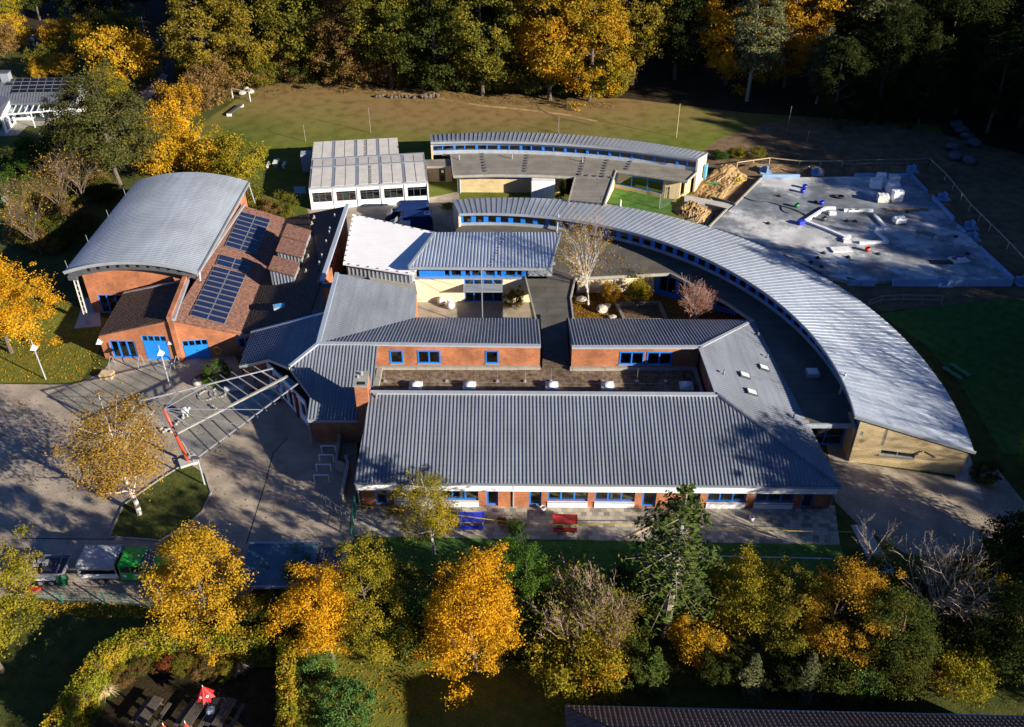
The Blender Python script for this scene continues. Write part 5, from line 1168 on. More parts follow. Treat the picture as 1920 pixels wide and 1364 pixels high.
a, c = at(430, 218), at(453, 201); g = thing('balance_beam', 'dark play beam with white feet lying on the lawn near the goal', 'beam', a); b = MB(); b.bar(a + V(0, 0, .4), c + V(0, 0, .4), .6, .12); b.build('beam', 'dark_grey', g)
for q in (a, c): b = MB(); b.box(q + V(0, 0, .2), (.7, .35, .4)); b.build('foot', 'offwhite', g)
for i, q in enumerate(((455, 178), (462, 172), (470, 175))): stone('boulder', 'pale boulder in the small heap behind the goal frame', q, (.7, .6, .5), 'stone', 20 + i, 0, 'boulders behind the goal')
for i in range(17):
    x = 705 + i * 7.2 + rnd.uniform(-1.5, 1.5); stone('stump', 'dark log stump in the row along the far edge of the field', (x, 182 + rnd.uniform(-1, 2) + i * .15), (.45, .4, .3 + .25 * (i > 11)), 'bark', 30 + i, 0, 'row of stumps along the field', 'stump')
for q, h, lab in (((1268, 258), 5.2, 'tall pale ball-net pole at the shaded end of the field'), ((1047, 250), 2.6, 'short pale pole right behind the rear curved roof'), ((695, 250), 4.0, 'thin grey pole in the middle of the field'), ((573, 266), 2.6, 'thin pole at the back corner of the modular block'), ((378, 284), 2.4, 'slim pole with a blue sign by the golden bushes'), ((1475, 250), 4.2, 'dim pole in the shaded part of the field'), ((1512, 272), 2.2, 'short dim pole at the shaded edge of the field')):
    p = at(*q); g = thing('pole', lab, 'pole', p); b = MB(); b.tube(p, p + V(0, 0, h), .055, .045, 8); b.build('shaft', 'wood_grey' if h != 5.2 else 'wood_pale', g)
    if 'blue' in lab: b = MB(); b.box(p + V(0, 0, h - .3), (.45, .05, .5)); b.build('sign', 'box_blue', g)
# road signs
for q, h, lab in (((306, 142), 2.4, 'round grey backed road sign at the road junction'), ((68, 96), 2.3, 'white street sign on a post behind the house garden'), ((22, 408), 2.6, 'grey sign on a leaning post at the left edge by the bare trees')):
    p = at(*q); g = thing('road_sign', lab, 'road sign', p); b = MB(); b.tube(p, p + V(0, 0, h), .05); b.build('post', 'steel', g); b = MB(); b.tube(p + V(0, -.05, h), p + V(0, -.09, h), .42, n=20); b.build('plate', 'grey_paint', g)

# ------------------------------------------------------------------ concrete slab of the new building
sA = lambda x, y: (1290 + x / 5.93, 290 + y / 5.93); sB = lambda x, y: (1590 + x / 5.05, 290 + y / 5.05)
zs = .42
sl_ = [at(*q, zs) for q in (sA(235, 808), sA(525, 560), sA(812, 262), sB(600, 200), sB(1560, 1195), sB(0, 1195), sA(1480, 1335), sA(1060, 1125), sA(620, 930))]
SB = thing('building_slab', 'large pale concrete floor slab of an unfinished building with low edge upstands', 'foundation', (sl_[0].x, sl_[0].y, 0))
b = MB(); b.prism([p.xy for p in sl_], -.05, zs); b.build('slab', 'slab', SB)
def upstand(s, t, h=.5, mat='foam_block', w=.22, name='upstand', z=0.0): b = MB(); a, c = at(*s, zs), at(*t, zs); b.bar(V(a.x, a.y, z + (h + zs) / 2), V(c.x, c.y, z + (h + zs) / 2), w, h + zs); return b.build(name, mat, SB)
for s, t, h in ((sA(825, 250), sA(1240, 250), .38), (sB(60, 205), sB(600, 205), .4), (sB(590, 205), sB(745, 370), .42), (sB(795, 420), sB(998, 630), .5), (sB(1035, 690), sB(1108, 750), .4), (sB(1240, 900), sB(1560, 1205), .5), (sB(1548, 1215), sB(420, 1215), .46), (sB(260, 1215), sB(0, 1210), .3)): upstand(s, t, h)
for s, t, h in ((sA(520, 565), sA(815, 265), .16), (sA(232, 810), sA(432, 612), .16)): upstand(s, t, h, 'coping')
for s, t in ((sA(800, 1010), sA(905, 1080)), (sA(1060, 1120), sA(1480, 1330)), (sB(-10, 1170), sB(130, 1215)), (sA(130, 790), sA(220, 815)), (sA(300, 830), sA(640, 950))): upstand(s, t, .14, 'dark_grey')
for q in (sB(610, 165), sB(905, 430), sB(1165, 700), sB(1650, 1230), sB(905, 1240), sA(860, 205), sA(1435, 225), sB(1185, 810)):
    p = at(*q); b = MB(); b.box(p + V(0, 0, .08), (1.6, 1.0, .16)); b.box(p + V(.1, 0, .55), (.16, .95, .9)); b.box(p + V(-.15, .35, .45), (1.2, .16, .75)); tag(b.build('concrete_angle', 'foam_block'), 'grey concrete corner block with upright fin set around the slab', 'concrete block', 'concrete corner blocks around the slab')
for s, t in ((sA(1300, 752), sA(1530, 605)), (sA(1530, 605), sA(1640, 605)), (sA(1305, 755), sA(1530, 840)), (sA(1530, 840), sA(1750, 935)), (sA(1795, 915), sA(1725, 965)), (sA(1725, 975), sA(1815, 985)), (sA(1730, 630), sA(1898, 632)), (sB(0, 540), sB(235, 540)), (sB(245, 578), sB(345, 690)), (sB(258, 712), sB(378, 700)), (sB(258, 730), sB(372, 835)), (sB(105, 845), sB(378, 840))):
    b = MB(); a, c = at(*s, zs), at(*t, zs); n = max(1, int((c - a).length / .65))
    for i in range(n): b.bar(a.lerp(c, (i + .02) / n) + V(0, 0, .14), a.lerp(c, (i + .98) / n) + V(0, 0, .14), .36, .28 + .01 * (i % 2))
    tag(b.build('block_wall', 'white_bag'), 'low course of white building blocks laid out on the slab', 'block wall', 'first block courses on the slab')
b = MB(); b.prism([at(*q, .34).xy for q in (sA(-40, 450), sA(510, 555), sA(430, 615), sA(-40, 535))], 0, .36); tag(b.build('gangway', 'concrete'), 'concrete gangway leading from the rear curved building to the slab', 'gangway')
for s, t, lab in ((sA(260, 485), sA(505, 555), 'dark formwork board on the far side of the concrete gangway'), (sA(190, 565), sA(425, 620), 'dark formwork board on the near side of the concrete gangway')): b = MB(); b.bar(at(*s, .4), at(*t, .4), .12, .5); tag(b.build('formwork_board', 'dark_grey'), lab, 'formwork')
PG = 'wrapped block pallets on the slab'
for i, (q, s, m) in enumerate(((sB(255, 320), (1.9, 1.5, 1.5), 'white_bag'), (sB(305, 250), (1.5, 1.2, 1.2), 'white_bag'), (sB(355, 320), (1.6, 1.2, 1.2), 'offwhite'), (sB(425, 275), (1.7, 1.3, 1.3), 'tarp_grey'), (sB(412, 370), (1.7, 1.4, 1.7), 'white_bag'), (sB(450, 440), (1.7, 1.3, 1.7), 'white_bag'), (sB(322, 450), (1.7, 1.2, 1.2), 'offwhite'), (sB(480, 650), (1.8, 1.2, .8), 'white_bag'))):
    p = at(*q, zs); g = thing('pallet_load', 'foil-wrapped white pallet load standing alone in the middle of the slab' if i == 7 else 'foil-wrapped pallet of building blocks in the cluster at the far right of the slab', 'pallet load', p, rnd.uniform(-.3, .3), PG if i < 7 else None, local=True)
    b = MB(); s = tuple(e * .8 for e in s); b.box((0, 0, .07), (s[0] * .95, s[1] * .95, .14)); b.build('pallet', 'wood_grey', g)
    bm = bmesh.new(); bmesh.ops.create_cube(bm, size=1); bmesh.ops.subdivide_edges(bm, edges=bm.edges[:], cuts=4, use_grid_fill=True)
    for v in bm.verts: k = 1 - .1 * max(0, v.co.z); v.co = V(v.co.x * s[0] * k, v.co.y * s[1] * k, .14 + (v.co.z + .5) * s[2]) + V(rnd.uniform(-.04, .04), rnd.uniform(-.04, .04), rnd.uniform(-.05, .05) if v.co.z > -.4 else 0)
    me = bpy.data.meshes.new('wrapped_load'); bm.to_mesh(me); bm.free(); finish('wrapped_load', me, m, g)
p = at(*sB(1050, 1000), zs); g = thing('pallet_load', 'flat pallet with red and blue sacks at the right end of the slab', 'pallet load', p, .2, local=True); b = MB(); b.box((0, 0, .08), (2.0, 1.4, .14)); b.build('pallet', 'offwhite', g)
for i, m in enumerate(('red_paint', 'white_bag', 'play_blue', 'white_bag', 'red_paint')): b = MB(); b.box((-.5 + .25 * i, .2 * (-1) ** i, .24 + .05 * (i % 3)), (.55, .4, .2), i); b.build('sack', m, g, bevel=.06)
b = MB(); b.bar(at(*sB(360, 515), zs + .15), at(*sB(755, 515), zs + .15), .3, .16); tag(b.build('timber_beam', 'wood'), 'long brown timber beam lying on the slab', 'beam')
p = at(*sB(715, 800), zs); g = thing('trestle_table', 'makeshift work table of boards on trestles on the slab', 'table', p, -.6, local=True); b = MB()
for i in range(4): b.box((0, -.45 + i * .3, .8), (2.2, .26, .04))
b.build('table_top', 'wood_grey', g)
for x in (-.8, .8):
    for y in (-.4, .4): b = MB(); b.bar((x, y * .6, .78), (x + .1, y * 1.3, 0), .06, .06); b.build('leg', 'wood_grey', g)
def cable(name, lab, pts, r, mat):
    pts = [at(*q, zs + .06) for q in pts]; out = []
    for i in range(len(pts) - 1):
        p0, p1, p2, p3 = pts[max(0, i - 1)], pts[i], pts[i + 1], pts[min(len(pts) - 1, i + 2)]
        for k in range(6): t = k / 6; out.append(.5 * (2 * p1 + (p2 - p0) * t + (2 * p0 - 5 * p1 + 4 * p2 - p3) * t * t + (3 * p1 - p0 - 3 * p2 + p3) * t ** 3))
    out.append(pts[-1]); b = MB(); b.path(out, r, 5); tag(b.build(name, mat), lab, 'hose')
cable('hose', 'thick dark hose snaking over the lit part of the slab', [sA(590, 455), sA(720, 512), sA(900, 530), sA(1040, 570), sA(1200, 620), sA(1340, 690)], .07, 'dark_grey')
cable('hose', 'second dark hose looping beside the thick one', [sA(1040, 570), sA(1050, 620), sA(1120, 650), sA(1250, 650), sA(1330, 690)], .05, 'dark_grey')
cable('hose', 'tangle of thin yellow cable on the soil left of the slab', [sA(540, 250), sA(600, 300), sA(560, 330), sA(520, 280), sA(600, 240), sA(650, 280), sA(570, 300), sA(540, 260)], .05, 'hose_yellow')
for q, m, lab in ((sA(1295, 375), 'play_blue', 'blue bucket farthest back on the slab'), (sA(1270, 425), 'play_blue', 'blue bucket nearer the middle of the slab'), (sA(1480, 555), 'play_blue', 'blue bucket beside the mixing tools'), (sA(1205, 585), 'pool_green', 'green tub on the lit part of the slab'), (sA(1505, 735), 'dark_grey', 'black mortar tub inside the block courses'), (sB(180, 915), 'red_paint', 'red bucket in front of the block courses')):
    p = at(*q, zs); b = MB(); b.lathe(p, [(.26, 0), (.34, .5), (.31, .5), (.24, .06)], 14); tag(b.build('bucket', m, None, True), lab, 'bucket')
p = at(*sA(1255, 775), zs); g = MB(); g.box(p + V(0, 0, .25), (.9, .6, .5), .4); tag(g.build('tool_box', 'play_blue', None, bevel=.04), 'blue tool crate at the corner of the block courses', 'crate')
p = at(*sA(1605, 670), zs); g = thing('brick_stack', 'pinkish stack of small bricks behind the block course', 'bricks', p)
for i in range(8): b = MB() if i == 0 else b; b.box(p + V(-.35 + (i % 4) * .22, (i // 4) * .3 - .1, .22), (.2, .26, .42))
b.build('bricks', 'white_bag', g)
p = at(*sA(1680, 478), zs); b = MB(); 
for k in range(2): b.path([p + V(.6 * math.cos(i * .39), .45 * math.sin(i * .39), .06 + .1 * k) for i in range(17)], .09, 6)
tag(b.build('coiled_pipe', 'black'), 'black coiled pipe ring lying on the slab', 'pipe')
for i, q in enumerate((sA(890, 768), sA(1505, 1100), sA(1440, 1150), sA(1780, 1143), sA(1485, 1250), sA(1370, 1200), sA(1420, 530), sA(1860, 745), sA(1765, 742), sB(285, 945), sB(1130, 942), sB(1020, 780), sA(1010, 465), sB(65, 635), sB(560, 548))):
    p = at(*q, zs); b = MB(); b.lathe(p, [(.3, 0), (.3, .05), (.14, .07), (.14, .2), (.1, .2)], 12); tag(b.build('drain_pipe', 'black'), 'capped black drain pipe end sticking out of the slab', 'drain pipe', 'drain pipe ends in the slab')
p = at(*sA(1700, 1065), zs); b = MB(); b.box(p + V(0, 0, .12), (2.4, 1.3, .1), .1); tag(b.build('foil_sheet', 'white_bag', None, bevel=.04), 'crumpled white foil sheet near the lower edge of the slab', 'foil')
p = at(*sB(885, 1022), zs); b = MB(); b.box(p + V(0, 0, .03), (2.6, .9, .05)); tag(b.build('floor_hatch', 'black'), 'dark rectangular opening covered with board at the right of the slab', 'hatch')
# rail fences round the site
railing('rail_fence', 'pale timber rail fence along the far side of the building site', 'fence', [at(*q) for q in (sA(540, 165), sA(900, 115), sA(1230, 150), sA(1700, 150))], 1.1, 3.4, 'wood_pale', .1, .1, (.95,))
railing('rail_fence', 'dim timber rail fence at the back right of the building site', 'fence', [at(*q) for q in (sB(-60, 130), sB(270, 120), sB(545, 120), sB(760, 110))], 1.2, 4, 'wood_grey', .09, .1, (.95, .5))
railing('rail_fence', 'timber rail fence running down the right side of the building site', 'fence', [at(*q) for q in (sB(760, 110), sB(910, 250), sB(1140, 540), sB(1330, 730), sB(1500, 900), sB(1690, 1110))], 1.1, 3.6, 'wood_pale', .09, .1, (.95,))
railing('rail_fence', 'weathered rail fence between the dark lawn and the building site', 'fence', [at(1626, 580), at(1650, 572), at(1690, 570), at(1764, 572)], 1.2, 2.6, 'wood_grey', .09, .1, (.95, .5))
b = MB(); b.bar(at(*sA(1195, 215)), at(*sA(1350, 135), 1.5), .2, .1); tag(b.build('board', 'wood_pale'), 'pale board leaning up at the far bank of the slab', 'board')
for s, t, lab in (((380, 480), (490, 320), 'pale marking board stuck in the sand beside the slab edge'), ((320, 300), (470, 200), 'pale marking board on top of the big sand heap'), ((90, 770), (210, 650), 'pale marking board on the lower sand heap')):
    b = MB(); b.bar(at(*sA(*s), .5), at(*sA(*t), .9), .12, .08); tag(b.build('marking_board', 'wood_pale'), lab, 'board')
p = at(*sA(210, 320), .4); b = MB(); b.tube(p, p + V(1.6, -.3, .1), .14, n=10); tag(b.build('drain_pipe', 'pool_green'), 'short green pipe lying on the sand heap', 'pipe')
railing('mesh_fence', 'leaning grey wire mesh site fence panel beside the inner lawn', 'fence', [at(1236, 392), at(1266, 376)], 2.0, 4.2, 'steel', .025, .07, (1, .03), .22)
b = MB(); p = at(1163, 387); b.tube(p, p + V(0, 0, .9), .14, .12, 10); tag(b.build('bollard_lamp', 'lamp_white'), 'short white bollard on the bright inner lawn', 'bollard')
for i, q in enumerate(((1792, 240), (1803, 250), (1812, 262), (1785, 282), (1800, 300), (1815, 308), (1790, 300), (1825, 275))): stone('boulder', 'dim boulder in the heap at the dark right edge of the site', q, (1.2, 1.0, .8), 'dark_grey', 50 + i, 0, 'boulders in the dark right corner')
for q, lab in (((1783, 706), 'dark garden bench on the shaded lawn, left one'), ((1798, 700), 'dark garden bench on the shaded lawn, right one')):
    p = at(*q); g = thing('garden_bench', lab, 'bench', p, R(118), local=True); b = MB()
    for i in range(3): b.box((0, -.18 + i * .16, .45), (2.2, .12, .04))
    b.build('seat', 'pool_green', g)
    for x in (-.9, .9): b = MB(); b.box((x, 0, .22), (.08, .45, .44)); b.build('leg', 'dark_grey', g)
# courtyard things
for i, (q, s, lab) in enumerate((((1127, 585), (.75, .6, .5), 'big pale boulder right of the courtyard birch'), ((1138, 578), (.45, .4, .35), 'smaller boulder behind the big pale one in the courtyard'), ((1089, 566), (.7, .5, .4), 'brownish boulder left of the courtyard birch'), ((1148, 598), (.5, .4, .3), 'boulder half hidden at the edge of the grey roof'))): stone('boulder', lab, q, s, 'stone', 90 + i)
g = thing('sandpit', 'dark timber framed sandpit in the courtyard', 'sandpit', at(1200, 590)); b = MB(); cs = [at(1155, 575), at(1235, 573), at(1250, 606), at(1170, 606)]
for a, c in zip(cs, cs[1:] + cs[:1]): b.bar(a + V(0, 0, .25), c + V(0, 0, .25), .3, .5)
b.build('frame', 'wood_grey', g); b = MB(); b.prism([p.xy for p in cs], .05, .12); b.build('filling', 'soil', g)
for q, lab in (((828, 571), 'pale stone ball in the paved yard, left one'), ((845, 579), 'pale stone ball in the paved yard, right one')):
    p = at(*q); b = MB(); b.lathe(p, [(.05, 0), (.3, .08), (.45, .3), (.47, .45), (.42, .65), (.25, .84), (.03, .9)], 16); tag(b.build('stone_ball', 'offwhite', None, True), lab, 'stone ball')
p = at(855, 565); g = thing('foil_heap', 'heap of crumpled white foil by the cream wall of the yard', 'foil', p)
for i in range(7): b = MB(); b.lathe(p + V(rnd.uniform(-.9, .9), rnd.uniform(-.2, .5), 0), [(.3, 0), (.4, .2), (.25, .5), (.05, .7)], 7); b.build('sheet', 'white_bag', g)

# ------------------------------------------------------------------ outbuilding with a blue-grey flat roof
SH = thing('garage', 'flat roofed brick outbuilding with a blue-grey membrane roof and a dark lean-to', 'shed', (-17, 43, 0))
sq = [at(467, 1020, 2.7), at(596, 1020, 2.7), at(580, 1100, 2.7), at(452, 1100, 2.7)]
plain('membrane', (.055, .12, .17), .75, 0, .22, .8, .25)
b = MB()
for i in range(4): b.slab([sq[0].lerp(sq[3], i / 4 + .004) + V(0, 0, .01 * i), sq[1].lerp(sq[2], i / 4 + .004) + V(0, 0, .01 * i), sq[1].lerp(sq[2], (i + 1) / 4) + V(0, 0, .01 * i), sq[0].lerp(sq[3], (i + 1) / 4) + V(0, 0, .01 * i)], .16)
b.build('roof', 'membrane', SH)
b = MB(); b.bar(sq[0] + V(0, .04, 0), sq[1] + V(0, .04, 0), .1, .2); b.bar(sq[3] + V(0, -.05, -.04), sq[2] + V(0, -.05, -.04), .1, .24); b.build('edge_trim', 'zinc', SH)
A, B = (-18.4, 42.3), (-14.4, 42.3)
wall('wall', A, B, [(0, 0), (4, 0), (4, 2.5), (0, 2.5)], [], 'red_brick', SH); wall('wall', (-14.4, 42.4), (-14.4, 45.2), [(0, 0), (2.8, 0), (2.8, 2.5), (0, 2.5)], [], 'red_brick', SH); wall('wall', (-18.6, 45.2), (-18.6, 42.4), [(0, 0), (2.8, 0), (2.8, 2.5), (0, 2.5)], [], 'red_brick', SH); wall('wall', (-14.2, 45.25), (-18.8, 45.25), [(0, 0), (4.6, 0), (4.6, 2.5), (0, 2.5)], [], 'red_brick', SH)
corrugated('lean_to_roof', [at(597, 1027, 2.4), at(643, 1027, 2.3), at(628, 1085, 2.2), at(584, 1085, 2.3)], (1, 0, 0), 'dark_grey', SH, pitch=.25, amp=.05, course=0)
b = MB()
for q in ((640, 1070), (625, 1120)): p = at(*q); b.box(p + V(0, 0, 1.05), (.12, .12, 2.1))
b.build('post', 'wood_grey', SH)
p = at(492, 1140); g = thing('garden_chair', 'white plastic garden chair behind the outbuilding', 'chair', p, .3, local=True); b = MB(); b.box((0, 0, .45), (.5, .5, .05)); b.build('seat', 'white_bag', g); b = MB(); b.box((0, .24, .75), (.5, .05, .55)); b.build('backrest', 'white_bag', g)
for x in (-.2, .2):
    for y in (-.2, .2): b = MB(); b.box((x, y, .22), (.05, .05, .44)); b.build('leg', 'white_bag', g)
p = at(520, 1135); b = MB(); b.lathe(p, [(.3, 0), (.55, .25), (.45, .55), (.1, .75)], 9); tag(b.build('sack', 'play_blue', None, True), 'bright blue plastic sack behind the outbuilding', 'sack')

# ------------------------------------------------------------------ foreground house, only its dark tiled roof reaches into the picture
FH = thing('foreground_house', 'dark tiled roof along the bottom edge of the picture', 'house', (18, 25, 0))
e0, e1 = at(1060, 1326, 3.1), at(1960, 1346, 3.1); up = V(0, -7.6, 4.3)
hp_ = e0 + up + V(8.5, 0, 0); bk_ = e0 + V(0, -15.2, 0)  # hip end lies out of view, shaped so sun reaches the round bush
corrugated('roof', [e0, e1, e1 + up, hp_], (1, 0, 0), 'tile_garden', FH, pitch=.3, amp=.07, course=.36)
corrugated('roof', [hp_, e1 + up, e1 + V(0, -15.2, 0), bk_], (1, 0, 0), 'tile_garden', FH, pitch=.3, amp=.07, course=.36)
corrugated('roof', [e0, hp_, bk_], (0, 1, 0), 'tile_garden', FH, pitch=.3, amp=.07, course=.36)
b = MB(); b.bar(e0 + V(0, .08, -.12), e1 + V(0, .08, -.12), .16, .14); b.build('gutter', 'zinc', FH)
w0, w1, d_ = e0.x + .4, e1.x - .2, 14.2; ye = e0.y - .5
b = MB(); b.prism([(w0, ye), (w1, ye), (w1, ye - d_), (w0, ye - d_)], 0, 2.9); b.build('wall', 'red_brick', FH)

# ------------------------------------------------------------------ white house at upper left with solar roof and glass veranda
HS = thing('white_house', 'white rendered house with grey solar roof and glass veranda at the left edge', 'house', (-66, 122, 0))
z3 = lambda x, y: (x / 5.93, 30 + y / 5.93)
hr0, hr1, he1, he0 = at(*z3(-80, 715), 5.2), at(*z3(900, 686), 5.2), at(*z3(838, 965), 3.0), at(*z3(-120, 985), 3.0)
pl = (hr1, he1, hr0); b = MB(); b.slab([hr0, hr1, he1, he0], .2); b.build('roof', 'slate_roof', HS)
bk0, bk1 = hr0 + V(0, 5, -2.2), hr1 + V(0, 5, -2.2); b = MB(); b.slab([bk0, bk1, hr1, hr0], .2); b.build('roof', 'slate_roof', HS)
b = MB()
for i in range(30):
    a, c = hr0.lerp(hr1, i / 30), he0.lerp(he1, i / 30); b.bar(a + V(0, 0, .04), c + V(0, 0, .04), .04, .05)
b.build('standing_seams', 'slate_roof', HS)
solar([z3(90, 706), z3(790, 694), z3(775, 770), z3(60, 786)], 8, 2, pl, HS, cells='solar_black'); solar([z3(150, 787), z3(770, 774), z3(752, 855), z3(125, 868)], 7, 2, pl, HS, cells='solar_black')
yl = he1.y + .4; xr = he1.x - .5
wall('wall', (xr - 22, yl), (xr, yl), [(0, 0), (22, 0), (22, 2.9), (0, 2.9)], [(12.2 + i * 2.2, 14 + i * 2.2, .4, 2.3) for i in range(3)], 'white_paint', HS)
for i in range(3): window((xr - 22, yl), (xr, yl), (12.2 + i * 2.2, 14 + i * 2.2, .4, 2.3), 2, 'grey_paint', HS)
dep = bk1.y - he1.y - .8; wall('wall', (xr, yl), (xr + (hr1.x - he1.x) * 2 - .2, yl + dep), [(0, 0), (dep, 0), (dep, 2.9), (dep * .5, 4.9), (0, 2.9)], [(3.4, 4.6, 1, 2.2)], 'white_paint', HS)
wall('wall', (xr, yl + dep), (xr - 22, yl + dep), [(0, 0), (22, 0), (22, 2.9), (0, 2.9)], [], 'white_paint', HS)
c = at(*z3(60, 690), 5.6); b = MB(); b.box(c + V(0, .3, -.3), (1.3, 1.1, 2.2)); o_ = b.build('chimney', 'zinc', HS); b = MB(); b.box(c + V(0, .3, .85), (1.5, 1.3, .12)); b.build('cap', 'dark_grey', o_)
vv = [at(*z3(170, 895), 2.9), at(*z3(682, 882), 2.9), at(*z3(612, 1052), 2.4), at(*z3(62, 1100), 2.4)]
b = MB(); b.slab(vv, .03); b.build('veranda_glass', 'canopy_glass', HS)
b = MB()
for i in range(9): b.bar(vv[0].lerp(vv[1], i / 8) + V(0, 0, .05), vv[3].lerp(vv[2], i / 8) + V(0, 0, .05), .1, .12)
b.bar(vv[3], vv[2], .16, .2); b.build('veranda_frame', 'offwhite', HS)
for i in (0, .5, 1): q = vv[3].lerp(vv[2], i); b = MB(); b.bar(V(q.x, q.y, 0), V(q.x, q.y, 2.35), .12, .12); b.build('veranda_post', 'offwhite', HS)
lw = [at(*z3(-60, 870), 3.8), at(*z3(110, 912), 3.8), at(*z3(0, 1112), 2.9), at(*z3(-140, 1150), 2.9)]
b = MB(); b.slab(lw, .2); b.build('wing_roof', 'slate_roof', HS)
a, c = V(lw[2].x, lw[2].y + .3, 0), V(lw[1].x - .2, lw[1].y, 0); Lh = (c - a).length; wall('wall', a, c, [(0, 0), (Lh, 0), (Lh, 3.6), (0, 2.7)], [(.5, 2.2, .2, 2.2), (2.8, 4.2, .2, 2.2)], 'white_paint', HS)
window(a, c, (.5, 2.2, .2, 2.2), 2, 'grey_paint', HS); window(a, c, (2.8, 4.2, .2, 2.2), 1, 'grey_paint', HS)
sheet('house_terrace', [at(*z3(*q)) for q in ((60, 1180), (640, 1160), (660, 1215), (300, 1230), (200, 1330), (-40, 1340))], .014, 'coping')
b = MB(); b.tube(at(78, 276), at(74, 252), .25, .2, 8); tag(b.build('stone_post', 'stone'), 'pale stone post in the garden below the veranda', 'stone post')
stone('boulder', 'pale garden stone beside the stone post', (97, 265), (.4, .4, .5), 'stone', 77)
p = at(*z3(480, 1165)); g = thing('garden_sofa', 'dark garden sofa under the glass veranda', 'sofa', p, 0, local=True); b = MB(); b.box((0, 0, .35), (2.0, .8, .35)); b.build('seat', 'dark_grey', g, bevel=.04); b = MB(); b.box((0, .4, .6), (2.0, .15, .5)); b.build('backrest', 'dark_grey', g, bevel=.04)

# ------------------------------------------------------------------ beer-garden corner at the bottom
def parasol(q, lab, open_, mat, group=None):
    p = at(*q); g = thing('parasol', lab, 'parasol', p, group=group)
    b = MB(); b.tube(p, p + V(0, 0, 2.55), .03, n=8); b.build('pole', 'offwhite', g); b = MB(); b.lathe(p, [(.3, 0), (.3, .1), (.08, .14)], 12); b.build('base', 'concrete', g)
    n = 8; vs = [p + V(0, 0, 2.5)]; fs = []
    for i in range(n * 2):
        a = i * math.pi / n; r_ = (.62 if i % 2 == 0 else .46) if open_ else (.24 if i % 2 == 0 else .13); zb = 1.35 if i % 2 == 0 else 1.5
        vs.append(p + V(r_ * math.cos(a), r_ * math.sin(a), zb))
    fs = [(0, i + 1, (i + 1) % (2 * n) + 1) for i in range(2 * n)]; b = MB(); b.add(vs, fs); cn = b.build('canopy', mat, g)
    b = MB()
    for k in range(2):                     # white round emblem with a bar beside it, worn on the cloth
        a = -1.8 + k * .95; r_ = .38 if open_ else .15; c = p + V(r_ * math.cos(a), r_ * math.sin(a), 1.85); nn = V(math.cos(a), math.sin(a), .45).normalized(); t = V(-math.sin(a), math.cos(a), 0); w = nn.cross(t)
        c += nn * .06; m = 14; ro_, ri_ = (.085, .05) if open_ else (.07, .04); vs = [c + (t * math.cos(i * 6.283 / m) + w * math.sin(i * 6.283 / m)) * r_2 for r_2 in (ro_, ri_) for i in range(m)]
        b.add(vs, [(i, (i + 1) % m, m + (i + 1) % m, m + i) for i in range(m)])
    b.build('emblem', 'white_paint', cn)
parasol((394, 1330), 'half-closed bright red parasol with white ring emblems in the dark garden', True, 'bright_red')
parasol((322, 1400), 'dark red folded parasol at the bottom edge, left one', False, 'red_paint'); parasol((362, 1396), 'dark red folded parasol at the bottom edge, right one', False, 'red_paint')
for q, rz, lab in (((285, 1345), 1.25, 'dark wooden beer-garden table set farthest left'), ((368, 1350), 1.25, 'dark wooden beer-garden table left of the red parasol'), ((425, 1348), 1.3, 'grey wooden beer-garden table right of the red parasol')):
    p = at(*q); g = thing('picnic_table', lab, 'picnic table', p, rz, local=True); b = MB()
    for i in range(4): b.box((0, -.27 + i * .18, .74), (2.0, .16, .05))
    b.build('table_top', 'wood_dark', g)
    for s in (-1, 1): b = MB(); b.box((0, s * .75, .45), (2.0, .28, .05)); b.build('seat', 'wood_dark', g)
    for x in (-.75, .75): b = MB(); b.bar((x, -.7, 0), (x, 0, .74), .08, .08); b.bar((x, .7, 0), (x, 0, .74), .08, .08); b.bar((x, -.8, .4), (x, .8, .4), .08, .08); b.build('leg', 'wood_dark', g)
p = at(412, 1322); g = thing('crate', 'small slatted wooden crate beside the red parasol', 'crate', p); b = MB()
for i in range(4): b.box(p + V(-.3 + i * .2, 0, .42), (.16, .5, .03))
b.box(p + V(0, 0, .2), (.75, .45, .4)); b.build('slats', 'wood_pale', g)
p = at(398, 1334); g = MB(); g.box(p + V(.1, -.3, .5), (.5, .5, .5), .3); tag(g.build('cover', 'tarp_grey', None, bevel=.08), 'grey cloth cover below the red parasol', 'cover')
# ------------------------------------------------------------------ vegetation
def leaves_mesh(name, pos, nrm, size, aspect=.62, seed=0, spin=None):
    """rhombus leaves as one mesh: pos, nrm arrays of n points; each leaf is an island of four corners"""
    r = np.random.default_rng(seed); n = len(pos)
    nrm = nrm / np.maximum(1e-6, np.linalg.norm(nrm, axis=1, keepdims=True))
    a = spin if spin is not None else r.normal(size=(n, 3))
    t = np.cross(nrm, a); t /= np.maximum(1e-6, np.linalg.norm(t, axis=1, keepdims=True)); w = np.cross(nrm, t)
    if spin is not None: t, w = w, t
    s = (size * r.uniform(.45, 1.5, n))[:, None] if np.isscalar(size) else size[:, None]
    v = np.empty((n, 4, 3)); bend = nrm * s * .12
    v[:, 0] = pos - t * s * .5; v[:, 1] = pos + w * s * aspect * .5 + bend; v[:, 2] = pos + t * s * .5; v[:, 3] = pos - w * s * aspect * .5 + bend
    me = bpy.data.meshes.new(name); me.vertices.add(n * 4); me.vertices.foreach_set('co', v.reshape(-1).astype(np.float32))
    me.loops.add(n * 4); me.loops.foreach_set('vertex_index', np.arange(n * 4, dtype=np.int32))
    me.polygons.add(n); me.polygons.foreach_set('loop_start', np.arange(0, n * 4, 4, dtype=np.int32)); me.polygons.foreach_set('loop_total', np.full(n, 4, dtype=np.int32))
    me.update(calc_edges=True); return me
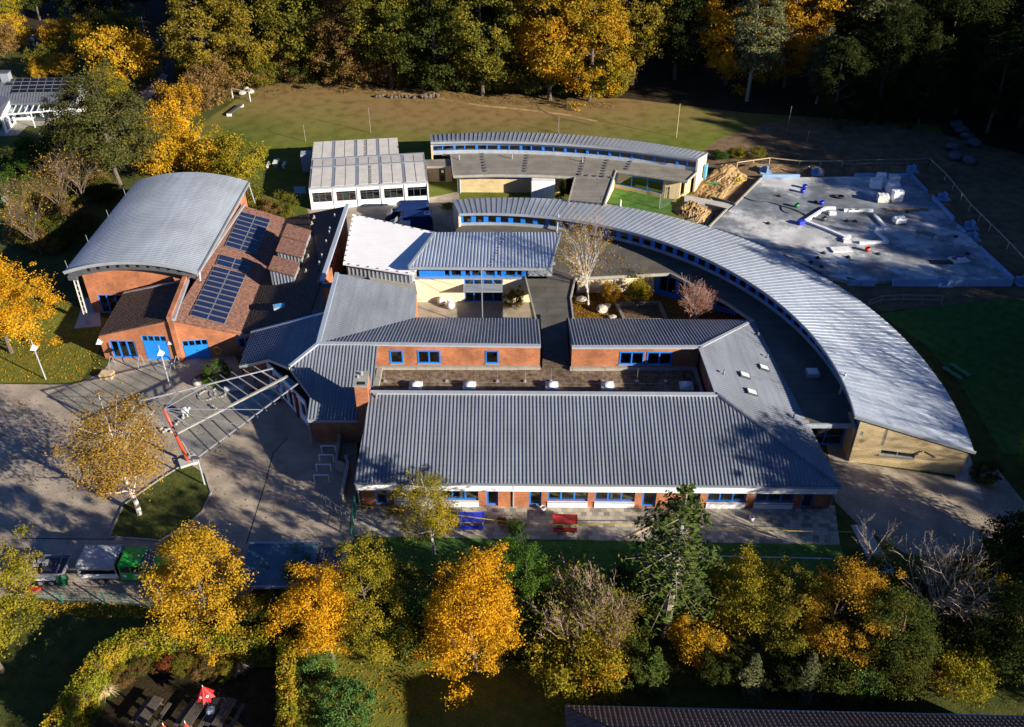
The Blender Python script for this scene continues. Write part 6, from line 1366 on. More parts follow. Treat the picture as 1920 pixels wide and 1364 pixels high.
def crown_points(seed, rx, rz, zc, nclump, nleaf, cr, flat=.7, egg=0.0, inner=.5, lobes=7, lobe_amp=.28):
    """leaf points in clumps through an uneven crown: the outline swells and sinks with random lobes, and clumps leave gaps"""
    r = np.random.default_rng(seed); L = r.normal(size=(lobes, 3)); L /= np.linalg.norm(L, axis=1, keepdims=True); la = r.uniform(.3, 1, lobes)
    d = r.normal(size=(nclump, 3)); d /= np.linalg.norm(d, axis=1, keepdims=True)
    lob = (np.exp(4 * (d @ L.T - 1)) * la).sum(1); rad = (1 - lobe_amp) + lobe_amp * 1.6 * lob / lob.max()
    q = inner + (1 - inner) * np.sqrt(r.uniform(0, 1, nclump)); c = d * (q * rad)[:, None]
    f = 1 - egg * c[:, 2]; c = c * np.array([rx, rx, rz]); c[:, :2] *= np.clip(f, .2, 2)[:, None]
    k = r.uniform(0, 1, nclump) < .14; c[k] *= r.uniform(1.06, 1.26, (int(k.sum()), 1)); crm = np.where(k, .55, 1.0)
    per = np.maximum(4, (nleaf / nclump * r.uniform(.4, 1.6, nclump) * crm).astype(int)); idx = np.repeat(np.arange(nclump), per)
    crr = cr * r.uniform(.6, 1.35, nclump) * crm; o = r.normal(size=(len(idx), 3)) * np.array([1, 1, flat]) * crr[idx][:, None] * .55
    p = c[idx] + o; p[:, 2] += zc
    out = p - np.array([0, 0, zc - rz * .3]); out /= np.maximum(1e-6, np.linalg.norm(out, axis=1, keepdims=True))
    nr = out * .8 + r.normal(size=p.shape) * .75 + np.array([0, 0, .35])
    return p, nr, c + np.array([0, 0, zc])
def trunk_mb(h, r0, seed, limbs=(), lean=.03, zs=.35, tips=None, n=8):
    r = random.Random(seed); b = MB(); pts = [V(0, 0, -.1)]; k = 6
    for i in range(1, k + 1): pts.append(pts[-1] + V(r.uniform(-lean, lean) * h / k * 3, r.uniform(-lean, lean) * h / k * 3, h / k))
    for i in range(k): b.tube(pts[i], pts[i + 1], r0 * (1 - .85 * i / k), r0 * (1 - .85 * (i + 1) / k), n)
    for t in limbs:
        t = V(*t); z = max(h * zs * .7, min(h * .92, t.z - .55 * math.hypot(t.x, t.y))); i = min(k - 1, int(z / h * k)); s = pts[i].lerp(pts[i + 1], z / h * k - i)
        m = s.lerp(t, .5) + V(0, 0, -.06 * (t - s).length); ra = r0 * (1 - .85 * z / h) * .55
        b.tube(s, m, ra, ra * .6, 5, False); b.tube(m, t, ra * .6, .015, 4, False)
    return b
CACHE = {}
def broadleaf(key, rx, rz, zc, h, nclump, nleaf, leaf, cr, seed, limbs=16, r0=.3, asp=.62, **kw):
    if key in CACHE: return CACHE[key]
    p, nr, cs = crown_points(seed, rx, rz, zc, nclump, nleaf, cr, **kw)
    p = p[p[:, 2] > .12]; nr = nr[:len(p)]
    cm = leaves_mesh('crown', p, nr, leaf, asp, seed)
    rr = random.Random(seed); sel = rr.sample(range(len(cs)), min(limbs, len(cs)))
    tb = trunk_mb(h * .86, r0, seed, [cs[i] for i in sel]); tm = bpy.data.meshes.new('trunk'); tm.from_pydata(tb.v, [], tb.f); tm.update()
    CACHE[key] = (tm, cm); return CACHE[key]
def spruce(key, h, R_, seed, dens=1.0, leaf=.32, z0=.6, bare=0.0, power=.85):
    if key in CACHE: return CACHE[key]
    r = random.Random(seed); P, N, S_ = [], [], []; tb = MB()
    tb.tube((0, 0, -.1), (0, 0, h * .55), R_ * .085, R_ * .055, 8); tb.tube((0, 0, h * .55), (0, 0, h), R_ * .055, .02, 8)
    z = z0
    while z < h - .15:
        t = (z - z0) / (h - z0); base = R_ * (1 - t) ** power * (1 if t > bare else .75)
        for k in range(max(4, int(9 * dens * (1 - t * .5)))):
            a = r.uniform(0, 6.283); l = base * r.uniform(.55, 1.12) + .12; dr = r.uniform(.05, .3) * (1 - t)
            tip = V(math.cos(a) * l, math.sin(a) * l, z - dr * l + .18 * l * t); s = V(0, 0, z)
            if l > .8: tb.tube(s, s.lerp(tip, .9), .035, .01, 4, False)
            m = max(3, int(l / leaf * 4.2 * dens)); side = V(-math.sin(a), math.cos(a), 0)
            for i in range(m):
                u = (i + r.random()) / m; wdt = .32 * l * (1 - u * .75) * r.uniform(-1, 1); q = s.lerp(tip, .18 + .82 * u) + side * wdt + V(0, 0, r.uniform(-.07, .07) - abs(wdt) * .15)
                P.append(q); N.append((r.uniform(-.45, .45), r.uniform(-.45, .45), 1)); S_.append(((tip - s).normalized() + side * (wdt * 1.4 / max(l, .1))))
        z += (.24 + .3 * (1 - t)) / max(.6, dens) * r.uniform(.8, 1.2)
    cm = leaves_mesh('crown', np.array([tuple(p) for p in P]), np.array(N), leaf, .42, seed, np.cross(np.array(N), np.array([tuple(s) for s in S_])))
    tm = bpy.data.meshes.new('trunk'); tm.from_pydata(tb.v, [], tb.f); tm.update(); CACHE[key] = (tm, cm); return CACHE[key]
def bare(key, h, spread, seed, nlimb=8, depth=4, leaves=0, leaf=.12, r0=.16, multi=1, up=.55, droop=0.0, twr=.012):
    if key in CACHE: return CACHE[key]
    r = random.Random(seed); tb = MB(); ends = []
    def grow(p, d, l, ra, lev):
        q = p + d * l
        if lev >= 2:
            m = p.lerp(q, .5) + V(r.uniform(-1, 1), r.uniform(-1, 1), r.uniform(-.3, .6)) * l * .08
            tb.tube(p, m, ra, ra * .75, 4, False); tb.tube(m, q, ra * .75, max(twr * .6, ra * .5), 4 if ra > .03 else 3, False)
        else: tb.tube(p, q, ra, max(twr, ra * .62), 6, False)
        ends.append(q)
        if lev >= depth: return
        for k in range(r.choice((2, 3, 3)) if lev else nlimb):
            a = r.uniform(0, 6.283); s = r.uniform(.35, .85) * spread * (1.0 if lev else 1.1)
            nd = (d + V(math.cos(a), math.sin(a), 0) * s + V(0, 0, up * r.uniform(.1, .6) - droop * lev * .12)).normalized()
            st = p.lerp(q, r.uniform(.45, 1.0)) if lev else p.lerp(q, r.uniform(.35, 1))
            grow(st, nd, l * r.uniform(.52, .78) if lev else h * r.uniform(.3, .46), max(twr, ra * .52), lev + 1)
    for k in range(multi):
        d = V(r.uniform(-.14, .14), r.uniform(-.14, .14), 1).normalized() if multi > 1 else V(.02, .01, 1).normalized(); grow(V(r.uniform(-.2, .2) * (multi - 1), r.uniform(-.2, .2) * (multi - 1), -.1), d, h * .5, r0, 0)
    tm = bpy.data.meshes.new('branches'); tm.from_pydata(tb.v, [], tb.f); tm.update(); cm = None
    if leaves:
        rr = np.random.default_rng(seed); e = np.array([tuple(x) for x in ends if x.z > h * .25]); p = e[rr.integers(0, len(e), leaves)] + rr.normal(size=(leaves, 3)) * .22
        cm = leaves_mesh('leaves', p, rr.normal(size=(leaves, 3)), leaf, .65, seed)
    CACHE[key] = (tm, cm); return CACHE[key]
def plant(name, label, cat, base, meshes, leafm, barkm='bark', rz=0.0, s=1.0, sz=None, group=None, tilt=(0, 0)):
    o = bpy.data.objects.new(name, None); col.objects.link(o); o.location = (base[0], base[1], base[2] if len(base) > 2 else 0); o.rotation_euler = (tilt[0], tilt[1], rz); o.scale = (s, s, sz or s)
    tag(o, label, cat, group); OFF[o.name] = V(0, 0, 0)
    for me, mt, nm in ((meshes[0], barkm, 'trunk'), (meshes[1], leafm, 'crown')):
        if me is None: continue
        if not me.materials: me.materials.append(None)
        c = bpy.data.objects.new(nm, me); col.objects.link(c); c.parent = o
        c.material_slots[0].link = 'OBJECT'; c.material_slots[0].material = M[mt]
    return o
# kinds: far forest crowns, built at 24 m
def FOR(i): return broadleaf('forest%d' % i, 7.4, 11.6, 12.4, 24, 230, 32000, .36, 1.12, 40 + i, limbs=18, r0=.4, inner=.55, egg=.12, lobe_amp=.36, flat=.6)
def MAPLE(i): return broadleaf('maple%d' % i, 3.7, 4.8, 5.4, 10.5, 170, 38000, .122, .56, 60 + i, limbs=26, r0=.17, egg=(.1, .35, .2, .3, .08, .25)[i], lobe_amp=.42, inner=.5, flat=.6)
def BIRCH(i): return broadleaf('birch%d' % i, 2.9, 4.3, 6.0, 10, 130, 18000, .115, .62, 70 + i, limbs=40, r0=.15, egg=.25, inner=.3, lobe_amp=.34, flat=1.1)
def SHRUB(i): return broadleaf('shrub%d' % i, 1.9, 1.5, 1.5, 3, 75, 8000, .115, .38, 80 + i, limbs=16, r0=.06, inner=.45, lobe_amp=.3)
def PINE(i): return broadleaf('pine%d' % i, 5.6, 7.2, 8.2, 15.5, 190, 34000, .3, 1.1, 90 + i, limbs=34, r0=.28, asp=.3, flat=.42, egg=.35, inner=.35, lobe_amp=.4)
def TALLPINE(i): return broadleaf('tallpine%d' % i, 6.0, 10.6, 11.8, 23, 170, 24000, .45, 1.1, 95 + i, limbs=26, r0=.35, asp=.3, flat=.4, egg=.3, inner=.4, lobe_amp=.4)

# the wood behind the field; place = photo pixel of the trunk foot, then height factor
wood = [
 ((400, 168), 0, 'leaf_oak', .94, 'big copper-orange oak at the left end of the wood, beside the road', 'oak tree'),
 ((480, 158), 1, 'leaf_oak', .98, 'copper-brown oak second from the road along the edge of the wood', 'oak tree'),
 ((575, 152), 2, 'leaf_olive', 1.0, 'olive-brown oak standing over the top left corner of the field', 'oak tree'),
 ((655, 162), 3, 'leaf_brown', .72, 'narrower russet-brown tree between the oaks and the green trees', 'tree'),
 ((735, 166), 4, 'leaf_olive', .95, 'olive-green tree at the wood edge right of the russet tree', 'tree'),
 ((820, 172), 0, 'leaf_green', 1.0, 'dark green broad tree at the middle of the wood edge', 'tree'),
 ((905, 180), 1, 'leaf_olive', .98, 'green and yellow flecked tree left of the golden beech', 'tree'),
 ((1030, 188), 2, 'leaf_beech', 1.0, 'large golden and orange beech at the wood edge above the curved roofs', 'beech tree'),
 ((1105, 190), 5, 'leaf_beech', .9, 'bright yellow-orange beech, rightmost of the golden trees by the field', 'beech tree'),
 ((1185, 165), 4, 'leaf_oak', 1.0, 'pale orange-brown tree leaning over the dark gap right of the golden beeches', 'tree'),
 ((1265, 150), 0, 'leaf_dark', 1.05, 'dark green tree behind the gap beside the grey-green pine', 'tree'),
 ((1360, 160), 5, 'leaf_flame', 1.0, 'bright orange tree behind the left shoulder of the grey-green pine', 'tree'),
 ((1470, 165), 3, 'leaf_orange', .95, 'orange tree glowing behind the right side of the grey-green pine', 'tree'),
 ((1700, 150), 2, 'leaf_green', 1.05, 'mid green tree between the two tall pines at upper right', 'tree'),
 ((1560, 145), 4, 'leaf_green', 1.05, 'green tree with yellow tips left of the leaning conifer', 'tree'),
]
WG = 'trees of the wood behind the field'
for i, (q, k, lm, s, lab, cat) in enumerate(wood):
    p = at(*q); plant('broadleaf_tree' if cat == 'tree' else cat.replace(' ', '_'), lab, cat, p, FOR(k), lm, rz=rnd.uniform(0, 6), s=s * rnd.uniform(.96, 1.04), group=WG)
for q, k, lm, s, lab in (((1400, 190), 0, 'needle_grey', .98, 'tall grey-green pine with layered branches standing in front of the orange trees'),
                         ((1530, 195), 1, 'needle_grey', .62, 'small pale pine just right of the tall layered pine'),
                         ((1625, 175), 2, 'needle_grey', .98, 'broad olive conifer right of the small pale pine'),
                         ((1830, 165), 0, 'needle_grey', 1.06, 'big sunlit green pine nearest the upper right corner')):
    p = at(*q); plant('pine_tree', lab, 'pine tree', p, TALLPINE(k), lm, 'bark_pale', rz=rnd.uniform(0, 6), s=s, group=WG)
FG = 'hidden back rows of the wood'
for row, (y, n_) in enumerate(((95, 15), (48, 17), (5, 19))):
    for i in range(n_):
        px = -150 + (2220 if row else 1750) * (i + rnd.uniform(.2, .8)) / n_
        if row == 0: px += 440
        p = at(px, y + rnd.uniform(-10, 10))
        if px < 330 and y > 40: continue
        lm = rnd.choice(('leaf_oak', 'leaf_green', 'leaf_olive', 'leaf_green', 'leaf_dark', 'leaf_orange')) if px < 1250 else rnd.choice(('leaf_dark', 'leaf_green', 'leaf_dark', 'leaf_olive'))
        plant('forest_tree', 'tall tree deep in the wood behind its front row', 'tree', p, FOR(rnd.randrange(6)), lm, rz=rnd.uniform(0, 6), s=rnd.uniform(.9, 1.12), group=FG)
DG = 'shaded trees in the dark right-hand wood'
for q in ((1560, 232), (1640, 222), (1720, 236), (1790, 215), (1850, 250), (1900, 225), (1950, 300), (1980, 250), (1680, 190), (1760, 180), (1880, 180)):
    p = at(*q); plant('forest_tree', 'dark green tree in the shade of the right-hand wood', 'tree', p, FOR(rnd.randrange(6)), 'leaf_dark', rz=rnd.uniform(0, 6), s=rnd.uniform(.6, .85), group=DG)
# undergrowth along the edge of the wood
UG = 'undergrowth bushes along the wood edge'
for i in range(90):
    t = i / 89; px = 360 + t * 800 + rnd.uniform(-8, 8); py = 172 - 24 * math.sin(min(1, t * 3) * 1.4) + max(0, t - .22) * 46 + rnd.uniform(-7, 3)
    p = at(px, py); plant('bush', 'low green-brown bush in the undergrowth at the foot of the wood', 'bush', p, SHRUB(i % 4), rnd.choice(('leaf_olive', 'leaf_green', 'leaf_brown', 'leaf_oak', 'leaf_dark')), 'twig', rz=rnd.uniform(0, 6), s=rnd.uniform(1.0, 2.5), group=UG)
# trees of the place that stand beyond the right of the picture and shade it
RG = 'wood beyond the right edge that shades the lawn and building site'
shade = []
for i in range(30):
    a = R(-16 + 64 * i / 29); q = V(-1 + 39 * math.cos(a), 64 + 39 * math.sin(a), 0) + V(sdir.x, sdir.y, 0).normalized() * rnd.uniform(43, 52); shade.append((q.x + rnd.uniform(-2, 2), q.y + rnd.uniform(-2, 2), rnd.uniform(.66, .74)))
for i in range(30): shade.append((rnd.uniform(96, 130), 62 + i * 3.4, rnd.uniform(.9, 1.12)))
for i in range(16): shade.append((rnd.uniform(74, 96), 100 + i * 4.2, rnd.uniform(.8, 1.0)))
for i in range(24): shade.append((rnd.uniform(82, 92), 56 + i * 3.4, rnd.uniform(.72, .86)))
for x, y, s in shade: plant('forest_tree', 'tall dark tree of the wood beyond the right edge', 'tree', (x, y), FOR(rnd.randrange(6)), 'leaf_green', rz=rnd.uniform(0, 6), s=s, group=RG)

for x, y, k, s in ((46, 39, 0, 1.4), (51, 35, 3, 1.5), (43, 31, 5, 1.2), (41, 42, 1, 1.42), (43, 43.5, 4, 1.45)): plant('broadleaf_tree', 'open-crowned tree beyond the right edge that dapples the front roof', 'tree', (x, y), MAPLE(k), 'leaf_olive', rz=x, s=s, group='trees right of the frame by the front wing')
for x, y, s in ((61, 50, 2.15), (66, 44, 2.2), (69, 53, 2.3)): plant('bare_tree', 'leafless tree beyond the right edge that shades the curved roof', 'tree', (x, y), bare('bareB', 7.2, 1.25, 11, 12, 4, 500, .12, r0=.11, multi=2, twr=.01), 'leaf_brown', 'bark_pale', rz=x, s=s, group='leafless trees right of the frame')
for x, y, k, s in ((-4, 24, 1, .74), (-10.5, 21.5, 4, 1.0), (-16, 19, 2, .95)): plant('broadleaf_tree', 'unseen tree added below the bottom edge to shade the beer garden', 'tree', (x, y), MAPLE(k), 'leaf_olive', rz=x, s=s, group='added shade trees below the picture')  # out-of-view shade casters, put in to darken the beer garden
# trees and bushes in front of the school, from left to right
def near(name, lab, cat, q, mesh, lm, bark='bark', s=1.0, sz=None, rz=None, tilt=(0, 0)):
    return plant(name, lab, cat, at(*q), mesh, lm, bark, rnd.uniform(0, 6) if rz is None else rz, s, sz, None, tilt)
near('broadleaf_tree', 'yellow-green tree cut by the left edge above the dark garden lawn', 'tree', (5, 1260), MAPLE(0), 'leaf_yellowgreen', s=1.15)
near('birch_tree', 'golden-brown birch with white trunk on the planted island of the forecourt', 'birch tree', (262, 965), BIRCH(0), 'leaf_birch', 'bark_birch', s=1.45, sz=1.1)
near('broadleaf_tree', 'golden yellow tree with bare top twigs right of the green truck', 'tree', (400, 1188), MAPLE(1), 'leaf_yellow', s=1.0, sz=1.08)
near('broadleaf_tree', 'orange-yellow tree right of the flat blue shed roof', 'tree', (625, 1235), MAPLE(2), 'leaf_flame', s=.9, sz=.98)
near('broadleaf_tree', 'yellow-green tree directly behind the orange one near the shed', 'tree', (700, 1225), MAPLE(3), 'leaf_yellowgreen', s=.86, sz=.95)
near('birch_tree', 'slim pale yellow birch standing before the white window parapets', 'birch tree', (815, 1040), BIRCH(1), 'leaf_yellowgreen', 'bark_birch', s=.86)
near('broadleaf_tree', 'round bright orange maple in the middle of the front garden', 'maple tree', (892, 1262), MAPLE(4), 'leaf_flame', s=1.08, sz=1.1)
near('broadleaf_tree', 'narrow green tree tucked behind the right side of the orange maple', 'tree', (985, 1175), MAPLE(5), 'leaf_lush', s=.62, sz=.86)
near('bush', 'round dense dark green bush at the bottom of the lawn', 'bush', (652, 1352), broadleaf('round', 1.75, 1.6, 1.45, 3, 160, 9500, .13, .32, 5, limbs=6, r0=.06, inner=.85, lobe_amp=.08), 'leaf_bush')
near('fir_tree', 'tall dark green fir with a visible bare lower trunk before the terrace', 'fir tree', (1246, 1188), spruce('fir', 14.3, 4.7, 3, 1.0, .34, 5.0, .25, .8), 'needle_fir', 'bark_pale')
near('broadleaf_tree', 'pale olive-yellow tree immediately right of the tall fir', 'tree', (1385, 1195), MAPLE(2), 'leaf_yellowgreen', s=.98, sz=.8)
near('broadleaf_tree', 'second olive-gold tree right of the fir, lower and wider', 'tree', (1450, 1208), MAPLE(5), 'leaf_olive', s=.92, sz=.7)
near('broadleaf_tree', 'russet and gold tree with upright shoots left of the bare trees', 'tree', (1540, 1232), MAPLE(0), 'leaf_orange', s=.95, sz=.8)
near('bush', 'bright orange bush low against the foot of the fir', 'bush', (1300, 1225), SHRUB(0), 'leaf_yellow', s=1.15)
near('bush', 'small orange bush hanging just below the fir trunk', 'bush', (1322, 1255), SHRUB(1), 'leaf_flame', s=.6)
near('broadleaf_tree', 'dark green tree between the russet tree and the orange shrubs', 'tree', (1645, 1270), MAPLE(4), 'leaf_green', s=.92, sz=.9)
near('bush', 'yellow-green bush below the reddish shrub in the middle of the front garden', 'bush', (1070, 1290), SHRUB(2), 'leaf_yellowgreen', s=1.6)
near('bush', 'orange topped bush leaning out right of the yellow-green bush', 'bush', (1118, 1275), SHRUB(3), 'leaf_orange', s=1.15)
near('bush', 'twiggy brown shrub with thin upright shoots behind the yellow-green bush', 'bush', (1078, 1200), bare('shoots', 3.6, .75, 41, 9, 4, 3600, .12, r0=.05, multi=7, twr=.008), 'leaf_olive', 'twig_pink', s=1.5)
near('bush', 'reddish brown shrub right of the twiggy brown shrub', 'bush', (1148, 1220), CACHE['shoots'], 'leaf_oak', 'twig_pink', s=1.2)
near('spruce_tree', 'small young spruce left of the foot of the fir', 'spruce', (1222, 1290), spruce('young', 4.6, 1.35, 9, 1.5, .2, .2), 'needle_fir', s=.95)
near('spruce_tree', 'small grey-green spruce below the olive-gold trees', 'spruce', (1402, 1296), CACHE['young'], 'needle_grey', s=.85)
near('spruce_tree', 'dim small spruce right of the grey-green one', 'spruce', (1505, 1300), CACHE['young'], 'needle_grey', s=.9)
near('spruce_tree', 'tiny pale spruce on the lawn right of the orange maple', 'spruce', (1008, 1195), CACHE['young'], 'needle_grey', s=.36)
near('bush', 'deep red bush at the lower edge above the dark tiled roof', 'bush', (1575, 1315), SHRUB(2), 'leaf_red', s=.55)
near('bush', 'fiery orange bush low in the right-hand thicket', 'bush', (1700, 1255), SHRUB(3), 'leaf_flame', s=.72)
near('bush', 'red-orange bush beside the fiery orange one', 'bush', (1748, 1262), SHRUB(0), 'leaf_red', s=.6)
near('bush', 'wide gold and green bush at the lower right above the tiled roof', 'bush', (1800, 1300), SHRUB(1), 'leaf_yellowgreen', s=1.3)
near('bush', 'gold flecked bush under the big bare tree', 'bush', (1725, 1215), SHRUB(2), 'leaf_yellowgreen', s=1.2)
near('bush', 'green holly-like bush in the gap below the russet tree', 'bush', (1600, 1300), SHRUB(3), 'leaf_bush', s=.8)
near('broadleaf_tree', 'dark green tree filling the lower right corner', 'tree', (1890, 1255), MAPLE(3), 'leaf_green', s=1.2, sz=.75)
near('bush', 'dark brown-gold bush behind the big bare tree', 'bush', (1835, 1130), SHRUB(0), 'leaf_oak', s=1.4)
near('bush', 'yellow-green sapling near the right edge above the dark tree', 'bush', (1915, 1150), SHRUB(3), 'leaf_yellowgreen', s=1.2)
near('bush', 'dark evergreen bush at the end of the side yard', 'bush', (1880, 1070), SHRUB(1), 'leaf_dark', s=1.5)
near('broadleaf_tree', 'half-bare tree with dull gold leaves at the right edge by the path', 'tree', (1935, 905), BIRCH(2), 'leaf_yellowgreen', s=.62)
near('bare_tree', 'small leafless tree with pale twigs at the corner of the terrace', 'tree', (1625, 1075), bare('bareA', 5.2, .95, 4, 9, 4, 0, r0=.075, twr=.009), 'leaf_brown', 'bark_pale', s=.95)
near('bare_tree', 'large spreading leafless tree right of the terrace corner', 'tree', (1735, 1185), bare('bareB', 7.2, 1.25, 11, 12, 4, 500, .12, r0=.11, multi=2, twr=.01), 'leaf_brown', 'bark_pale', s=.98)
near('bush', 'clipped dark shrub in the bed in front of the end wall', 'bush', (1838, 905), SHRUB(2), 'leaf_dark', s=.7)
for q, s, lab in (((515, 1215), .9, 'green bush by the corner of the garden hedge'), ((560, 1120), 1.2, 'dark green laurel left of the orange tree beside the shed'), ((540, 1180), 1.0, 'low shrub with scattered yellow leaves under the golden tree'), ((590, 1285), .9, 'dark blue-green bush behind the round dense bush'), ((760, 1190), 1.4, 'dark green bush in the shade between the two orange crowns')):
    near('bush', lab, 'bush', q, SHRUB(rnd.randrange(4)), 'leaf_bush' if 'dark' in lab else 'leaf_yellowgreen' if 'yellow' in lab else 'leaf_green', s=s)
SG = 'dark understorey between the front garden trees'
for x, y, s in ((470, 1180, 1.1), (560, 1200, 1.0), (660, 1170, 1.3), (745, 1150, 1.3), (790, 1200, 1.2), (980, 1230, 1.1), (1020, 1150, 1.3), (1170, 1180, 1.3), (1190, 1130, 1.2), (1300, 1150, 1.4), (1470, 1190, 1.3), (1590, 1180, 1.5), (1650, 1140, 1.5), (1690, 1190, 1.5), (1780, 1230, 1.5), (1850, 1210, 1.5), (1860, 1100, 1.5), (1930, 1080, 1.6), (1560, 1290, 1.0), (1670, 1300, 1.1), (1460, 1290, .8), (1350, 1280, .8), (1180, 1260, 1.0)):
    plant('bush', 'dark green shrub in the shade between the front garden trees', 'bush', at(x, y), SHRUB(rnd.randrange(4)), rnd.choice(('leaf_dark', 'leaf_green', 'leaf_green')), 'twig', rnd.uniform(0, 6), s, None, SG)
LG = 'scrub between the garden hedge and the sports hall'
for i in range(30):
    x, y = rnd.uniform(30, 215), rnd.uniform(365, 470)
    if x > 240 - (y - 340) * .75: x -= 60
    plant('bush', 'brown and green scrub bush in the dark strip left of the sports hall', 'bush', at(x, y), SHRUB(i % 4), rnd.choice(('leaf_brown', 'leaf_olive', 'leaf_green', 'leaf_dark', 'leaf_oak')), 'twig', rnd.uniform(0, 6), rnd.uniform(.6, 1.2), None, LG)
# left side of the hall
near('maple_tree', 'brilliant golden orange maple cut by the left edge beside the hall', 'maple tree', (22, 662), MAPLE(1), 'leaf_flame', s=1.4, sz=1.08)
near('pine_tree', 'big dark olive pine behind the left corner of the sports hall', 'pine tree', (228, 352), PINE(0), 'needle_pine', 'bark', s=1.2, sz=1.05)
near('pine_tree', 'second dark pine left of the big olive pine, lower and broader', 'pine tree', (185, 322), PINE(1), 'needle_pine', 'bark_pale', s=1.0, sz=.85)
for q, s, lm, lab in (((300, 335), 1.9, 'leaf_yellow', 'golden bush between the big pine and the hall roof'), ((345, 322), 1.7, 'leaf_yellow', 'tall yellow bush rising above the middle of the hall roof'), ((320, 290), 1.9, 'leaf_flame', 'bright yellow upright bush at the foot of the road'), ((402, 338), 1.7, 'leaf_yellow', 'yellow bush behind the crest of the arched roof'), ((450, 345), 1.75, 'leaf_yellowgreen', 'green and gold bush behind the right corner of the arched roof'), ((470, 400), 1.1, 'leaf_olive', 'low olive scrub at the back corner of the hall'), ((350, 235), 1.75, 'leaf_orange', 'round copper-orange shrub beside the road'), ((395, 205), 1.9, 'leaf_brown', 'brown scrub thicket left of the goal frame'), ((420, 175), 1.9, 'leaf_brown', 'tawny brush right beneath the first oak'), ((370, 210), 1.5, 'leaf_brown', 'dry brown scrub between the round copper shrub and the oaks'), ((540, 405), .8, 'leaf_olive', 'grassy scrub on the verge left of the modular block'), ((510, 412), .7, 'leaf_brown', 'small tawny scrub on the verge behind the solar roof'),
                       ((232, 165), 2.6, 'leaf_yellow', 'big golden dome-shaped tree beside the road junction'), ((270, 150), 1.7, 'leaf_yellow', 'smaller yellow tree at the right shoulder of the golden dome tree'), ((180, 112), 2.0, 'leaf_yellow', 'yellow tree right of the blue spruce'), ((118, 104), 1.7, 'leaf_orange', 'orange little tree left of the blue spruce'), ((210, 108), 1.7, 'leaf_green', 'green bush between the yellow trees'), ((235, 85), 1.9, 'leaf_olive', 'olive thicket at the bend of the road'), ((30, 92), 1.7, 'leaf_yellow', 'round yellow tree near the top left road'), ((85, 138), 1.35, 'leaf_olive', 'olive shrub behind the solar roof of the house'), ((120, 146), 1.1, 'leaf_orange', 'orange shrub at the right behind the house roof'), ((75, 148), .9, 'leaf_yellow', 'low golden shrub peeping above the house ridge'), ((8, 108), 1.6, 'leaf_brown', 'brownish tree cut by the left edge below the road'), ((215, 205), 1.5, 'leaf_yellowgreen', 'yellow-green bush between pine and pavement'), ((75, 195), .8, 'leaf_olive', 'small shrub at the garden pergola')):
    near('bush' if s < 1.5 else 'small_tree', lab, 'bush' if s < 1.5 else 'tree', q, SHRUB(rnd.randrange(4)), lm, s=s * 1.15, sz=s * 1.35)
near('spruce_tree', 'slender blue spruce behind the house garden', 'spruce', (145, 92), CACHE['young'], 'needle_blue', s=1.75)
for q, s, lm, lab in (((12, 58), .62, 'leaf_yellowgreen', 'yellow-green tree in the top left corner'), ((75, 38), .6, 'leaf_green', 'green tree behind the top left road'), ((150, 40), .8, 'leaf_dark', 'dark tree in the shade behind the blue spruce'), ((215, 38), .85, 'leaf_dark', 'dark tree left of the road into the wood'), ((275, 30), .9, 'leaf_dark', 'dark tree above the shaded road'), ((335, 25), .9, 'leaf_dark', 'dark tree left behind the first oak'), ((110, 10), .9, 'leaf_dark', 'dark tree furthest back above the blue spruce')):
    near('forest_tree', lab, 'tree', q, FOR(rnd.randrange(6)), lm, s=s)
for i, (q, s) in enumerate((((18, 335), 1.5), ((48, 345), 1.3), ((75, 330), 1.3), ((20, 385), 1.5), ((110, 300), 1.4), ((60, 300), 1.2))):
    near('bush', ('green hedge bush lowest at the left edge', 'green garden bush second from the left edge', 'green bush nearest the bare trees', 'dark green bush lowest of the garden hedge', 'shaded green bush under the big pine', 'green bush behind the garden hedge')[i], 'bush', q, SHRUB(i % 4), 'leaf_lush' if i % 2 else 'leaf_green', s=s)
for q, s, lab in (((78, 478), 1.0, 'bare many-stemmed tree above the golden maple'), ((118, 415), 1.05, 'bare tree in the middle of the leafless row left of the hall'), ((165, 395), 1.1, 'bare tree nearest the hall roof with a few orange leaves'), ((40, 440), .9, 'bare tree nearest the left edge behind the golden maple')):
    near('bare_tree', lab, 'tree', q, bare('bareC', 7.6, 1.15, 21, 8, 4, 500, .14, r0=.085, multi=2, twr=.008), 'leaf_yellow', 'twig', s=s)
# courtyard plants
near('birch_tree', 'nearly leafless white birch in the leaf-strewn courtyard', 'birch tree', (1106, 577), bare('court', 9.0, .8, 31, 8, 4, 2600, .13, r0=.065, multi=2, droop=.9, twr=.006), 'leaf_orange', 'bark_birch', s=.98)
near('bush', 'round twiggy pink-leaved bush behind the right grey roof', 'bush', (1300, 612), bare('pink', 4.6, 1.0, 33, 14, 4, 1900, .13, r0=.1, multi=4), 'leaf_red', 'twig_pink', s=.92)
near('bamboo', 'yellow-green bamboo clump by the cream courtyard wall', 'bamboo', (1195, 570), SHRUB(0), 'leaf_yellowgreen', s=.82, sz=1.2)
near('bush', 'dry orange shrub beside the courtyard birch', 'bush', (1145, 572), SHRUB(1), 'leaf_orange', 'twig_pink', s=.62, sz=.9)
near('bush', 'green shrub in the corner of the paved yard by the pavilion door', 'bush', (965, 578), SHRUB(2), 'leaf_olive', s=.62, sz=.9)
near('bush', 'clipped round green shrub left of the entrance hall', 'bush', (408, 715), broadleaf('round', 0, 0, 0, 0, 0, 0, 0, 0, 0), 'leaf_lush', s=.72)
near('bush', 'leafy plant with pale fronds beside the round entrance shrub', 'bush', (385, 720), SHRUB(3), 'leaf_lush', s=.38)
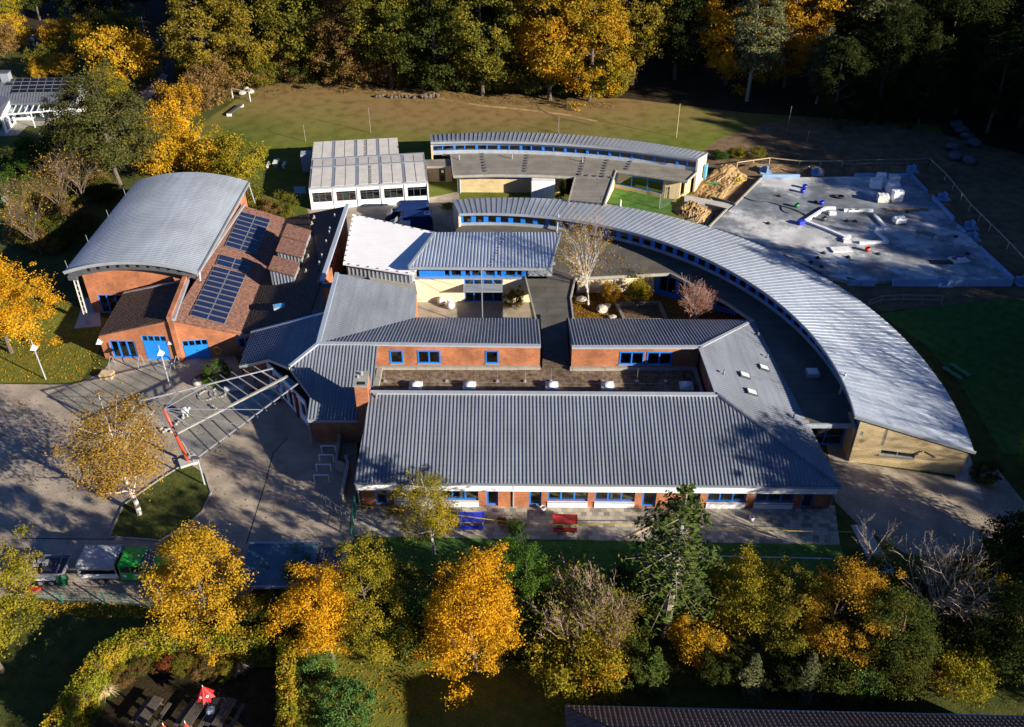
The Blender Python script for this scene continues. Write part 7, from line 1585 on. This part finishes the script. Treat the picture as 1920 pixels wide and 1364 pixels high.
near('bush', 'young pine beside the white site cabin', 'bush', (1053, 372), CACHE['young'], 'needle_fir', s=.62)
near('bush', 'flowering shrub bed between the two terrace benches', 'bush', (965, 998), SHRUB(2), 'leaf_lush', s=.4, sz=.5)
near('bush', 'dry brown tuft beside the terrace shrub', 'bush', (942, 985), SHRUB(1), 'leaf_brown', s=.28)
near('bush', 'dry tuft at the left end of the terrace', 'bush', (742, 965), SHRUB(0), 'leaf_brown', s=.32)
for q, s, lm, lab in (((840, 393), .5, 'leaf_olive', 'weedy tuft under the yellow wall, left'), ((1380, 295), .8, 'leaf_yellowgreen', 'yellow-green weeds left of the rope fence'), ((1420, 298), .9, 'leaf_olive', 'dark weeds behind the rope fence'), ((1350, 300), .7, 'leaf_lush', 'bright grass tuft behind the pale end wall')):
    near('bush', lab, 'bush', q, SHRUB(1), lm, s=s, sz=s * .6)
# hedges: clipped, a leafy skin over a woody core
def hedge(lab, pts, w, h, seed, dens=230, lm='leaf_hedge'):
    r = np.random.default_rng(seed); P = []; N = []; core = MB()
    H_ = thing('hedge', lab, 'hedge', (pts[0].x, pts[0].y, 0))
    for a, c in zip(pts, pts[1:]):
        L_ = (c - a).length; u = (c - a) / L_; s = V(-u.y, u.x, 0); n = int(L_ * (w + 2 * h) * dens)
        core.bar(a + V(0, 0, h * .4), c + V(0, 0, h * .4), w * .5, h * .72)
        for i in range(n):
            t = r.uniform(-.03, 1.03) * L_; f = r.uniform(0, w + 2 * h)
            wob = .1 * math.sin(t * 1.7 + seed) + .1 * math.sin(t * 4.1) + .08 * math.sin(t * 9.3 + f)
            if f < w: o, z, nn = (f - w / 2), h + wob * .6, V(0, 0, 1)
            elif f < w + h: o, z, nn = w / 2 + wob, f - w, s
            else: o, z, nn = -w / 2 + wob, f - w - h, -s
            if math.sin(t * 2.3 + f * 3) + math.sin(t * 5.7 - f * 2 + seed) + math.sin(t * .9 + f) > 1.35 and r.uniform() < .8: continue
            q = a + u * t + s * (o * (1 - .12 * (z / h) ** 3)) + V(*(r.normal(size=3) * .09)); q.z = max(.05, z + r.normal() * .09)
            P.append(tuple(q - H_.location)); N.append(tuple(nn + V(*(r.normal(size=3) * .7))))
    core.build('stems', 'bark', H_)
    me = leaves_mesh('foliage', np.array(P), np.array(N), .13, .65, seed); me.materials.append(M[lm]); o = bpy.data.objects.new('foliage', me); col.objects.link(o); o.parent = H_
hp = [at(x, y, 1.9) for x, y in ((100, 1364), (150, 1292), (190, 1232), (232, 1203), (290, 1193), (360, 1193), (430, 1196), (505, 1198))]
hedge('long curving clipped hedge in gold and green round the lower left garden', [V(p.x, p.y, 0) for p in hp], 1.2, 2.3, 3, 420)
hp = [at(x, y, 2.0) for x, y in ((536, 1205), (538, 1290), (536, 1380))]
hedge('short straight golden hedge running down beside the dark green bush', [V(p.x, p.y, 0) for p in hp], .85, 2.5, 5, 420)
BG = 'shrubs in the garden bed inside the curved hedge'
bedl = ('leaf_brown', 'leaf_olive', 'leaf_brown', 'leaf_red', 'leaf_olive', 'leaf_yellowgreen', 'leaf_brown', 'leaf_green')
for i in range(26):
    q = (215 + (i % 13) * 18 + rnd.uniform(-6, 6), 1232 + (i // 13) * 28 + rnd.uniform(-10, 10) + (18 if i % 13 < 2 else 0)); p = at(*q)
    plant('bush', 'small autumn-coloured shrub in the bed inside the curved hedge', 'bush', p, SHRUB(i % 4), bedl[i % 8], 'twig', rnd.uniform(0, 6), rnd.uniform(.32, .5), None, BG)
for q, lab in (((205, 1305), 'pale pampas-like grass tuft at the left end of the garden bed'), ((455, 1262), 'pale feathery grass tuft at the right end of the garden bed')):
    p = at(*q); b = MB(); g_ = thing('ornamental_grass', lab, 'grass', p)
    for i in range(70):
        a = rnd.uniform(0, 6.28); l = rnd.uniform(.4, .9); m = p + V(math.cos(a) * l * .35, math.sin(a) * l * .35, rnd.uniform(.5, .95)); e = p + V(math.cos(a) * l, math.sin(a) * l, rnd.uniform(.3, .7)); b.tube(p, m, .012, .01, 3, False); b.tube(m, e, .01, .004, 3, False)
    b.build('blades', 'wood_pale', g_)
# scattered leaves
def scatter(name, pts, n, size, seed, lm, z=.03):
    r = np.random.default_rng(seed); xs = [p.x for p in pts]; ys = [p.y for p in pts]; out = []
    while len(out) < n:
        x, y = r.uniform(min(xs), max(xs)), r.uniform(min(ys), max(ys)); c = False
        for i in range(len(pts)):
            a, b_ = pts[i], pts[i - 1]
            if (a.y > y) != (b_.y > y) and x < (b_.x - a.x) * (y - a.y) / (b_.y - a.y) + a.x: c = not c
        if c: out.append((x, y, z + r.uniform(0, .03)))
    me = leaves_mesh(name, np.array(out), np.array([(0, 0, 1)] * n) + r.normal(size=(n, 3)) * .3, size, .7, seed); me.materials.append(M[lm]); o = bpy.data.objects.new(name, me); col.objects.link(o); tag(o, kind='stuff')
    o['label'] = 'fallen autumn leaves scattered over the ' + ('lawn beside the hall' if seed == 1 else 'front garden lawn' if seed == 2 else 'courtyard bed' if seed == 3 else 'strip behind the green mesh fence' if seed == 4 else 'bitumen roof round the courtyard birch' if seed == 5 else 'lit part of the forecourt' if seed == 6 else 'edge of the field under the trees'); o['category'] = 'leaves'
scatter('fallen_leaves', pxs((0, 560), (120, 560), (200, 610), (190, 690), (140, 716), (0, 716), (-80, 640)), 2600, .16, 1, 'leaf_yellow')
scatter('fallen_leaves', pxs((560, 1180), (760, 1200), (1000, 1200), (1000, 1300), (800, 1340), (560, 1350)), 3200, .12, 2, 'leaf_orange')
scatter('fallen_leaves', pxs((1070, 552), (1180, 552), (1170, 600), (1070, 600)), 1400, .14, 3, 'leaf_orange')
scatter('fallen_leaves', [at(x, y, 3.07) for x, y in ((1040, 450), (1120, 450), (1200, 500), (1190, 515), (1080, 518), (1040, 500))], 500, .16, 5, 'leaf_orange', 3.08)
scatter('fallen_leaves', pxs((30, 740), (330, 740), (480, 830), (600, 900), (520, 1000), (240, 880), (60, 980)), 420, .15, 6, 'leaf_yellow')
scatter('fallen_leaves', pxs((400, 165), (600, 152), (900, 178), (1150, 192), (1150, 205), (900, 195), (600, 170), (420, 190)), 2600, .22, 7, 'leaf_brown')
scatter('fallen_leaves', pxs((60, 1122), (300, 1140), (290, 1160), (80, 1155)), 900, .14, 4, 'leaf_yellow')
